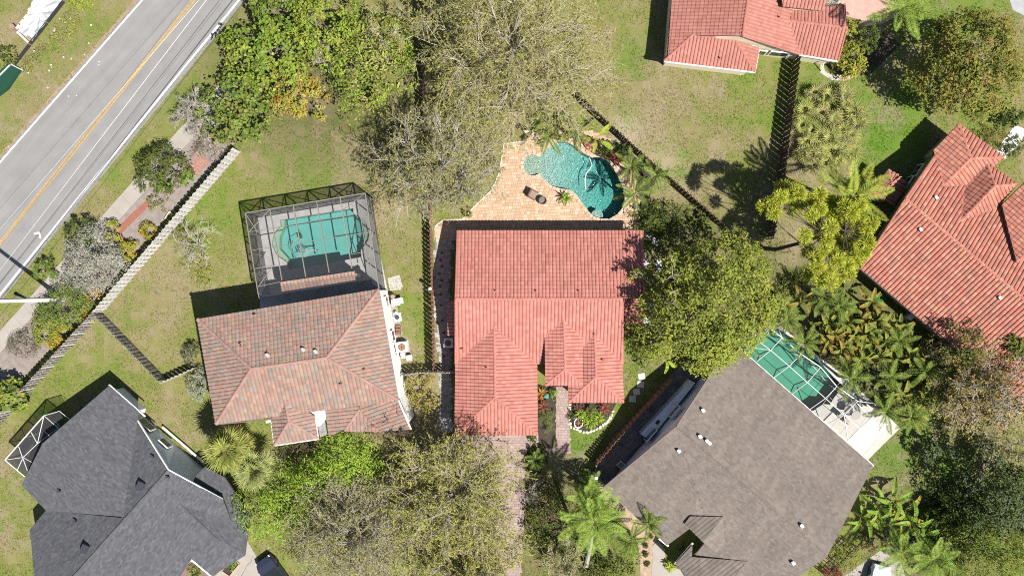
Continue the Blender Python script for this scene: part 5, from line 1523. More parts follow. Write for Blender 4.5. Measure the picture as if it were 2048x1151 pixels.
tree('broadleaf_tree', 'low yellowish and orange tinged tree in the lower middle of the thicket', 'tree', 590, 178, 62, 3.2, CROT + OLIVE_P, leaf=.22, ncl=90, nl=30, seed=16, group='thicket of trees beside the road', lob=.16)
sparse_tree('bare_shrub', 'thin bare twigged tree showing grey among the bright thicket, left of the dark fence', 770, 80, 75, 5.9, OLIVE_P, nl=4, nlimb=7, nbr=6, ntw=5, seed=17, group='thicket of trees beside the road')
sparse_tree('bare_shrub', 'pale bare twigs in a gap in the middle of the bright thicket', 645, 118, 26, 4.6, OLIVE_P, nl=1, nlimb=8, nbr=6, ntw=5, seed=117, bark=M_BARKP, group='thicket of trees beside the road', cat='shrub')
sparse_tree('bare_shrub', 'bare pale grey shrub over the upper end of the sidewalk', 395, 228, 48, 2.6, GREYG, nl=1, nlimb=14, nbr=8, ntw=7, seed=18, twig_r=.014, bark=M_BARKP, droop=.1, cat='shrub')
sparse_tree('bare_shrub', 'straggly brownish bare shrub on the gravel bed beside the end of the white fence', 420, 285, 40, 1.3, GREYG + BRONZE[:1], nl=2, nlimb=12, nbr=7, ntw=6, seed=19, twig_r=.011, cat='shrub')
tree('round_bush', 'dark green rounded bush standing over the sidewalk', 'shrub', 321, 338, 55, 3.0, [(.05, .07, .025), (.07, .085, .03), (.04, .055, .02), (.095, .10, .04)], leaf=.22, ncl=110, nl=26, seed=20, lob=.12)
tree('low_bush', 'small bright green bush at the right foot of the dark sidewalk bush', 'shrub', 374, 356, 18, .8, BRIGHT, leaf=.16, ncl=26, nl=16, seed=21, trunk=False)
tree('low_bush', 'small lime green bush below the dark sidewalk bush', 'shrub', 328, 372, 15, 1.6, BRIGHT, leaf=.16, ncl=22, nl=16, seed=22, trunk=False)
tree('low_bush', 'sparse grey green bush on the gravel between the red mulch and the dark sidewalk bush', 'shrub', 314, 402, 24, .9, GREYG + OLIVE_P, leaf=.12, ncl=40, nl=18, seed=23, trunk=False)
tree('croton_bush', 'small rounded red and yellow croton nearest the white fence, above the other croton', 'shrub', 294, 462, 19, 1.0, CROT + DARKG[:1], leaf=.16, ncl=40, nl=18, seed=24, trunk=False, lob=.05)
tree('croton_bush', 'yellow green rounded croton beside the white fence, right of the silver bush', 'shrub', 255, 502, 25, 1.4, CROT + YELLG[:2], leaf=.16, ncl=60, nl=20, seed=25, trunk=False, lob=.05)
tree('croton_bush', 'narrow yellow green croton at the end of the red mulch strip', 'shrub', 224, 468, 20, 1.5, CROT[:2] + YELLG, leaf=.17, ncl=36, nl=20, ry=30, seed=26, trunk=False)
tree('silver_buttonwood', 'large silvery grey bush beside the road, right of the pole shadow', 'shrub', 178, 518, 70, 3.2, SILV, leaf=.24, ncl=170, nl=26, ry=66, seed=27, aspect=.32, lob=.12, hc=.7)
tree('dark_shrub', 'dark clump at the road edge just above the silver bush', 'shrub', 160, 462, 32, 2.2, DARKG + MIDG[:1], leaf=.2, ncl=44, nl=22, seed=28)
tree('green_shrub', 'feathery mid green shrub below the silver bush, at the end of the pole', 'shrub', 128, 612, 56, 2.4, [(.085, .125, .035), (.11, .15, .045), (.065, .10, .03), (.14, .16, .06)], leaf=.2, ncl=120, nl=28, ry=50, seed=29, aspect=.35, lob=.14)
tree('green_shrub', 'green shrub at the verge just above the pole end', 'shrub', 92, 540, 26, 1.8, [(.085, .125, .035), (.11, .15, .045), (.065, .10, .03)], leaf=.18, ncl=44, nl=22, seed=30, aspect=.4)
tree('green_shrub', 'yellow green shrub over the sidewalk below the pole end', 'shrub', 92, 650, 36, 1.8, YELLG[:2] + MIDG, leaf=.2, ncl=66, nl=22, seed=31, aspect=.4)
tree('croton_bush', 'orange and yellow hedge of croton leaves beside the grey fence, near where the fences meet', 'shrub', 170, 612, 26, 1.3, CROT, leaf=.17, ncl=50, nl=20, ry=46, rot=-.65, seed=32, trunk=False)
tree('croton_bush', 'yellow and orange croton hedge along the grey fence, above the gravel patch', 'shrub', 118, 672, 34, 1.3, CROT + YELLG[:1], leaf=.17, ncl=72, nl=20, ry=22, rot=.75, seed=33, trunk=False)
tree('grey_shrub', 'low grey brown leafed shrub between the sidewalk and the gravel patch', 'shrub', 46, 688, 36, 1.3, GREYG + BRONZE[:1], leaf=.15, ncl=80, nl=22, ry=32, seed=34, aspect=.35)
tree('sea_grape', 'sea grape at the left edge beside the lower end of the grey fence', 'shrub', 8, 790, 40, 2.6, GRAPE + YELLG[:2], leaf=.32, ncl=54, nl=17, seed=35, aspect=.9, up=.38)
sparse_tree('bare_shrub', 'bare shrub with pale branches on the lawn left of the pool cage', 390, 488, 50, 2.6, YELLG[:2] + OLIVE_P, nl=0, nlimb=11, nbr=5, ntw=4, ry=62, seed=36, bark=M_BARKP, twig_r=.014, leaf=.15, cat='shrub')
tree('low_bush', 'yellow flowering low growth at the foot of the bare lawn shrub', 'shrub', 402, 540, 30, .5, CROT[:1] + YELLG + OLIVE_P, leaf=.12, ncl=44, nl=14, seed=37, trunk=False, jit=.3)
tree('low_bush', 'small green bush at the upper left of the bare lawn shrub', 'shrub', 372, 470, 24, .9, MIDG, leaf=.14, ncl=30, nl=18, seed=38, trunk=False)
tree('silver_bush', 'silver leafed bush against the left wall of the brown tiled house', 'shrub', 398, 772, 27, 1.7, SILV, leaf=.17, ncl=60, nl=20, ry=34, seed=39, aspect=.4)
tree('silver_bush', 'darker grey green bush where the short pale fence meets the brown tiled house', 'shrub', 384, 708, 24, 1.3, SILV[2:3] + DARKG + GREYG, leaf=.15, ncl=44, nl=20, seed=40, aspect=.4)
# verge weeds on the far side of the road
tree('weed_clump', 'yellow green weeds along the tarpaulin beside the road', 'weeds', 128, 62, 52, .5, YELLG + GREYG + OLIVE_P, leaf=.24, ncl=70, nl=12, ry=20, rot=.95, seed=41, trunk=False, aspect=.25, jit=.3)
tree('weed_clump', 'taller yellow green weeds at the top edge above the road verge', 'weeds', 158, 6, 30, .8, YELLG + BRIGHT[:1], leaf=.22, ncl=40, nl=14, ry=18, seed=42, trunk=False, aspect=.3)
tree('weed_clump', 'straw coloured weeds between the tarpaulin and the green bin', 'weeds', 68, 118, 36, .5, YELLG + GREYG, leaf=.24, ncl=44, nl=12, ry=14, rot=.9, seed=43, trunk=False, aspect=.22, jit=.3)
tree('dark_shrub', 'dark leafed shrub at the left edge above the green bin', 'shrub', 12, 112, 22, 1.3, DARKG + OLIVE_P[:2], leaf=.22, ncl=22, nl=16, seed=44)

# sparse olive trees
sparse_tree('oak_tree', 'huge sparse olive grey oak spreading over the yard above the curved open pool', 1018, 112, 205, 8.2, OLIVE_P, leaf=.23, nl=11, nlimb=30, nbr=14, ntw=8, ry=180, seed=51, twig_r=.009, droop=.15, group='sparse oaks')
sparse_tree('oak_tree', 'sparse grey olive oak left of the pool deck, its long shadow on the lawn', 885, 332, 132, 8.4, OLIVE_P + GREYG[:2], leaf=.21, nl=10, nlimb=27, nbr=12, ntw=8, ry=120, seed=52, twig_r=.009, droop=.15, bark=M_BARKP, group='sparse oaks')
sparse_tree('oak_tree', 'big sparse yellow olive oak over the driveway of the central house', 915, 985, 158, 7.4, [(.24, .25, .07), (.28, .275, .09), (.19, .20, .06)] + OLIVE_P, leaf=.23, nl=11, nlimb=28, nbr=13, ntw=8, ry=148, seed=53, twig_r=.009, droop=.15, group='sparse oaks')
sparse_tree('oak_tree', 'sparse brownish olive oak at the bottom edge, left of the driveway oak', 715, 1062, 150, 6.2, OLIVE_P + GREYG, leaf=.22, nl=10, nlimb=27, nbr=12, ntw=8, ry=125, seed=54, twig_r=.009, droop=.15, group='sparse oaks')
sparse_tree('oak_tree', 'sparse yellow olive oak cut by the bottom edge, below the driveway oak', 930, 1120, 140, 6.6, [(.24, .25, .07), (.28, .275, .09), (.19, .20, .06)] + OLIVE_P, leaf=.23, nl=11, nlimb=25, nbr=12, ntw=7, ry=80, seed=55, twig_r=.009, droop=.15, group='sparse oaks')
sparse_tree('small_oak', 'small dark olive tree at the bottom edge, left of the tall feathery palm', 1130, 1118, 62, 3.4, DARKG[2:3] + OLIVE_P, leaf=.2, nl=5, nlimb=10, nbr=7, ntw=6, ry=52, seed=56)
tree('feathery_tree', 'bright green feathery tree in front of the brown tiled house', 'tree', 690, 918, 92, 5.0, LIME, leaf=.30, ncl=190, nl=22, ry=62, seed=57, aspect=.26, lob=.18, spread=.12, up=.4, group='bright feathery trees')
tree('feathery_tree', 'bright green feathery tree between the two others, above the brownish oak', 'tree', 628, 965, 58, 4.2, LIME, leaf=.30, ncl=100, nl=20, ry=46, rot=-.6, seed=257, aspect=.26, lob=.18, spread=.12, up=.4, group='bright feathery trees')
tree('feathery_tree', 'bright green feathery tree beside the grey shingle house', 'tree', 558, 1018, 82, 4.6, LIME, leaf=.30, ncl=170, nl=22, ry=92, rot=.6, seed=58, aspect=.26, lob=.18, spread=.12, up=.4, group='bright feathery trees')
sparse_tree('bronze_tree', 'bronze leafed twiggy tree leaning over the front corner of the brown tiled roof', 790, 850, 56, 5.6, BRONZE, leaf=.18, nl=2, nlimb=9, nbr=6, ntw=5, seed=59, bark=mat('bronze_bark', (.13, .09, .08), .9), droop=.0)
sparse_tree('bronze_tree', 'reddish twigs over the lower left corner of the central red roof', 945, 838, 40, 4.2, BRONZE, leaf=.15, nl=2, nlimb=7, nbr=5, ntw=4, seed=60, bark=mat('red_twig', (.22, .08, .065), .9), droop=.0, cat='shrub')
sparse_tree('bronze_tree', 'thin reddish twigs on the small front hip of the brown tiled house', 605, 872, 30, 5.0, BRONZE, leaf=.12, nl=1, nlimb=6, nbr=4, ntw=4, seed=61, bark=mat('bronze_bark', (.13, .09, .08), .9), cat='shrub')
tree('shrub', 'brown and yellow leafed shrub between the front corners of the brown and central houses', 'shrub', 842, 782, 34, 1.8, OLIVE_P + CROT[:2] + BRONZE[:1], leaf=.18, ncl=60, nl=20, ry=46, seed=62)
tree('shrub', 'red leafed shrub under the sparse oaks left of the driveway', 'shrub', 818, 985, 26, 1.4, [(.20, .03, .03), (.25, .05, .04), (.12, .02, .02)], leaf=.2, ncl=26, nl=14, ry=36, seed=63, trunk=False)
tree('shrub', 'dark shrub in the shade of the entry left of the small front hip', 'shrub', 590, 890, 38, 1.3, DARKG + BRONZE[:2], leaf=.18, ncl=50, nl=18, ry=18, rot=.15, seed=64, trunk=False)

# fan palms by the grey house
def fan_palm(label, px, py, h, n, sc, pal, seed, group=None, nseg=22, pit=(1.2, -.35), L=.95, pet=.9, name='fan_palm', droop=.35, w=.10, skirt=0):
    rd = random.Random(seed); top = W(px, py, h); b = Vector((top.x, top.y, 0))
    root = thing(name, label, 'palm tree' if h > 1.2 else 'fan palm', b, group)
    if h > .8:
        mb = MB(); mb.tube([b, b + Vector((0, 0, h))], [.2, .15], 8); mb.build('trunk', M_PALMT, root)
    ms = [fan_mesh(v, pal, nseg, 2.35, L, pet, w, droop) for v in range(3)]
    rosette(root, ms, n, (0, 0, h), pit[0], pit[1], sc, rd, 'fan_leaf', az0=rd.uniform(0, 6))
    if skirt:
        dry = [(.27, .20, .07), (.30, .22, .09), (.22, .16, .06)]
        ms = [fan_mesh(v + 9, dry, 16, 1.6, L, pet, w, .7) for v in range(2)]
        rosette(root, ms, skirt, (0, 0, h - .25), -.25, -.7, sc * .95, rd, 'dead_leaf', az0=1.0)
    return root
FAN1 = [(.145, .165, .062), (.115, .14, .05), (.20, .20, .085)]
fan_palm('large round fan palm with yellow tipped leaves between the brown tiled and grey roofs', 456, 896, 4.0, 30, 1.32, FAN1, 71, 'fan palms in front of the brown tiled house', skirt=12)
fan_palm('smaller paler fan palm below the large one, beside the bright feathery trees', 510, 938, 3.2, 22, 1.05, [(.16, .185, .10), (.13, .155, .08), (.20, .215, .125)], 72, 'fan palms in front of the brown tiled house')
# palmetto bed
PALM_BED = [(1628, 186, .6), (1650, 196, .6), (1608, 222, .5), (1642, 226, .6), (1604, 250, .5), (1624, 262, .5), (1668, 236, .7), (1690, 215, .7), (1706, 222, .7), (1716, 244, .7), (1722, 232, .7), (1684, 262, .6), (1702, 270, .6), (1660, 276, .6),
            (1640, 300, .6), (1620, 312, .5), (1604, 306, .5), (1664, 304, .6), (1686, 296, .6), (1700, 306, .5), (1650, 328, .5), (1626, 334, .5), (1676, 322, .5), (1612, 284, .5), (1686, 190, .9), (1640, 270, .4)]
ORD = ('first', 'second', 'third', 'fourth', 'fifth', 'sixth', 'seventh', 'eighth', 'ninth', 'tenth')
def row_labels(pts, fmt, size):
    """a label for each point: its row counted from the top and its place in that row from the left"""
    order = sorted(range(len(pts)), key=lambda k: pts[k][1]); out = [None] * len(pts)
    for r in range(0, len(order), size):
        row = sorted(order[r:r + size], key=lambda k: pts[k][0])
        for j, k in enumerate(row): out[k] = fmt % (ORD[r // size], ORD[j])
    return out
PLAB = row_labels(PALM_BED, 'saw palmetto in the %s row down of the island bed, %s from the left', 5)
for i, (x, y, h) in enumerate(PALM_BED):
    rd = random.Random(400 + i)
    fan_palm(PLAB[i], x, y, h, 8, rd.uniform(.72, 1.0), [(.20, .215, .10), (.15, .17, .075), (.25, .25, .14)] if i % 3 else [(.22, .21, .11), (.26, .23, .14), (.17, .18, .08)], 400 + i,
             'saw palmettos in the island bed on the top right lawn', nseg=13, pit=(.9, -.05), L=.8, pet=.55, name='saw_palmetto', droop=.15, w=.10)

# pool side palms
AG = 'feathery palms around the curved open pool'
palm('areca_palm', 'feathery palm at the top left of the curved pool, its fronds over the water', 1098, 272, 2.6, 'areca', 10, 1.02, AG, 81)
palm('areca_palm', 'feathery palm at the top of the curved pool, beside the broad banana leaves', 1150, 262, 2.8, 'areca', 11, 1.0, AG, 82)
palm('areca_palm', 'feathery palm at the right of the curved pool, just below the dark fence corner', 1262, 333, 3.0, 'areca', 9, 1.05, AG, 83)
palm('areca_palm', 'feathery palm right of the curved pool, furthest right and nearest the dark fence', 1310, 352, 3.2, 'areca', 9, 1.05, AG, 84)
palm('areca_palm', 'feathery palm at the right edge of the curved pool, lowest of three there', 1270, 386, 3.0, 'areca', 10, 1.05, AG, 85)
def paddle_plant(name, label, px, py, h, n, L, wd, pal, seed, group=None, edge=None, pit=(1.1, .0), cat='banana plant', sc=1.0, pet=.5, base=None, torn=.3):
    rd = random.Random(seed); top = W(px, py, h); b = Vector((top.x, top.y, 0))
    root = thing(name, label, cat, b, group)
    if h > .6:
        mb = MB(); mb.tube([b, b + Vector((0, 0, h))], [.12, .08], 7); mb.build('stem', mat('banana_stem', (.14, .15, .06), .8, (4, .3)), root)
    ms = [paddle_mesh(v + (seed % 3) * 4, pal, L, wd, edge, pet, torn) for v in range(4)]
    rosette(root, ms, n, (0, 0, h), pit[0], pit[1], sc, rd, 'leaf', az0=rd.uniform(0, 6), roll=.5)
    return root
paddle_plant('banana_plant', 'young banana plant with three broad pale leaves at the top right of the curved pool', 1190, 277, 2.2, 4, 1.35, .42, [(.19, .215, .05), (.16, .20, .04)], 86, pit=(.5, -.1))
def cordyline(label, px, py, seed, pal, h=.9, n=12, L=.75, grp=None, name='cordyline', cat='plant'):
    rd = random.Random(seed); top = W(px, py, h); root = thing(name, label, cat, (top.x, top.y, 0), grp)
    mb = MB(); mb.tube([(top.x, top.y, 0), (top.x, top.y, h)], .04, 5); mb.build('stem', M_BARK, root)
    ms = [paddle_mesh(v + 20, pal, L, .13, None, .1, 0.) for v in range(3)]
    rosette(root, ms, n, (0, 0, h), 1.2, -.2, 1.0, rd, 'leaf')
    return root
REDP = [(.20, .04, .035), (.26, .07, .05), (.14, .03, .035)]
cordyline('red leafed cordyline under the banana leaves at the top right of the curved pool', 1176, 288, 87, REDP)
cordyline('dark red cordyline in the bed at the upper right edge of the curved pool', 1231, 318, 88, REDP, L=.85)
tree('low_bush', 'round dark green bush in the pool bed between the red cordyline and the banana leaves', 'shrub', 1214, 300, 19, 1.3, DARKG + MIDG[:2], leaf=.18, ncl=36, nl=18, seed=89, trunk=False)
tree('low_bush', 'dark bush in the pool bed against the dark fence, above the right hand palms', 'shrub', 1250, 302, 17, 1.6, DARKG, leaf=.2, ncl=30, nl=18, seed=90)
tree('shrub', 'dense dark shrub between the right end of the pool deck and the big olive tree', 'shrub', 1322, 440, 52, 2.2, DARKG + MIDG[:1], leaf=.2, ncl=90, nl=24, ry=46, seed=91)
tree('low_bush', 'shaded low plants below the dark fence, right of the dense dark shrub', 'shrub', 1395, 430, 28, .7, MIDG[:2] + DARKG, leaf=.16, ncl=40, nl=16, seed=92, trunk=False)
# the big tree right of the central house
tree('broadleaf_tree', 'big dense olive green tree filling the gap right of the central house', 'tree', 1432, 610, 150, 10.2, MIDG + YELLG[:1], leaf=.25, ncl=330, nl=46, ry=150, seed=93, lob=.10, spread=.085, inner=.15, hc=.72)
sparse_tree('bare_tree', 'branchy tree at the right end of the pool deck, shading the red roof', 1338, 578, 74, 9.2, MIDG, nl=8, nlimb=9, nbr=7, ntw=6, seed=94, leaf=.26, aspect=.5)
tree('shrub', 'dark shrub in the shade along the right wall of the central house', 'shrub', 1290, 690, 34, 1.6, DARKG + MIDG, leaf=.18, ncl=60, nl=20, ry=46, seed=95)
paddle_plant('banana_plant', 'single bright banana plant poking out of the big olive tree above the terracotta fence', 1328, 712, 3.4, 5, 1.2, .36, [(.16, .23, .035), (.20, .26, .05)], 96, pit=(.6, -.2))
# long needle pine
def pine():
    rng = np.random.default_rng(97); rd = random.Random(97)
    b = W(1585, 470, 0); root = thing('pine_tree', 'tall leaning pine with fluffy bright yellow green needle clumps beside the orange tiled house', 'tree', b)
    mb = MB(); h = 10.5; top = W(1690, 470, 9.0)
    f1 = W(1568, 497, 2.0); 
    trunk = [b, b.lerp(top, .3) + Vector((0, -.5, .3)), b.lerp(top, .6), top]
    trunk = [Vector((W(1535, 478, 0).x, W(1535, 478, 0).y, 0)), W(1552, 498, 2.6), W(1600, 486, 5.0), W(1650, 470, 7.0), W(1690, 462, 8.6)]
    trunk[0] = Vector((trunk[1].x - .3, trunk[1].y + .2, 0))
    mb.tube(trunk, [.22, .19, .16, .12, .07], 7)
    CL = [(1565, 375), (1580, 390), (1600, 385), (1618, 400), (1590, 378), (1545, 405), (1530, 412), (1548, 425), (1560, 395), (1640, 388), (1655, 400), (1672, 405), (1690, 412), (1705, 425), (1720, 440), (1732, 462), (1738, 485), (1728, 505), (1712, 520),
          (1695, 530), (1676, 520), (1690, 500), (1705, 480), (1690, 460), (1672, 440), (1655, 425), (1640, 418), (1660, 455), (1675, 475), (1655, 480), (1640, 470), (1632, 448), (1648, 500), (1630, 515), (1615, 500), (1655, 540), (1680, 548), (1640, 560),
          (1618, 545), (1660, 565), (1700, 545), (1636, 532), (1720, 410), (1745, 445), (1668, 505), (1700, 445), (1622, 430), (1610, 470), (1632, 402), (1690, 430), (1715, 465), (1665, 420), (1600, 405), (1585, 415), (1702, 505)]
    lv = Leaves()
    for i, (x, y) in enumerate(CL):
        hz = 6.2 + 2.4 * rd.random() + .008 * (x - 1560)
        c = W(x, y, hz)
        s = min(range(1, 5), key=lambda k: (trunk[k] - c).length + (.3 if k == 4 else 0))
        st = trunk[s]; m = st.lerp(c, .5) + Vector((rd.uniform(-.25, .25), rd.uniform(-.25, .25), .25))
        mb.tube([st, m, c], [.06, .04, .015], 4, cap=False)
        n = 420; d = rand_dirs(rng, n); d[:, 2] = np.abs(d[:, 2]) * .6 - .12
        r = .60 * rd.uniform(.8, 1.25)
        P = np.array(c) + d * r * rng.uniform(.1, .85, (n, 1)); D = d + .3 * rand_dirs(rng, n)
        col = pick(rng, [(.27, .30, .045), (.32, .345, .06), (.225, .265, .04), (.35, .35, .09)], n) * rng.uniform(.8, 1.2, (n, 1))
        lv.add(P, D, rand_dirs(rng, n) + np.array((0, 0, .4)), .34 * rng.uniform(.7, 1.2, n), np.full(n, .055), col)
    mb.build('trunk', M_BARKD, root); place('needles', lv.mesh('needles'), root)
pine()
# coconut palms
palm('coconut_palm', 'tall coconut palm with long yellowish fronds beside the orange tiled house and the pine', 1706, 392, 7.6, 'coconut', 14, .92, None, 98, base=(1672, 402, 0), pit=(1.0, -.5), tr=.15)
palm('queen_palm', 'tall palm at the top edge with a long leaning pale trunk', 1806, 14, 7.5, 'queen', 14, .95, None, 99, base=(1714, 55, 0), pit=(.9, -.55), tr=.17)
palm('queen_palm', 'tall bright feathery palm at the bottom, left of the taupe shingle roof', 1188, 1040, 6.0, 'queen', 15, 1.05, None, 100, base=(1172, 1130, 0), pit=(.9, -.5), tr=.16)
palm('queen_palm', 'feathery palm just above the tallest one, at the lower left corner of the taupe roof', 1180, 1000, 5.2, 'queen', 11, .82, None, 101, pit=(.9, -.5))
palm('areca_palm', 'small dark palm beside the taupe roof, in the tan bed', 1298, 1045, 2.9, 'areca', 12, 1.0, 'small palms in the tan bed', 102)
palm('areca_palm', 'small shaded palm left of the other small palm in the tan bed', 1262, 1078, 2.3, 'areca', 11, .95, 'small palms in the tan bed', 103)
palm('roebel_palm', 'dark palm in front of the white gate at the corner of the taupe house', 1182, 972, 1.6, 'roebel', 15, 1.1, None, 104)
palm('cycad', 'dark low cycad in the square bed beside the driveway', 1072, 918, .5, 'cycad', 16, 1.1, None, 105, cat='cycad')
tree('low_bush', 'trimmed dark hedge under the cycad in the square bed', 'shrub', 1073, 908, 21, .5, DARKG, leaf=.13, ncl=40, nl=16, seed=106, trunk=False)
tree('dark_tree', 'dark shady tree right of the driveway oak, left of the tall feathery palm', 'tree', 1098, 1042, 46, 2.6, DARKG + MIDG[:1] + BRONZE[:1], leaf=.2, ncl=80, nl=20, ry=70, rot=.2, seed=107)
tree('undergrowth', 'dark undergrowth in the shade left of the tall feathery palm', 'shrub', 1112, 1050, 62, .7, DARKG, leaf=.18, ncl=90, nl=18, ry=92, seed=207, trunk=False, hc=.5)
tree('undergrowth', 'dark undergrowth along the bottom edge beneath the tall feathery palm', 'shrub', 1180, 1125, 55, .7, DARKG + MIDG[:1], leaf=.18, ncl=70, nl=18, ry=34, seed=208, trunk=False, hc=.5)
sparse_tree('bare_shrub', 'bare pale branched shrub at the right edge of the driveway', 1062, 985, 26, 1.6, GREYG, nl=1, nlimb=9, nbr=5, ntw=4, seed=108, bark=M_BARKP, cat='shrub')
tree('ground_cover', 'light green ground cover below the small palms, left of the pots', 'shrub', 1258, 1108, 30, .35, GREYG[:1] + BRIGHT + MIDG, leaf=.10, ncl=50, nl=18, seed=109, trunk=False)
tree('shrub', 'dark green shrub at the bottom edge, left of the tan bed', 'shrub', 1226, 1138, 46, 1.2, DARKG + MIDG, leaf=.17, ncl=60, nl=18, ry=24, seed=110, trunk=False)
# front garden of the central house
tree('hedge', 'soft grey green shrub mound in the bed left of the front walk', 'shrub', 1095, 838, 17, .9, [(.10, .13, .05), (.13, .15, .06), (.085, .105, .04)], leaf=.12, ncl=56, nl=20, ry=30, seed=111, aspect=.3, trunk=False)
cordyline('orange and yellow croton in the front bed beside the red roof edge', 1081, 787, 112, [(.28, .17, .05), (.20, .09, .03), (.24, .20, .06)], h=.6, L=.6)
cordyline('dark red cordyline in the front bed below the teal garden flag', 1085, 812, 113, [(.13, .04, .03), (.17, .06, .04)], h=.6, L=.6)
tree('low_bush', 'bright lime bush in the front bed beside the walk', 'shrub', 1108, 785, 8, .9, BRIGHT, leaf=.14, ncl=14, nl=14, ry=17, seed=114, trunk=False)
tree('low_bush', 'dark green low bush at the front corner of the red roof, by the driveway', 'shrub', 1065, 878, 11, .6, DARKG + MIDG[:1] + BRIGHT[:1], leaf=.13, ncl=20, nl=14, seed=115, trunk=False)
tree('low_bush', 'fluffy pale green round shrub in the stone edged bed by the front walk', 'shrub', 1184, 822, 13, 1.1, [(.11, .15, .04), (.14, .175, .06)], leaf=.08, ncl=36, nl=24, seed=116, trunk=False, lob=.04)
SLAB = ('just above the wagon wheel', 'lowest, nearest the edging rocks', 'rightmost, nearest the red leafed plant', 'leftmost, nearest the front walk', 'below the fluffy round shrub')
for i, (x, y) in enumerate([(1168, 834), (1178, 846), (1197, 834), (1160, 826), (1185, 840)]):
    cordyline('bright lime strap leafed plant in the stone edged bed, ' + SLAB[i], x, y, 120 + i, [(.13, .20, .035), (.17, .235, .05)], h=.25, n=14, L=.55, grp='lime strap leafed plants', name='strap_leaf_plant')
cordyline('red leafed plant in the right corner of the stone edged bed', 1208, 815, 126, REDP, h=.5, L=.5)
cordyline('purplish red plant in the left corner of the stone edged bed', 1156, 814, 127, [(.13, .05, .05), (.10, .05, .04)], h=.4, L=.5)
tree('low_bush', 'dark grey green agave like clump at the left of the stone edged bed', 'shrub', 1146, 832, 12, .5, DARKG + SILV[2:3], leaf=.22, ncl=20, nl=12, seed=128, trunk=False, aspect=.3)
# mango, and what grows at the top right
tree('mango_tree', 'large rounded mango tree with rusty new leaves in the top right corner', 'tree', 1956, 122, 114, 8.6, MANGO, leaf=.30, ncl=280, nl=40, ry=112, seed=131, lob=.08, spread=.10, aspect=.42, inner=.15, hc=.7)
tree('shrub', 'yellow and green variegated shrub right of the coral tiled house', 'shrub', 1702, 118, 36, 1.9, CROT + YELLG + MIDG[:2], leaf=.2, ncl=76, nl=24, ry=40, seed=132)
tree('shrub', 'dark shrub behind the yellow one, in the shade of the mango tree', 'shrub', 1738, 76, 24, 2.0, DARKG + MIDG[:1], leaf=.2, ncl=44, nl=22, ry=34, seed=133)
tree('shrub', 'pale yellow leafed shrub at the foot of the leaning palm trunk', 'shrub', 1700, 56, 17, 1.4, YELLG, leaf=.18, ncl=28, nl=18, seed=134)
tree('hedge', 'brown and green clipped hedge beside the pale path of the orange tiled house', 'shrub', 1992, 272, 24, 1.0, [(.11, .085, .03), (.09, .09, .03), (.14, .11, .04), (.06, .06, .02)], leaf=.11, ncl=60, nl=20, ry=38, rot=-.75, seed=135, trunk=False)
tree('shrub', 'shaded green shrub right of the pale path, at the right edge', 'shrub', 2030, 290, 24, 1.0, DARKG + MIDG[:1], leaf=.16, ncl=36, nl=18, seed=136, trunk=False)
tree('shrub', 'dark green shrub at the right edge below the mango tree', 'shrub', 2022, 235, 30, 1.4, DARKG + MIDG[:1], leaf=.2, ncl=44, nl=20, ry=22, seed=137)
tree('low_bush', 'small light green plants along the front of the red hip, by the clipped hedge', 'shrub', 1962, 262, 12, .5, YELLG[:2] + MIDG, leaf=.12, ncl=24, nl=14, ry=30, rot=-.75, seed=138, trunk=False)
# tropical bed between the taupe house and the orange house
HELI = [(.10, .125, .032), (.135, .155, .04), (.07, .095, .024)]
ORNG = [(.15, .125, .04), (.13, .14, .04), (.10, .13, .035)]
rdb = random.Random(55)
HB_ = [(1602, 602, 3), (1655, 648, 1), (1690, 640, 1), (1718, 640, 2), (1738, 602, 2), (1748, 640, 1), (1668, 672, 2), (1700, 672, 1), (1728, 668, 1), (1752, 660, 0), (1776, 650, 0), (1798, 652, 0), (1650, 682, 2), (1684, 694, 2), (1712, 692, 2),
       (1742, 688, 1), (1770, 684, 0), (1758, 712, 0), (1786, 716, 0), (1812, 712, 0), (1840, 720, 0), (1872, 770, 0), (1800, 790, 0), (1836, 800, 0), (1780, 780, 0), (1820, 828, 0), (1862, 790, 0), (1720, 718, 1)]
HLAB = row_labels(HB_, '%%s leafed plant in the tropical bed, %s row down, %s from left', 5)
for i, (x, y, k) in enumerate(HB_):
    pal, ed = ((HELI, None), (HELI, (.17, .14, .045)), (ORNG, (.22, .14, .045)), (ORNG[:1], None))[k]
    lab = 'lone plant with four orange leaves at the upper left of the tropical bed' if k == 3 else HLAB[i] % ('green paddle', 'orange tipped paddle', 'orange paddle')[k]
    paddle_plant('heliconia', lab, x, y, rdb.uniform(1.4, 2.2), 8 if k < 3 else 5, 1.0, .36, pal, 500 + i,
                 ('green paddle leafed plants in the tropical bed', 'orange tipped paddle leafed plants in the tropical bed', 'orange paddle leafed plants in the tropical bed', None)[k], edge=ed, pit=(1.1, -.1), cat='heliconia', sc=rdb.uniform(.8, 1.15), torn=.1)
TB = 'small palms in the tropical bed'
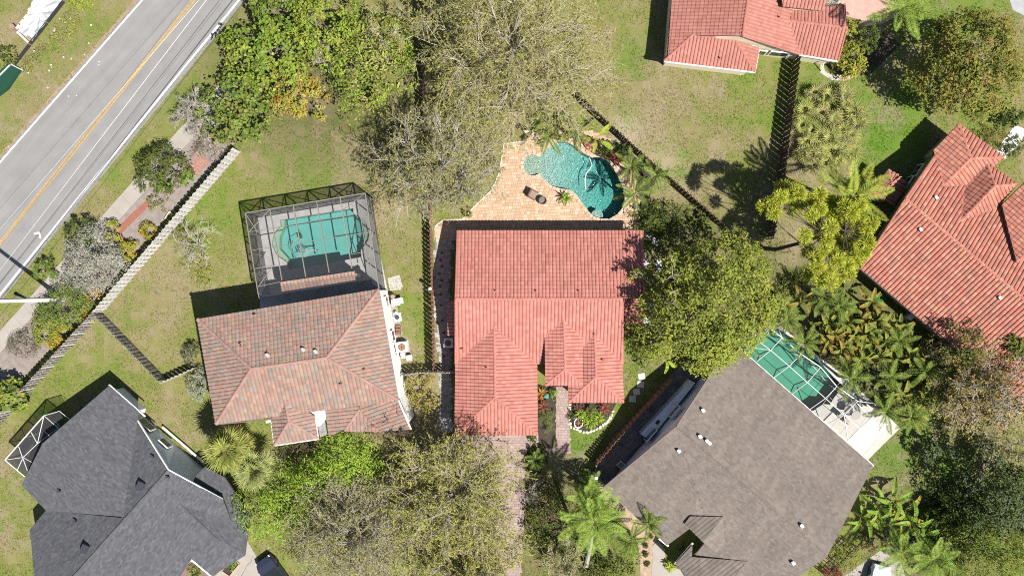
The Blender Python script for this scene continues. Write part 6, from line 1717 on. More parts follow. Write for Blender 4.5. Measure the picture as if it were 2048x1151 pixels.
for i, (x, y, h, sc, lab) in enumerate([(1608, 684, 3.2, 1.05, 'palm with dark fronds reaching over the upper end of the white framed cage'), (1574, 640, 3.0, .95, 'palm between the big olive tree and the white framed cage'), (1678, 612, 3.2, 1.0, 'palm in the middle of the tropical bed, below the pine'),
                                        (1645, 592, 2.8, 1.0, 'palm at the upper left of the tropical bed, just under the pine'), (1702, 756, 2.8, 1.1, 'palm overhanging the middle of the white framed cage'), (1796, 680, 2.6, .95, 'palm at the right of the tropical bed, near the orange roof corner'),
                                        (1850, 742, 2.8, 1.15, 'dark palm at the right end of the tropical bed, against the rusty tree'), (1780, 752, 2.6, 1.0, 'palm in the lower middle of the tropical bed'), (1770, 822, 2.6, 1.05, 'palm at the lower end of the tropical bed, over the white roof panel'),
                                        (1822, 836, 2.4, 1.0, 'palm at the lowest right tip of the tropical bed, above the lawn')]):
    palm('areca_palm', lab, x, y, h, 'areca', 11, sc, TB, 540 + i)
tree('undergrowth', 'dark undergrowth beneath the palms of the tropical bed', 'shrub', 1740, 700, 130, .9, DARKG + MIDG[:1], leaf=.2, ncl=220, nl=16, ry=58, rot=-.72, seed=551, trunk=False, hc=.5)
tree('undergrowth', 'dark low plants along the foot of the big olive tree, left of the tropical bed', 'shrub', 1590, 570, 40, 1.0, DARKG + MIDG, leaf=.18, ncl=50, nl=18, seed=552, trunk=False)
fan_palm('small fan palm above the tropical bed, under the left end of the pine', 1560, 612, 1.4, 12, .8, [(.13, .16, .05), (.17, .19, .07)], 553)
# right hand woodland
sparse_tree('rusty_tree', 'leafier rusty and olive tree between the tropical bed and the big rusty tree', 1915, 790, 62, 4.6, RUST + OLIVE_P, leaf=.22, nl=6, nlimb=12, nbr=8, ntw=6, ry=80, seed=241, aspect=.5, droop=.05)
sparse_tree('rusty_tree', 'big sparse tree with rusty brown leaves and pale bare limbs at the right edge', 1968, 772, 108, 6.0, RUST, leaf=.22, nl=5, nlimb=17, nbr=9, ntw=7, ry=100, seed=141, aspect=.5, bark=M_BARKP, droop=.05, twig_r=.016)
tree('dark_tree', 'dark green and brown tree below the corner of the orange tiled roof', 'tree', 1915, 692, 48, 6.4, DARKG + RUST[2:], leaf=.22, ncl=70, nl=22, ry=60, seed=142, lob=.16)
tree('green_tree', 'leafy green tree at the right edge under the orange roof', 'tree', 2020, 690, 44, 4.2, MIDG + YELLG[:1] + DARKG, leaf=.26, ncl=80, nl=24, seed=143)
tree('small_tree', 'small tree with blue green leaves standing alone on the lawn right of the taupe house', 'tree', 1858, 902, 25, 2.6, [(.07, .10, .055), (.10, .13, .08), (.05, .07, .04)], leaf=.2, ncl=36, nl=18, seed=144, aspect=.6)
tree('dark_tree', 'dark tree right of the small lawn tree, its black shadow on the grass', 'tree', 1985, 985, 84, 6.8, DARKG + [(.06, .085, .055), (.08, .10, .07)], leaf=.24, ncl=170, nl=26, ry=92, seed=145, lob=.15)
tree('dark_tree', 'olive green tree in the bottom right corner', 'tree', 1985, 1108, 100, 6.0, DARKG[2:3] + MIDG + BRIGHT[2:3], leaf=.22, ncl=220, nl=28, ry=72, seed=146, aspect=.35, lob=.14)
tree('dark_tree', 'dark green bushy tree at the bottom, right of the feathery palm by the parked car', 'tree', 1888, 1100, 62, 4.0, DARKG + MIDG[:2], leaf=.22, ncl=110, nl=24, ry=62, seed=147, lob=.15)
sparse_tree('twiggy_tree', 'twiggy olive tree at the right edge above the bottom corner', 2010, 900, 74, 5.0, OLIVE_P + DARKG[2:3], leaf=.2, nl=5, nlimb=11, nbr=7, ntw=6, ry=56, seed=148)
tree('dark_tree', 'dark leafy tree filling the right edge just above the bottom right corner tree', 'tree', 2030, 1030, 60, 5.4, DARKG + MIDG[:1], leaf=.23, ncl=110, nl=24, ry=50, seed=245, lob=.14)
tree('dark_tree', 'low dark tree between the banana clump and the bottom right corner tree', 'tree', 1905, 1050, 56, 3.2, DARKG + MIDG[:2], leaf=.22, ncl=100, nl=22, ry=44, seed=246, lob=.14)
tree('dark_tree', 'dark tree at the right edge between the twiggy olive tree and the corner', 'tree', 2025, 945, 44, 5.0, DARKG + MIDG[:1], leaf=.22, ncl=70, nl=22, seed=247, lob=.14)
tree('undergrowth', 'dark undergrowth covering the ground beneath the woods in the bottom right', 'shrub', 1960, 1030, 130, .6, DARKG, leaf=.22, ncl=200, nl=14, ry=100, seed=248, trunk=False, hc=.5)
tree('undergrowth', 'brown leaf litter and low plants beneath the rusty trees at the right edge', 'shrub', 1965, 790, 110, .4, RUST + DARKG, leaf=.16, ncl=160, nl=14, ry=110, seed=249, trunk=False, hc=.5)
tree('shrub', 'dark shrub mass in shadow between the small lawn tree and the bottom right woods', 'shrub', 1900, 1010, 66, 1.2, DARKG, leaf=.22, ncl=90, nl=20, ry=50, seed=149, trunk=False)
BAN = [(.115, .18, .035), (.15, .21, .045), (.09, .145, .03)]
BG = 'banana plants right of the taupe house'
for i, (x, y, h, k, lab) in enumerate([(1782, 1000, 2.4, 0, 'tall banana plant with upright green leaves, nearest the lawn'), (1800, 1022, 2.0, 1, 'banana plant with orange withering leaves beside the tall one'), (1822, 1044, 2.4, 0, 'banana plant with a long drooping leaf pointing right'),
                                       (1752, 1010, 1.8, 0, 'low banana plant against the taupe roof edge'), (1776, 1052, 1.8, 1, 'banana plant with dull brownish leaves in the middle of the clump'), (1838, 1070, 2.0, 1, 'banana plant with a torn orange leaf at the lower right of the clump'), (1722, 1032, 1.5, 0, 'shaded banana plant beside the dark slatted gate')]):
    paddle_plant('banana_plant', lab, x, y, h, 7, 1.7, .40, BAN, 560 + i, BG, edge=((.30, .16, .03) if k else None), pit=(1.1, -.2), sc=.95)
palm('queen_palm', 'feathery palm at the bottom edge beside the parked silver car', 1868, 1118, 4.2, 'queen', 12, .85, None, 151, pit=(.8, -.4))
palm('queen_palm', 'low feathery palm with grey green fronds above the parked silver car', 1805, 1105, 3.6, 'queen', 12, .8, None, 152, pit=(.8, -.4))
tree('hedge', 'rounded clipped green shrub beside the lower corner of the taupe roof', 'shrub', 1690, 1112, 33, 1.3, MIDG + BRIGHT[2:3], leaf=.12, ncl=90, nl=22, ry=30, seed=153, trunk=False, lob=.05)
tree('shrub', 'red leafed shrub at the bottom edge under the dark slatted gate', 'shrub', 1665, 1142, 24, .7, REDP + DARKG[:1], leaf=.15, ncl=34, nl=14, ry=14, seed=154, trunk=False)
tree('shrub', 'red and dark leafed shrub between the gate and the banana clump', 'shrub', 1736, 1084, 22, .8, REDP[2:] + DARKG, leaf=.17, ncl=34, nl=14, seed=155, trunk=False)
# entry planting of the taupe and the grey house
tree('low_bush', 'dark shrub in the sunken entry court of the taupe house', 'shrub', 1368, 1098, 16, .8, DARKG, leaf=.14, ncl=26, nl=16, ry=24, rot=.7, seed=156, trunk=False)
cordyline('bright lime spiky plant beside the white front walk of the taupe house', 1340, 1130, 157, [(.20, .27, .04), (.24, .30, .06)], h=.3, n=18, L=.5, name='strap_leaf_plant')
tree('low_bush', 'small light green plants in the square planter on the white driveway of the grey house', 'shrub', 463, 1130, 12, .4, BRIGHT + YELLG[:1], leaf=.14, ncl=16, nl=14, seed=158, trunk=False)
tree('low_bush', 'shaded plants in the sunken entry court of the grey shingle house', 'shrub', 388, 1144, 18, .5, MIDG + DARKG, leaf=.16, ncl=24, nl=14, seed=159, trunk=False)
tree('weed_clump', 'sparse weeds under the left limb of the pine, on bare soil', 'weeds', 1560, 505, 30, .3, MIDG + OLIVE_P, leaf=.12, ncl=30, nl=10, seed=160, trunk=False)
tree('low_bush', 'yellow flowering plant at the corner of the pool deck beside the sparse oak', 'shrub', 936, 424, 12, .6, CROT[:2] + DARKG, leaf=.13, ncl=16, nl=14, seed=161, trunk=False)
# ---------------------------------------------------------------- small things
M_PLW = mat('white_plastic', (.68, .68, .67), .5)
M_DKPL = mat('dark_plastic', (.04, .042, .045), .5)
M_WICK = mat('brown_wicker', (.11, .075, .055), .8, (30, .2))
# lounge chair and ottoman on the pool deck
t = thing('lounge_chair', 'brown wicker lounge chair on the tan pool deck', 'chair', W(1066, 390))
ang = -.5; c = W(1066, 390); Mz = Matrix.Rotation(ang, 3, 'Z')
mb = MB(); mb.box(c + Vector((0, 0, .36)), (.62, .68, .10), rz=ang); mb.build('seat', mat('tan_cushion', (.22, .16, .12), .9), t)
mb = MB(); mb.box(c + Mz @ Vector((-.34, 0, .62)), (.12, .70, .60), rz=ang); mb.build('backrest', M_WICK, t)
for sg in (-1, 1):
    mb = MB(); mb.box(c + Mz @ Vector((0, .36 * sg, .40)), (.70, .09, .42), rz=ang); mb.build('armrest', M_WICK, t)
for sx in (-1, 1):
    for sy in (-1, 1):
        mb = MB(); mb.box(c + Mz @ Vector((.28 * sx, .3 * sy, .165)), (.06, .06, .31), rz=ang); mb.build('leg', M_DKPL, t)
t = thing('round_side_chair', 'small round backed dark chair beside the wicker lounge chair', 'chair', W(1085, 402)); c = W(1085, 402)
mb = MB(); mb.disc((c.x, c.y), .33, .34, .42, 16); mb.build('seat', mat('grey_cushion', (.13, .115, .11), .8), t)
mb = MB(); mb.ring((c.x, c.y), .30, .37, .42, .62, 18); mb.build('backrest', M_WICK, t)
for k in range(4):
    mb = MB(); mb.box((c.x + .22 * math.cos(k * 1.57 + .8), c.y + .22 * math.sin(k * 1.57 + .8), .185), (.05, .05, .31)); mb.build('leg', M_DKPL, t)
# potted plant on the deck
t = thing('potted_plant', 'spiky green plant in a terracotta pot beside the curved pool', 'potted plant', W(1131, 398)); c = W(1131, 398)
mb = MB(); mb.tube([(c.x, c.y, .03), (c.x, c.y, .40), (c.x, c.y, .46)], [.17, .25, .27], 14); mb.build('pot', mat('terracotta', (.30, .13, .07), .8), t)
rosette(t, [paddle_mesh(v + 20, [(.10, .16, .035), (.14, .19, .05)], .7, .12, None, .1, 0.) for v in range(3)], 16, (0, 0, .45), 1.2, -.1, .9, random.Random(3), 'leaf')
# stepping stones
SPX = [(1291, 466), (1303, 474), (1311, 484), (1290, 524), (1318, 526), (1319, 539), (1317, 553), (1300, 600), (1304, 617), (1292, 640), (1290, 655), (1281, 768), (1273, 783), (1265, 797), (1283, 752)]
rd = random.Random(9); M_STEP = mat('stepping_stone', (.44, .43, .41), .9, (3, .12)); sm = MB(); sm.box((0, 0, .03), (.62, .56, .06)); sme = sm.mesh('stepping_stone', M_STEP)
STL = {0: 'pale stepping stone by the upper right corner of the central house, first of the trail', 11: 'shaded stepping stone left of the terracotta fence, upper of the two clear ones', 12: 'shaded stepping stone left of the terracotta fence, lower of the two clear ones',
       13: 'dim shaded stepping stone at the lower end of the trail beside the terracotta fence'}
for i, (x, y) in enumerate(SPX):
    o = bpy.data.objects.new('stepping_stone', sme); COL.objects.link(o); o.location = W(x, y, .004); o.rotation_euler[2] = rd.uniform(-.5, .5)
    tag(o, STL.get(i, 'pale stepping stone right of the central house, %s of its trail counted from the pool' % (ORD[i] if i < 10 else ('eleventh', '', '', '', 'last')[i - 10])), 'stepping stone', 'stepping stones right of the central house')
# stones round the front bed
ST = [(1226, 822), (1224, 829), (1220, 835), (1216, 841), (1211, 846), (1206, 850), (1200, 854), (1194, 857), (1188, 860), (1181, 862), (1174, 864), (1167, 864), (1160, 861), (1154, 858), (1148, 856), (1142, 853), (1140, 846), (1140, 838), (1140, 826), (1140, 818), (1140, 810)]
M_STONE = mat('pale_limestone', (.55, .50, .40), .9, (6, .2))
def stone_mesh(seed):
    rd = random.Random(seed); bm = bmesh.new(); bmesh.ops.create_icosphere(bm, subdivisions=2, radius=1.0)
    for v in bm.verts: v.co *= rd.uniform(.82, 1.12)
    me = bpy.data.meshes.new('edging_stone'); bm.to_mesh(me); bm.free(); me.materials.append(M_STONE); return me
sms = [stone_mesh(k) for k in range(4)]
for i, (x, y) in enumerate(ST):
    o = bpy.data.objects.new('edging_stone', sms[i % 4]); COL.objects.link(o); o.location = W(x, y, .05); s = rd.uniform(.8, 1.25); o.scale = (.17 * s, .13 * s, .10 * s); o.rotation_euler[2] = rd.uniform(0, 3)
    tag(o, 'pale rock edging the curved front bed, %s counted from its right end' % (ORD[i] if i < 10 else ('eleventh', 'twelfth', 'thirteenth', 'fourteenth', 'fifteenth', 'sixteenth', 'seventeenth', 'eighteenth', 'nineteenth', 'twentieth', 'last')[i - 10]), 'rock', 'rocks edging the curved front bed')
# wagon wheel
t = thing('wagon_wheel', 'white rimmed wagon wheel with reddish spokes leaning in the stone edged front bed', 'wagon wheel', W(1157, 845)); c = W(1157, 845, .35)
def tilt_ring(r0, r1, n=28):
    mb = MB(); T = Matrix.Rotation(.45, 3, 'Y'); mb.ring((0, 0), r0, r1, -.03, .03, n); mb.V = [tuple(c + T @ Vector(v)) for v in mb.V]; return mb, T
mb, T = tilt_ring(.40, .48); mb.build('rim', M_PLW, t)
for k in range(8):
    a = k * math.pi / 4; mb = MB(); mb.bar(c + T @ Vector((.06 * math.cos(a), .06 * math.sin(a), 0)), c + T @ Vector((.41 * math.cos(a), .41 * math.sin(a), 0)), .04); mb.build('spoke', mat('red_spoke', (.22, .07, .05), .7), t)
mb = MB(); mb.ring((0, 0), .01, .09, -.05, .05, 12); mb.V = [tuple(c + T @ Vector(v)) for v in mb.V]; mb.build('hub', mat('red_spoke', (.22, .07, .05), .7), t)
# teal garden flag
t = thing('garden_flag', 'teal triangular garden flag in the front bed left of the walk', 'garden flag', W(1094, 792))
mb = MB(); mb.tube([W(1094, 792, 0), W(1094, 792, 1.1)], .02, 5); mb.build('pole', M_DKPL, t)
mb = MB(); a, b, d = W(1097, 786, 1.1), W(1097, 797, .95), W(1087, 794, 1.0); mb.face([a, b, d]); mb.face([a - Vector((0, 0, .02)), d - Vector((0, 0, .02)), b - Vector((0, 0, .02))]); mb.build('cloth', mat('teal_cloth', (.05, .22, .18), .7), t)
# air conditioners
def ac(x, y, z, label, rz=0.0, s=.8):
    c = W(x, y); t = thing('air_conditioner', label, 'air conditioner', c)
    mb = MB(); mb.box(c + Vector((0, 0, .45)), (s, s, .85), rz=rz); mb.build('case', M_PLW, t)
    mb = MB(); mb.disc((c.x, c.y), s * .38, .86, .88, 20); mb.build('fan_well', mat('rusty_fan', (.13, .075, .05), .7), t)
    mb = MB()
    for k in range(6):
        a = k * math.pi / 3; mb.bar((c.x, c.y, .895), (c.x + s * .36 * math.cos(a), c.y + s * .36 * math.sin(a), .895), .10, .012)
    mb.build('fan_blades', mat('fan_copper', (.25, .13, .08), .6), t, kind='stuff')
    mb = MB(); mb.ring((c.x, c.y), s * .37, s * .42, .87, .91, 20); mb.build('fan_guard', M_PLW, t)
    mb = MB(); mb.box(c + Vector((0, 0, .01)), (s + .2, s + .2, .04), rz=rz); mb.build('pad', M_CONCG, t)
ac(806, 692, 0, 'white air conditioner with a rusty fan against the white wall of the brown tiled house', .12, .92)
ac(898, 684, 0, 'shaded air conditioner in the dark gap left of the central house', 0, .8)
# pool equipment by the white wall
def equip(name, label, x, y, parts, cat='pool equipment'):
    c = W(x, y); t = thing(name, label, cat, c)
    for p in parts: p(c, t)
def bx(nm, dx, dy, sz, m, z=0): 
    def f(c, t):
        mb = MB(); mb.box(c + Vector((dx, dy, z + sz[2] / 2)), sz, rz=.12); mb.build(nm, m, t)
    return f
def cy(nm, dx, dy, r, h, m):
    def f(c, t):
        mb = MB(); mb.tube([c + Vector((dx, dy, 0)), c + Vector((dx, dy, h * .85)), c + Vector((dx, dy, h))], [r, r, r * .6], 12); mb.build(nm, m, t)
    return f
M_LGREY = mat('light_grey_metal', (.42, .43, .44), .5); M_TANP = mat('tan_filter', (.26, .19, .12), .6)
equip('pool_heater', 'pale grey pool heater and tan filter tank beside the white wall, nearest the caged pool', 791, 604, [bx('heater_case', .1, 0, (.75, .6, .7), M_LGREY), cy('filter_tank', -.15, .55, .22, .9, M_TANP), bx('lid', .35, .12, (.9, .5, .05), M_PLW, .72)])
equip('pool_pump', 'dark pool pump on a white base below the pool heater', 794, 632, [bx('base', .05, -.1, (.7, .75, .12), M_PLW), cy('motor', .05, -.1, .2, .5, M_DKPL), cy('strainer', -.05, .35, .14, .4, M_LGREY)])
equip('wood_steps', 'small red brown wooden steps beside the white wall', 797, 657, [bx('tread', 0, .2, (.42, .28, .2), mat('red_brown_wood', (.17, .085, .06), .8)), bx('tread', 0, -.1, (.42, .28, .35), mat('red_brown_wood', (.17, .085, .06), .8)), bx('tread', 0, -.4, (.42, .28, .5), mat('red_brown_wood', (.17, .085, .06), .8))], 'steps')
equip('storage_bin', 'two small pale bins below the white air conditioner', 814, 712, [bx('bin', -.3, .1, (.42, .5, .5), M_LGREY), bx('bin', .25, -.1, (.45, .45, .45), M_PLW), bx('lid', .25, -.1, (.5, .5, .04), M_LGREY, .45)], 'bin')
# white post light beside the fence
t = thing('garden_lamp', 'white topped post beside the red brown fence, left of the side path', 'post lamp', W(864, 577))
mb = MB(); mb.box(W(864, 577) + Vector((0, 0, .9)), (.12, .12, 1.8)); mb.build('post', M_FASC, t)
mb = MB(); p = W(864, 577); mb.tube([(p.x, p.y, 1.8), (p.x, p.y, 1.95), (p.x, p.y, 2.1)], [.16, .17, .05], 8); mb.build('lamp_head', M_PLW, t)
# white plastic chair on the side patio
t = thing('patio_chair', 'white plastic armchair on the shaded side patio of the taupe house', 'chair', W(1240, 926)); c = W(1240, 926); ang = .8; Mz = Matrix.Rotation(ang, 3, 'Z')
mb = MB(); mb.box(c + Vector((0, 0, .43)), (.5, .5, .04), rz=ang); mb.build('seat', mat('grey_seat', (.25, .26, .27), .7), t)  # seat is greyer than the white frame
mb = MB(); mb.box(c + Mz @ Vector((.26, 0, .66)), (.05, .55, .45), rz=ang); mb.build('backrest', M_PLW, t)
for sg in (-1, 1):
    mb = MB(); mb.bar(c + Mz @ Vector((.26, .28 * sg, .64)), c + Mz @ Vector((-.26, .28 * sg, .62)), .06); mb.build('armrest', M_PLW, t)
    for sx in (-1, 1):
        mb = MB(); mb.box(c + Mz @ Vector((.24 * sx, .26 * sg, .22)), (.05, .05, .43), rz=ang); mb.build('leg', M_PLW, t)
mb = MB(); mb.bar(c + Mz @ Vector((-.26, .28, .60)), c + Mz @ Vector((-.26, -.28, .60)), .04); mb.build('front_rail', M_PLW, t)
# tables and chairs in the white cage
for i, (x, y, lab) in enumerate([(1690, 816, 'round dark patio table nearer the pool in the white framed cage'), (1705, 827, 'round grey patio table nearer the white roof panel in the white framed cage')]):
    c = W(x, y); t = thing('patio_table', lab, 'table', c, 'round patio tables in the white cage')
    mb = MB(); mb.disc((c.x, c.y), .40, .70, .74, 22); mb.build('table_top', mat('table_grey', (.13, .12, .125), .5) if i == 0 else mat('table_pale', (.21, .195, .195), .5), t)
    mb = MB(); mb.tube([(c.x, c.y, .05), (c.x, c.y, .70)], .04, 6); mb.disc((c.x, c.y), .22, .03, .06, 12); mb.build('leg', M_DKPL, t)
for i, (x, y, a, lab) in enumerate([(1677, 827, 2.4, 'wire patio chair left of the two round tables'), (1690, 838, 4.0, 'wire patio chair below the two round tables'), (1701, 802, .9, 'wire patio chair above the two round tables'), (1719, 806, .3, 'wire patio chair at the right of the round tables, half under the palm')]):
    c = W(x, y); t = thing('wire_chair', lab, 'chair', c, 'wire patio chairs in the white cage'); Mz = Matrix.Rotation(a, 3, 'Z')
    mb = MB(); mb.box(c + Vector((0, 0, .43)), (.45, .45, .03), rz=a); mb.build('seat', mat('sling_grey', (.26, .245, .235), .7), t)
    mb = MB(); mb.box(c + Mz @ Vector((.24, 0, .66)), (.04, .45, .45), rz=a); mb.build('backrest', mat('sling_grey', (.26, .245, .235), .7), t)
    for sx in (-1, 1):
        for sy in (-1, 1):
            mb = MB(); mb.box(c + Mz @ Vector((.2 * sx, .2 * sy, .225)), (.03, .03, .39), rz=a); mb.build('leg', M_DKPL, t)
# three small tree rings in the tan bed
for i, (x, y, lab) in enumerate([(1291, 1089, 'small round clipped plant in the tan bed, topmost of three beside the front walk'), (1291, 1106, 'small round clipped plant in the tan bed, middle one of three beside the front walk'), (1294, 1126, 'small round clipped plant in the tan bed, lowest of three beside the front walk'), (1301, 1070, 'small round clipped plant in the tan bed, just under the roof corner')]):
    rng = np.random.default_rng(700 + i); c = W(x, y); t = thing('clipped_plant', lab, 'plant', c, 'small clipped plants in the tan bed'); lv = Leaves()
    leafy(lv, rng, c, .24, .24, 0, .05, .38, 24, 14, .09, [(.06, .06, .025), (.08, .07, .03), (.05, .06, .02)], spread=.25)
    place('foliage', lv.mesh('foliage'), t); mb = MB(); mb.tube([c, c + Vector((0, 0, .25))], .03, 5); mb.build('stem', M_BARK, t)
# coiled green hose by the orange house
mb = MB(); c = W(1760, 596, .1); pts = [c + Vector((.55 * math.cos(a) * (1 - .02 * k), .5 * math.sin(a) * (1 - .02 * k), .02 + .004 * k)) for k in range(40) for a in [k * .62]]
mb.tube(pts, .035, 5); tag(mb.build('garden_hose', mat('green_hose', (.05, .20, .06), .5)), 'coiled green garden hose beside the wall of the orange tiled house', 'hose')
mb = MB(); c = W(1812, 632); mb.box(c + Vector((0, 0, .45)), (.5, .4, .9), rz=.7); t = thing('utility_box', 'pale grey utility box in the dark gap under the eave of the orange tiled house', 'utility box', c); mb.build('case', M_LGREY, t); mb = MB(); mb.box(c + Vector((0, 0, .92)), (.56, .46, .05), rz=.7); mb.build('lid', M_PLW, t)
# white edging strip in the planting beside the road
mb = MB(); mb.bar(W(340, 422, .15), W(328, 441, .15), .08, .25); mb.bar(W(340, 422, .15), W(346, 430, .15), .08, .25); tag(mb.build('trellis', mat('pale_wood', (.50, .40, .28), .8)), 'small pale wooden frame leaning by the white fence', 'frame')
# planter kerb on the white driveway
t = thing('square_planter', 'pink edged square planter on the white driveway of the grey house', 'planter', W(463, 1130)); P = pw([(464, 1113), (480, 1126), (460, 1151), (444, 1140)])
for a, b in zip(P, P[1:] + P[:1]):
    mb = MB(); mb.bar(a + Vector((0, 0, .08)), b + Vector((0, 0, .08)), .1, .16); mb.build('kerb', M_PINKC, t)
mb = MB(); pts = [W(505, 1112, .05), W(503, 1122, .05), W(494, 1130, .05), W(490, 1140, .05), W(482, 1152, .05)]; mb.tube(pts, .03, 5); tag(mb.build('garden_hose', mat('grey_hose', (.22, .21, .20), .6)), 'thin grey hose curving across the white driveway', 'hose')
# ---- cars
def car(label, px, py, ang, paint, glass=M_GLASS, name='parked_car'):
    c = W(px, py); t = thing(name, label, 'car', c); Mz = Matrix.Rotation(ang, 3, 'Z')
    def sect(prof, zs): return prof
    def hull(rows, m, nm):
        """rows: (x, half width, z) stations joined to a closed skin: lower and upper outline per station"""
        mb = MB(); n = len(rows)
        V = []
        for x, w0, z0, w1, z1 in rows: V.append([Vector((x, -w0, z0)), Vector((x, -w0 * 1.02, (z0 + z1) * .5)), Vector((x, -w1, z1)), Vector((x, w1, z1)), Vector((x, w0 * 1.02, (z0 + z1) * .5)), Vector((x, w0, z0))])
        V = [[c + Mz @ p for p in r] for r in V]
        for k in range(n - 1):
            for j in range(6): mb.face([V[k][j], V[k][(j + 1) % 6], V[k + 1][(j + 1) % 6], V[k + 1][j]])
        mb.face(V[0][::-1]); mb.face(V[-1]); mb.build(nm, m, t)
    hull([(-2.25, .70, .35, .62, .75), (-2.1, .86, .28, .80, .92), (-1.2, .89, .25, .84, .98), (.9, .89, .25, .84, .95), (1.7, .87, .27, .80, .86), (2.2, .74, .32, .62, .68)], paint, 'body')
    hull([(-1.75, .76, .95, .60, .98), (-1.25, .78, .95, .62, 1.38), (.1, .78, .95, .62, 1.42), (1.0, .78, .93, .66, .96)], glass, 'glasshouse')
    hull([(-1.15, .60, 1.37, .58, 1.44), (-.2, .61, 1.40, .59, 1.47), (.15, .59, 1.40, .56, 1.44)], paint, 'roof')
    for sx in (-1.4, 1.35):
        for sg in (-1, 1):
            mb = MB(); p = c + Mz @ Vector((sx, .78 * sg, .32)); q = c + Mz @ Vector((sx, .92 * sg, .32)); mb.tube([p, q], .32, 14); mb.build('wheel', M_DKPL, t)
    for sg in (-1, 1):
        mb = MB(); mb.box(c + Mz @ Vector((2.08, .58 * sg, .62)), (.22, .3, .12), rz=ang); mb.build('headlight', M_PLW, t)
        mb = MB(); mb.box(c + Mz @ Vector((.75, .98 * sg, .98)), (.14, .2, .12), rz=ang); mb.build('mirror', paint, t)
car('silver blue parked car cut by the bottom edge, left of the feathery palms', 1748, 1172, 1.35, mat('silver_paint', (.42, .47, .52), .3, spec=.5))
car('dark blue parked car mostly hidden under the olive oak beside the white driveway', 557, 1152, 2.2, mat('dark_blue_paint', (.025, .03, .05), .25, spec=.5))
# ---- top left corner: tarpaulin, posts and bin
rng = np.random.default_rng(12)
def tarp():
    a, b, c2, d = W(85, 0, .75), W(124, 6, .45), W(64, 82, .42), W(36, 62, .7)
    a = W(78, -22, .75); b = W(128, -4, .45)
    n, m_ = 40, 22; V = []; F = []
    for i in range(n + 1):
        for j in range(m_ + 1):
            u, v = i / n, j / m_
            p = (a * (1 - v) + b * v) * (1 - u) + (d * (1 - v) + c2 * v) * u
            ang = math.atan2(v - .35, (u - .42) * 1.6)
            z = .10 * math.sin(ang * 9) * min(1, math.hypot(u - .42, v - .35) * 3) + .05 * math.sin(u * 31 + v * 9) - .25 * math.sin(math.pi * u) * math.sin(math.pi * v)
            V.append((p.x, p.y, max(.05, p.z + z)))
    for i in range(n):
        for j in range(m_): q = i * (m_ + 1) + j; F.append((q, q + 1, q + m_ + 2, q + m_ + 1))
    me = bpy.data.meshes.new('tarpaulin'); me.from_pydata(V, [], F); me.materials.append(mat('silver_tarp', (.36, .375, .39), .45, (3, .12))); o = place('tarpaulin', me)
    tag(o, 'crumpled silver grey tarpaulin lying in the top left corner beyond the road', 'tarpaulin')
    mb = MB()
    for k in range(7):
        p = W(84 - k * 8, -6 + k * 10, .75); mb.box(p, (.4, .2, .12), rz=.9)
    tag(mb.build('sandbags', mat('pale_bag', (.60, .60, .58), .8), kind='stuff'), 'row of pale weights along the upper edge of the tarpaulin', 'weights')
tarp()
mb = MB(); p = W(35, 59); mb.tube([(p.x, p.y, 0), (p.x, p.y, .8)], [.23, .23], 12); mb.ring((p.x, p.y), .0, .25, .8, .86, 12); tag(mb.build('stump', mat('cut_wood', (.24, .16, .125), .9, (8, .2))), 'round cut tree stump at the left corner of the tarpaulin', 'stump')
mb = MB(); mb.box(W(57, 76, .5), (.55, .28, .1), rz=-.75); tag(mb.build('wood_block', mat('cut_wood', (.24, .16, .125), .9, (8, .2))), 'short brown board holding down the lower corner of the tarpaulin', 'board')
mb = MB(); mb.bar(W(35, 64, .2), W(60, 88, .2), .18, .2); tag(mb.build('pale_beam', mat('pale_beam_wood', (.50, .48, .44), .8)), 'pale beam under the lower edge of the tarpaulin', 'beam')
t = thing('silt_fence', 'low dark silt fence along the far verge of the road, below the tarpaulin', 'fence', W(60, 84))
mb = MB(); mb.bar(W(128, 2, .25), W(26, 132, .25), .03, .5); mb.build('fabric', mat('black_fabric', (.03, .03, .03), .9), t)
for x, y in ((128, 2), (94, 45), (60, 89), (28, 130)):
    mb = MB(); mb.box(W(x, y, .35), (.06, .06, .7)); mb.build('stake', mat('stake_wood', (.28, .21, .15), .9), t)
t = thing('green_bin', 'dark green ribbed plastic container at the left edge beyond the road', 'container', W(12, 155)); c = W(8, 162)
mb = MB(); mb.prism([Vector((p.x, p.y)) for p in pw([(22, 130), (45, 141), (18, 180), (-30, 215), (-40, 190)])], 0, .5); mb.build('body', mat('dark_green_plastic', (.012, .05, .032), .5), t)
for k in range(6):
    mb = MB(); a = W(25 + k * 3.4, 131.5 + k * 1.7, .52); b = W(-30 + k * 3.4, 188 + k * 4, .52); mb.bar(a, b, .05, .05); mb.build('rib', mat('dark_green_plastic', (.012, .05, .032), .5), t)
mb = MB(); mb.bar(W(22, 129, .55), W(46, 141, .55), .08, .1); mb.bar(W(20, 130, .55), W(-40, 190, .55), .08, .1); mb.build('rim', M_LGREY, t)
# white litter specks beside the road are left as real scraps
mb = MB()
for k in range(26):
    x = rd.uniform(40, 200); y = rd.uniform(20, 200)
    if x + y * .6 < 290: mb.box(W(x, y, .05), (rd.uniform(.06, .16), rd.uniform(.05, .12), .02), rz=rd.uniform(0, 3))
tag(mb.build('litter', mat('litter_white', (.7, .7, .7), .6), kind='stuff'), 'small white scraps scattered on the far verge', 'litter')
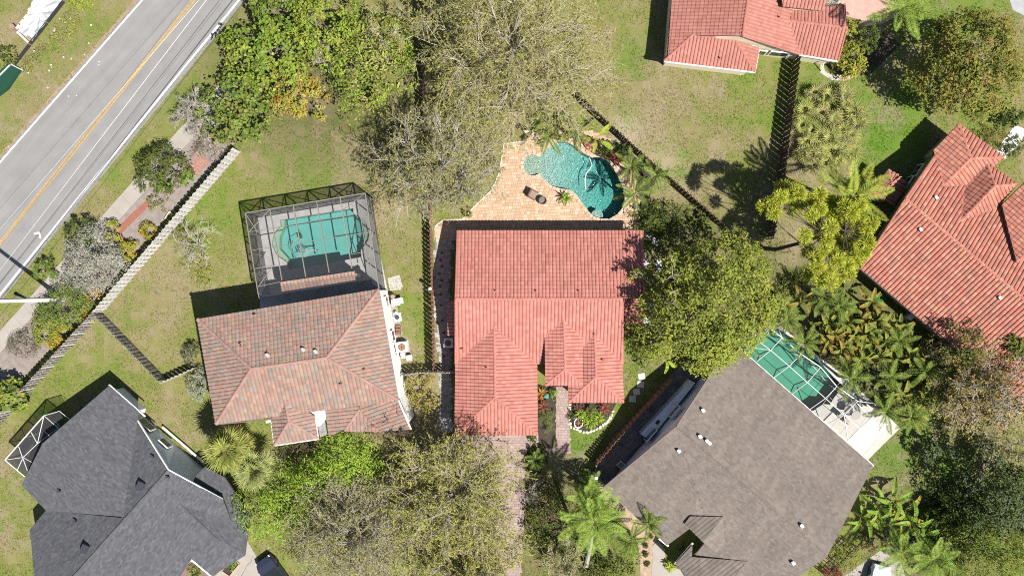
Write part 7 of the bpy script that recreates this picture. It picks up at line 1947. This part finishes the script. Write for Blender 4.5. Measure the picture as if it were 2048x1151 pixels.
# ---- concrete utility pole and its wires
pb = W(128, 598, 0); t = thing('utility_pole', 'pale concrete utility pole leaning out of the left edge, rising from the green shrub', 'utility pole', pb)
top = Vector((pb.x - .1, pb.y, 12.5))
mb = MB(); mb.tube([pb, top], [.24, .17], 4); mb.build('pole', mat('pole_concrete', (.55, .54, .52), .8, (2, .06)), t)
mb = MB(); wd = Vector((.62, .78, 0)).normalized(); cr = Vector((wd.y, -wd.x, 0))
mb.bar(top - cr * 1.3 - Vector((0, 0, .6)), top + cr * 1.3 - Vector((0, 0, .6)), .12, .12); mb.build('crossarm', mat('pole_concrete', (.55, .54, .52), .8, (2, .06)), t)
mb = MB(); mb.tube([W(30, 585, 5.5), W(34, 588, 5.5), W(52, 595, 5.5)], [.16, .14, .08], 8); mb.build('cable_closure', M_DKPL, t)
M_WIRE = mat('bright_wire', (.42, .42, .40), .4, metal=.2); M_CABLE = mat('black_cable', (.018, .018, .02), .6)
def wire(x0, y0, x1, y1, h, r, m, label):
    a, b = W(x0, y0, h), W(x1, y1, h); d = b - a; mb = MB()
    A = a - d * 1.6; B = b + d * 1.4
    mb.tube([A.lerp(B, k / 14) for k in range(15)], r, 5); tag(mb.build('overhead_wire', m), label, 'overhead wire', 'overhead wires along the road')
wire(398, 0, 65, 383, 10.6, .009, M_WIRE, 'thin bright overhead wire just right of the yellow centre line')
wire(413, 0, 120, 383, 10.2, .010, M_WIRE, 'thin bright overhead wire in the middle of the right hand lane')
wire(466, 0, 168, 383, 6.2, .018, M_CABLE, 'black overhead cable running close to the right hand edge line of the road')
wire(490, 0, 193, 383, 5.6, .020, M_CABLE, 'black overhead cable above the grass verge, nearest the sidewalk')
wire(477, 0, 176, 383, 7.0, .009, M_CABLE, 'thin dark wire beside the black cable at the right hand edge line')
# ---------------------------------------------------------------- grass
def grass():
    rng = np.random.default_rng(21); n = 280000
    X = rng.uniform(-47.5, 47.5, n); Y = rng.uniform(-27, 27, n)
    px = X * S + CX; py = -Y * S + CY
    bad = np.zeros(n, bool)
    bad |= (px > 283 + (0 - 283) * py / 322) & (px < 481 - 481 * py / 592 + 2)
    polys = [DECK_A, DECK_B, DECK_D, PATH_A, DRIVE_A, PATIO_D, POOL_A, POOL_B, POOL_D, sw + sw2,
             [(395, 262), (470, 285), (330, 440), (255, 520), (190, 610), (85, 715), (0, 800), (0, 707), (220, 462)], [(495, 1080), (512, 1110), (535, 1160), (430, 1185), (430, 1150), (470, 1112)],
             [(400, 650), (755, 590), (795, 790), (780, 840), (440, 830)], [(920, 470), (1280, 470), (1240, 800), (915, 860)], [(1480, 700), (1735, 930), (1640, 1120), (1340, 1160), (1230, 975)], [(1880, 320), (2048, 440), (2048, 800), (1740, 545)],
             [(1345, 0), (1335, 118), (1505, 138), (1600, 105), (1670, 115), (1680, 0)], [(60, 960), (215, 790), (330, 930), (480, 1050), (430, 1151), (110, 1151)], [(1660, 0), (1700, -60), (1800, -60), (1800, 30), (1760, 50), (1690, 32)], [(1316, 1080), (1330, 1098), (1380, 1160), (1300, 1175), (1303, 1092)],
             [(1195, 968), (1215, 975), (1318, 1075), (1298, 1175), (1283, 1175), (1240, 1035)], [(1992, 300), (2030, 250), (2060, 262), (2010, 318)], [(2010, 0), (2048, 0), (2048, 32), (2025, 20)]]
    for p in polys: bad |= in_poly(px, py, p)
    X = X[~bad]; Y = Y[~bad]; n = len(X)
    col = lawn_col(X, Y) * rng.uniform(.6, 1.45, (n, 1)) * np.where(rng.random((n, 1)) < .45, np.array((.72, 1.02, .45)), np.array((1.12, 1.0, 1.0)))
    dens = vnoise(X, Y, 1.3, 8) * .6 + vnoise(X, Y, .5, 9) * .4
    k = dens > .36; X, Y, col, dens = X[k], Y[k], col[k], dens[k]; n = len(X)
    az = rng.uniform(0, 6.283, n); L = rng.uniform(.08, .18, n) * (.6 + dens); h = L * rng.uniform(.2, .75, n); w = rng.uniform(.014, .034, n)
    dx, dy = np.cos(az) * L, np.sin(az) * L; sx, sy = -np.sin(az) * w, np.cos(az) * w
    z = np.full(n, .003)
    V = np.stack([np.stack([X - sx, Y - sy, z], 1), np.stack([X + sx, Y + sy, z], 1), np.stack([X + dx, Y + dy, z + h], 1)], 1).reshape(-1, 3)
    F = np.arange(n * 3).reshape(n, 3)
    o = place('grass', npmesh('grass', V, F, mat('grass_blade', (0, 0, 0), .7, attr=True, spec=.2, translucent=.2), col), kind='stuff')
    tag(o, 'short patchy green and straw coloured lawn grass in all the yards and verges')
grass()
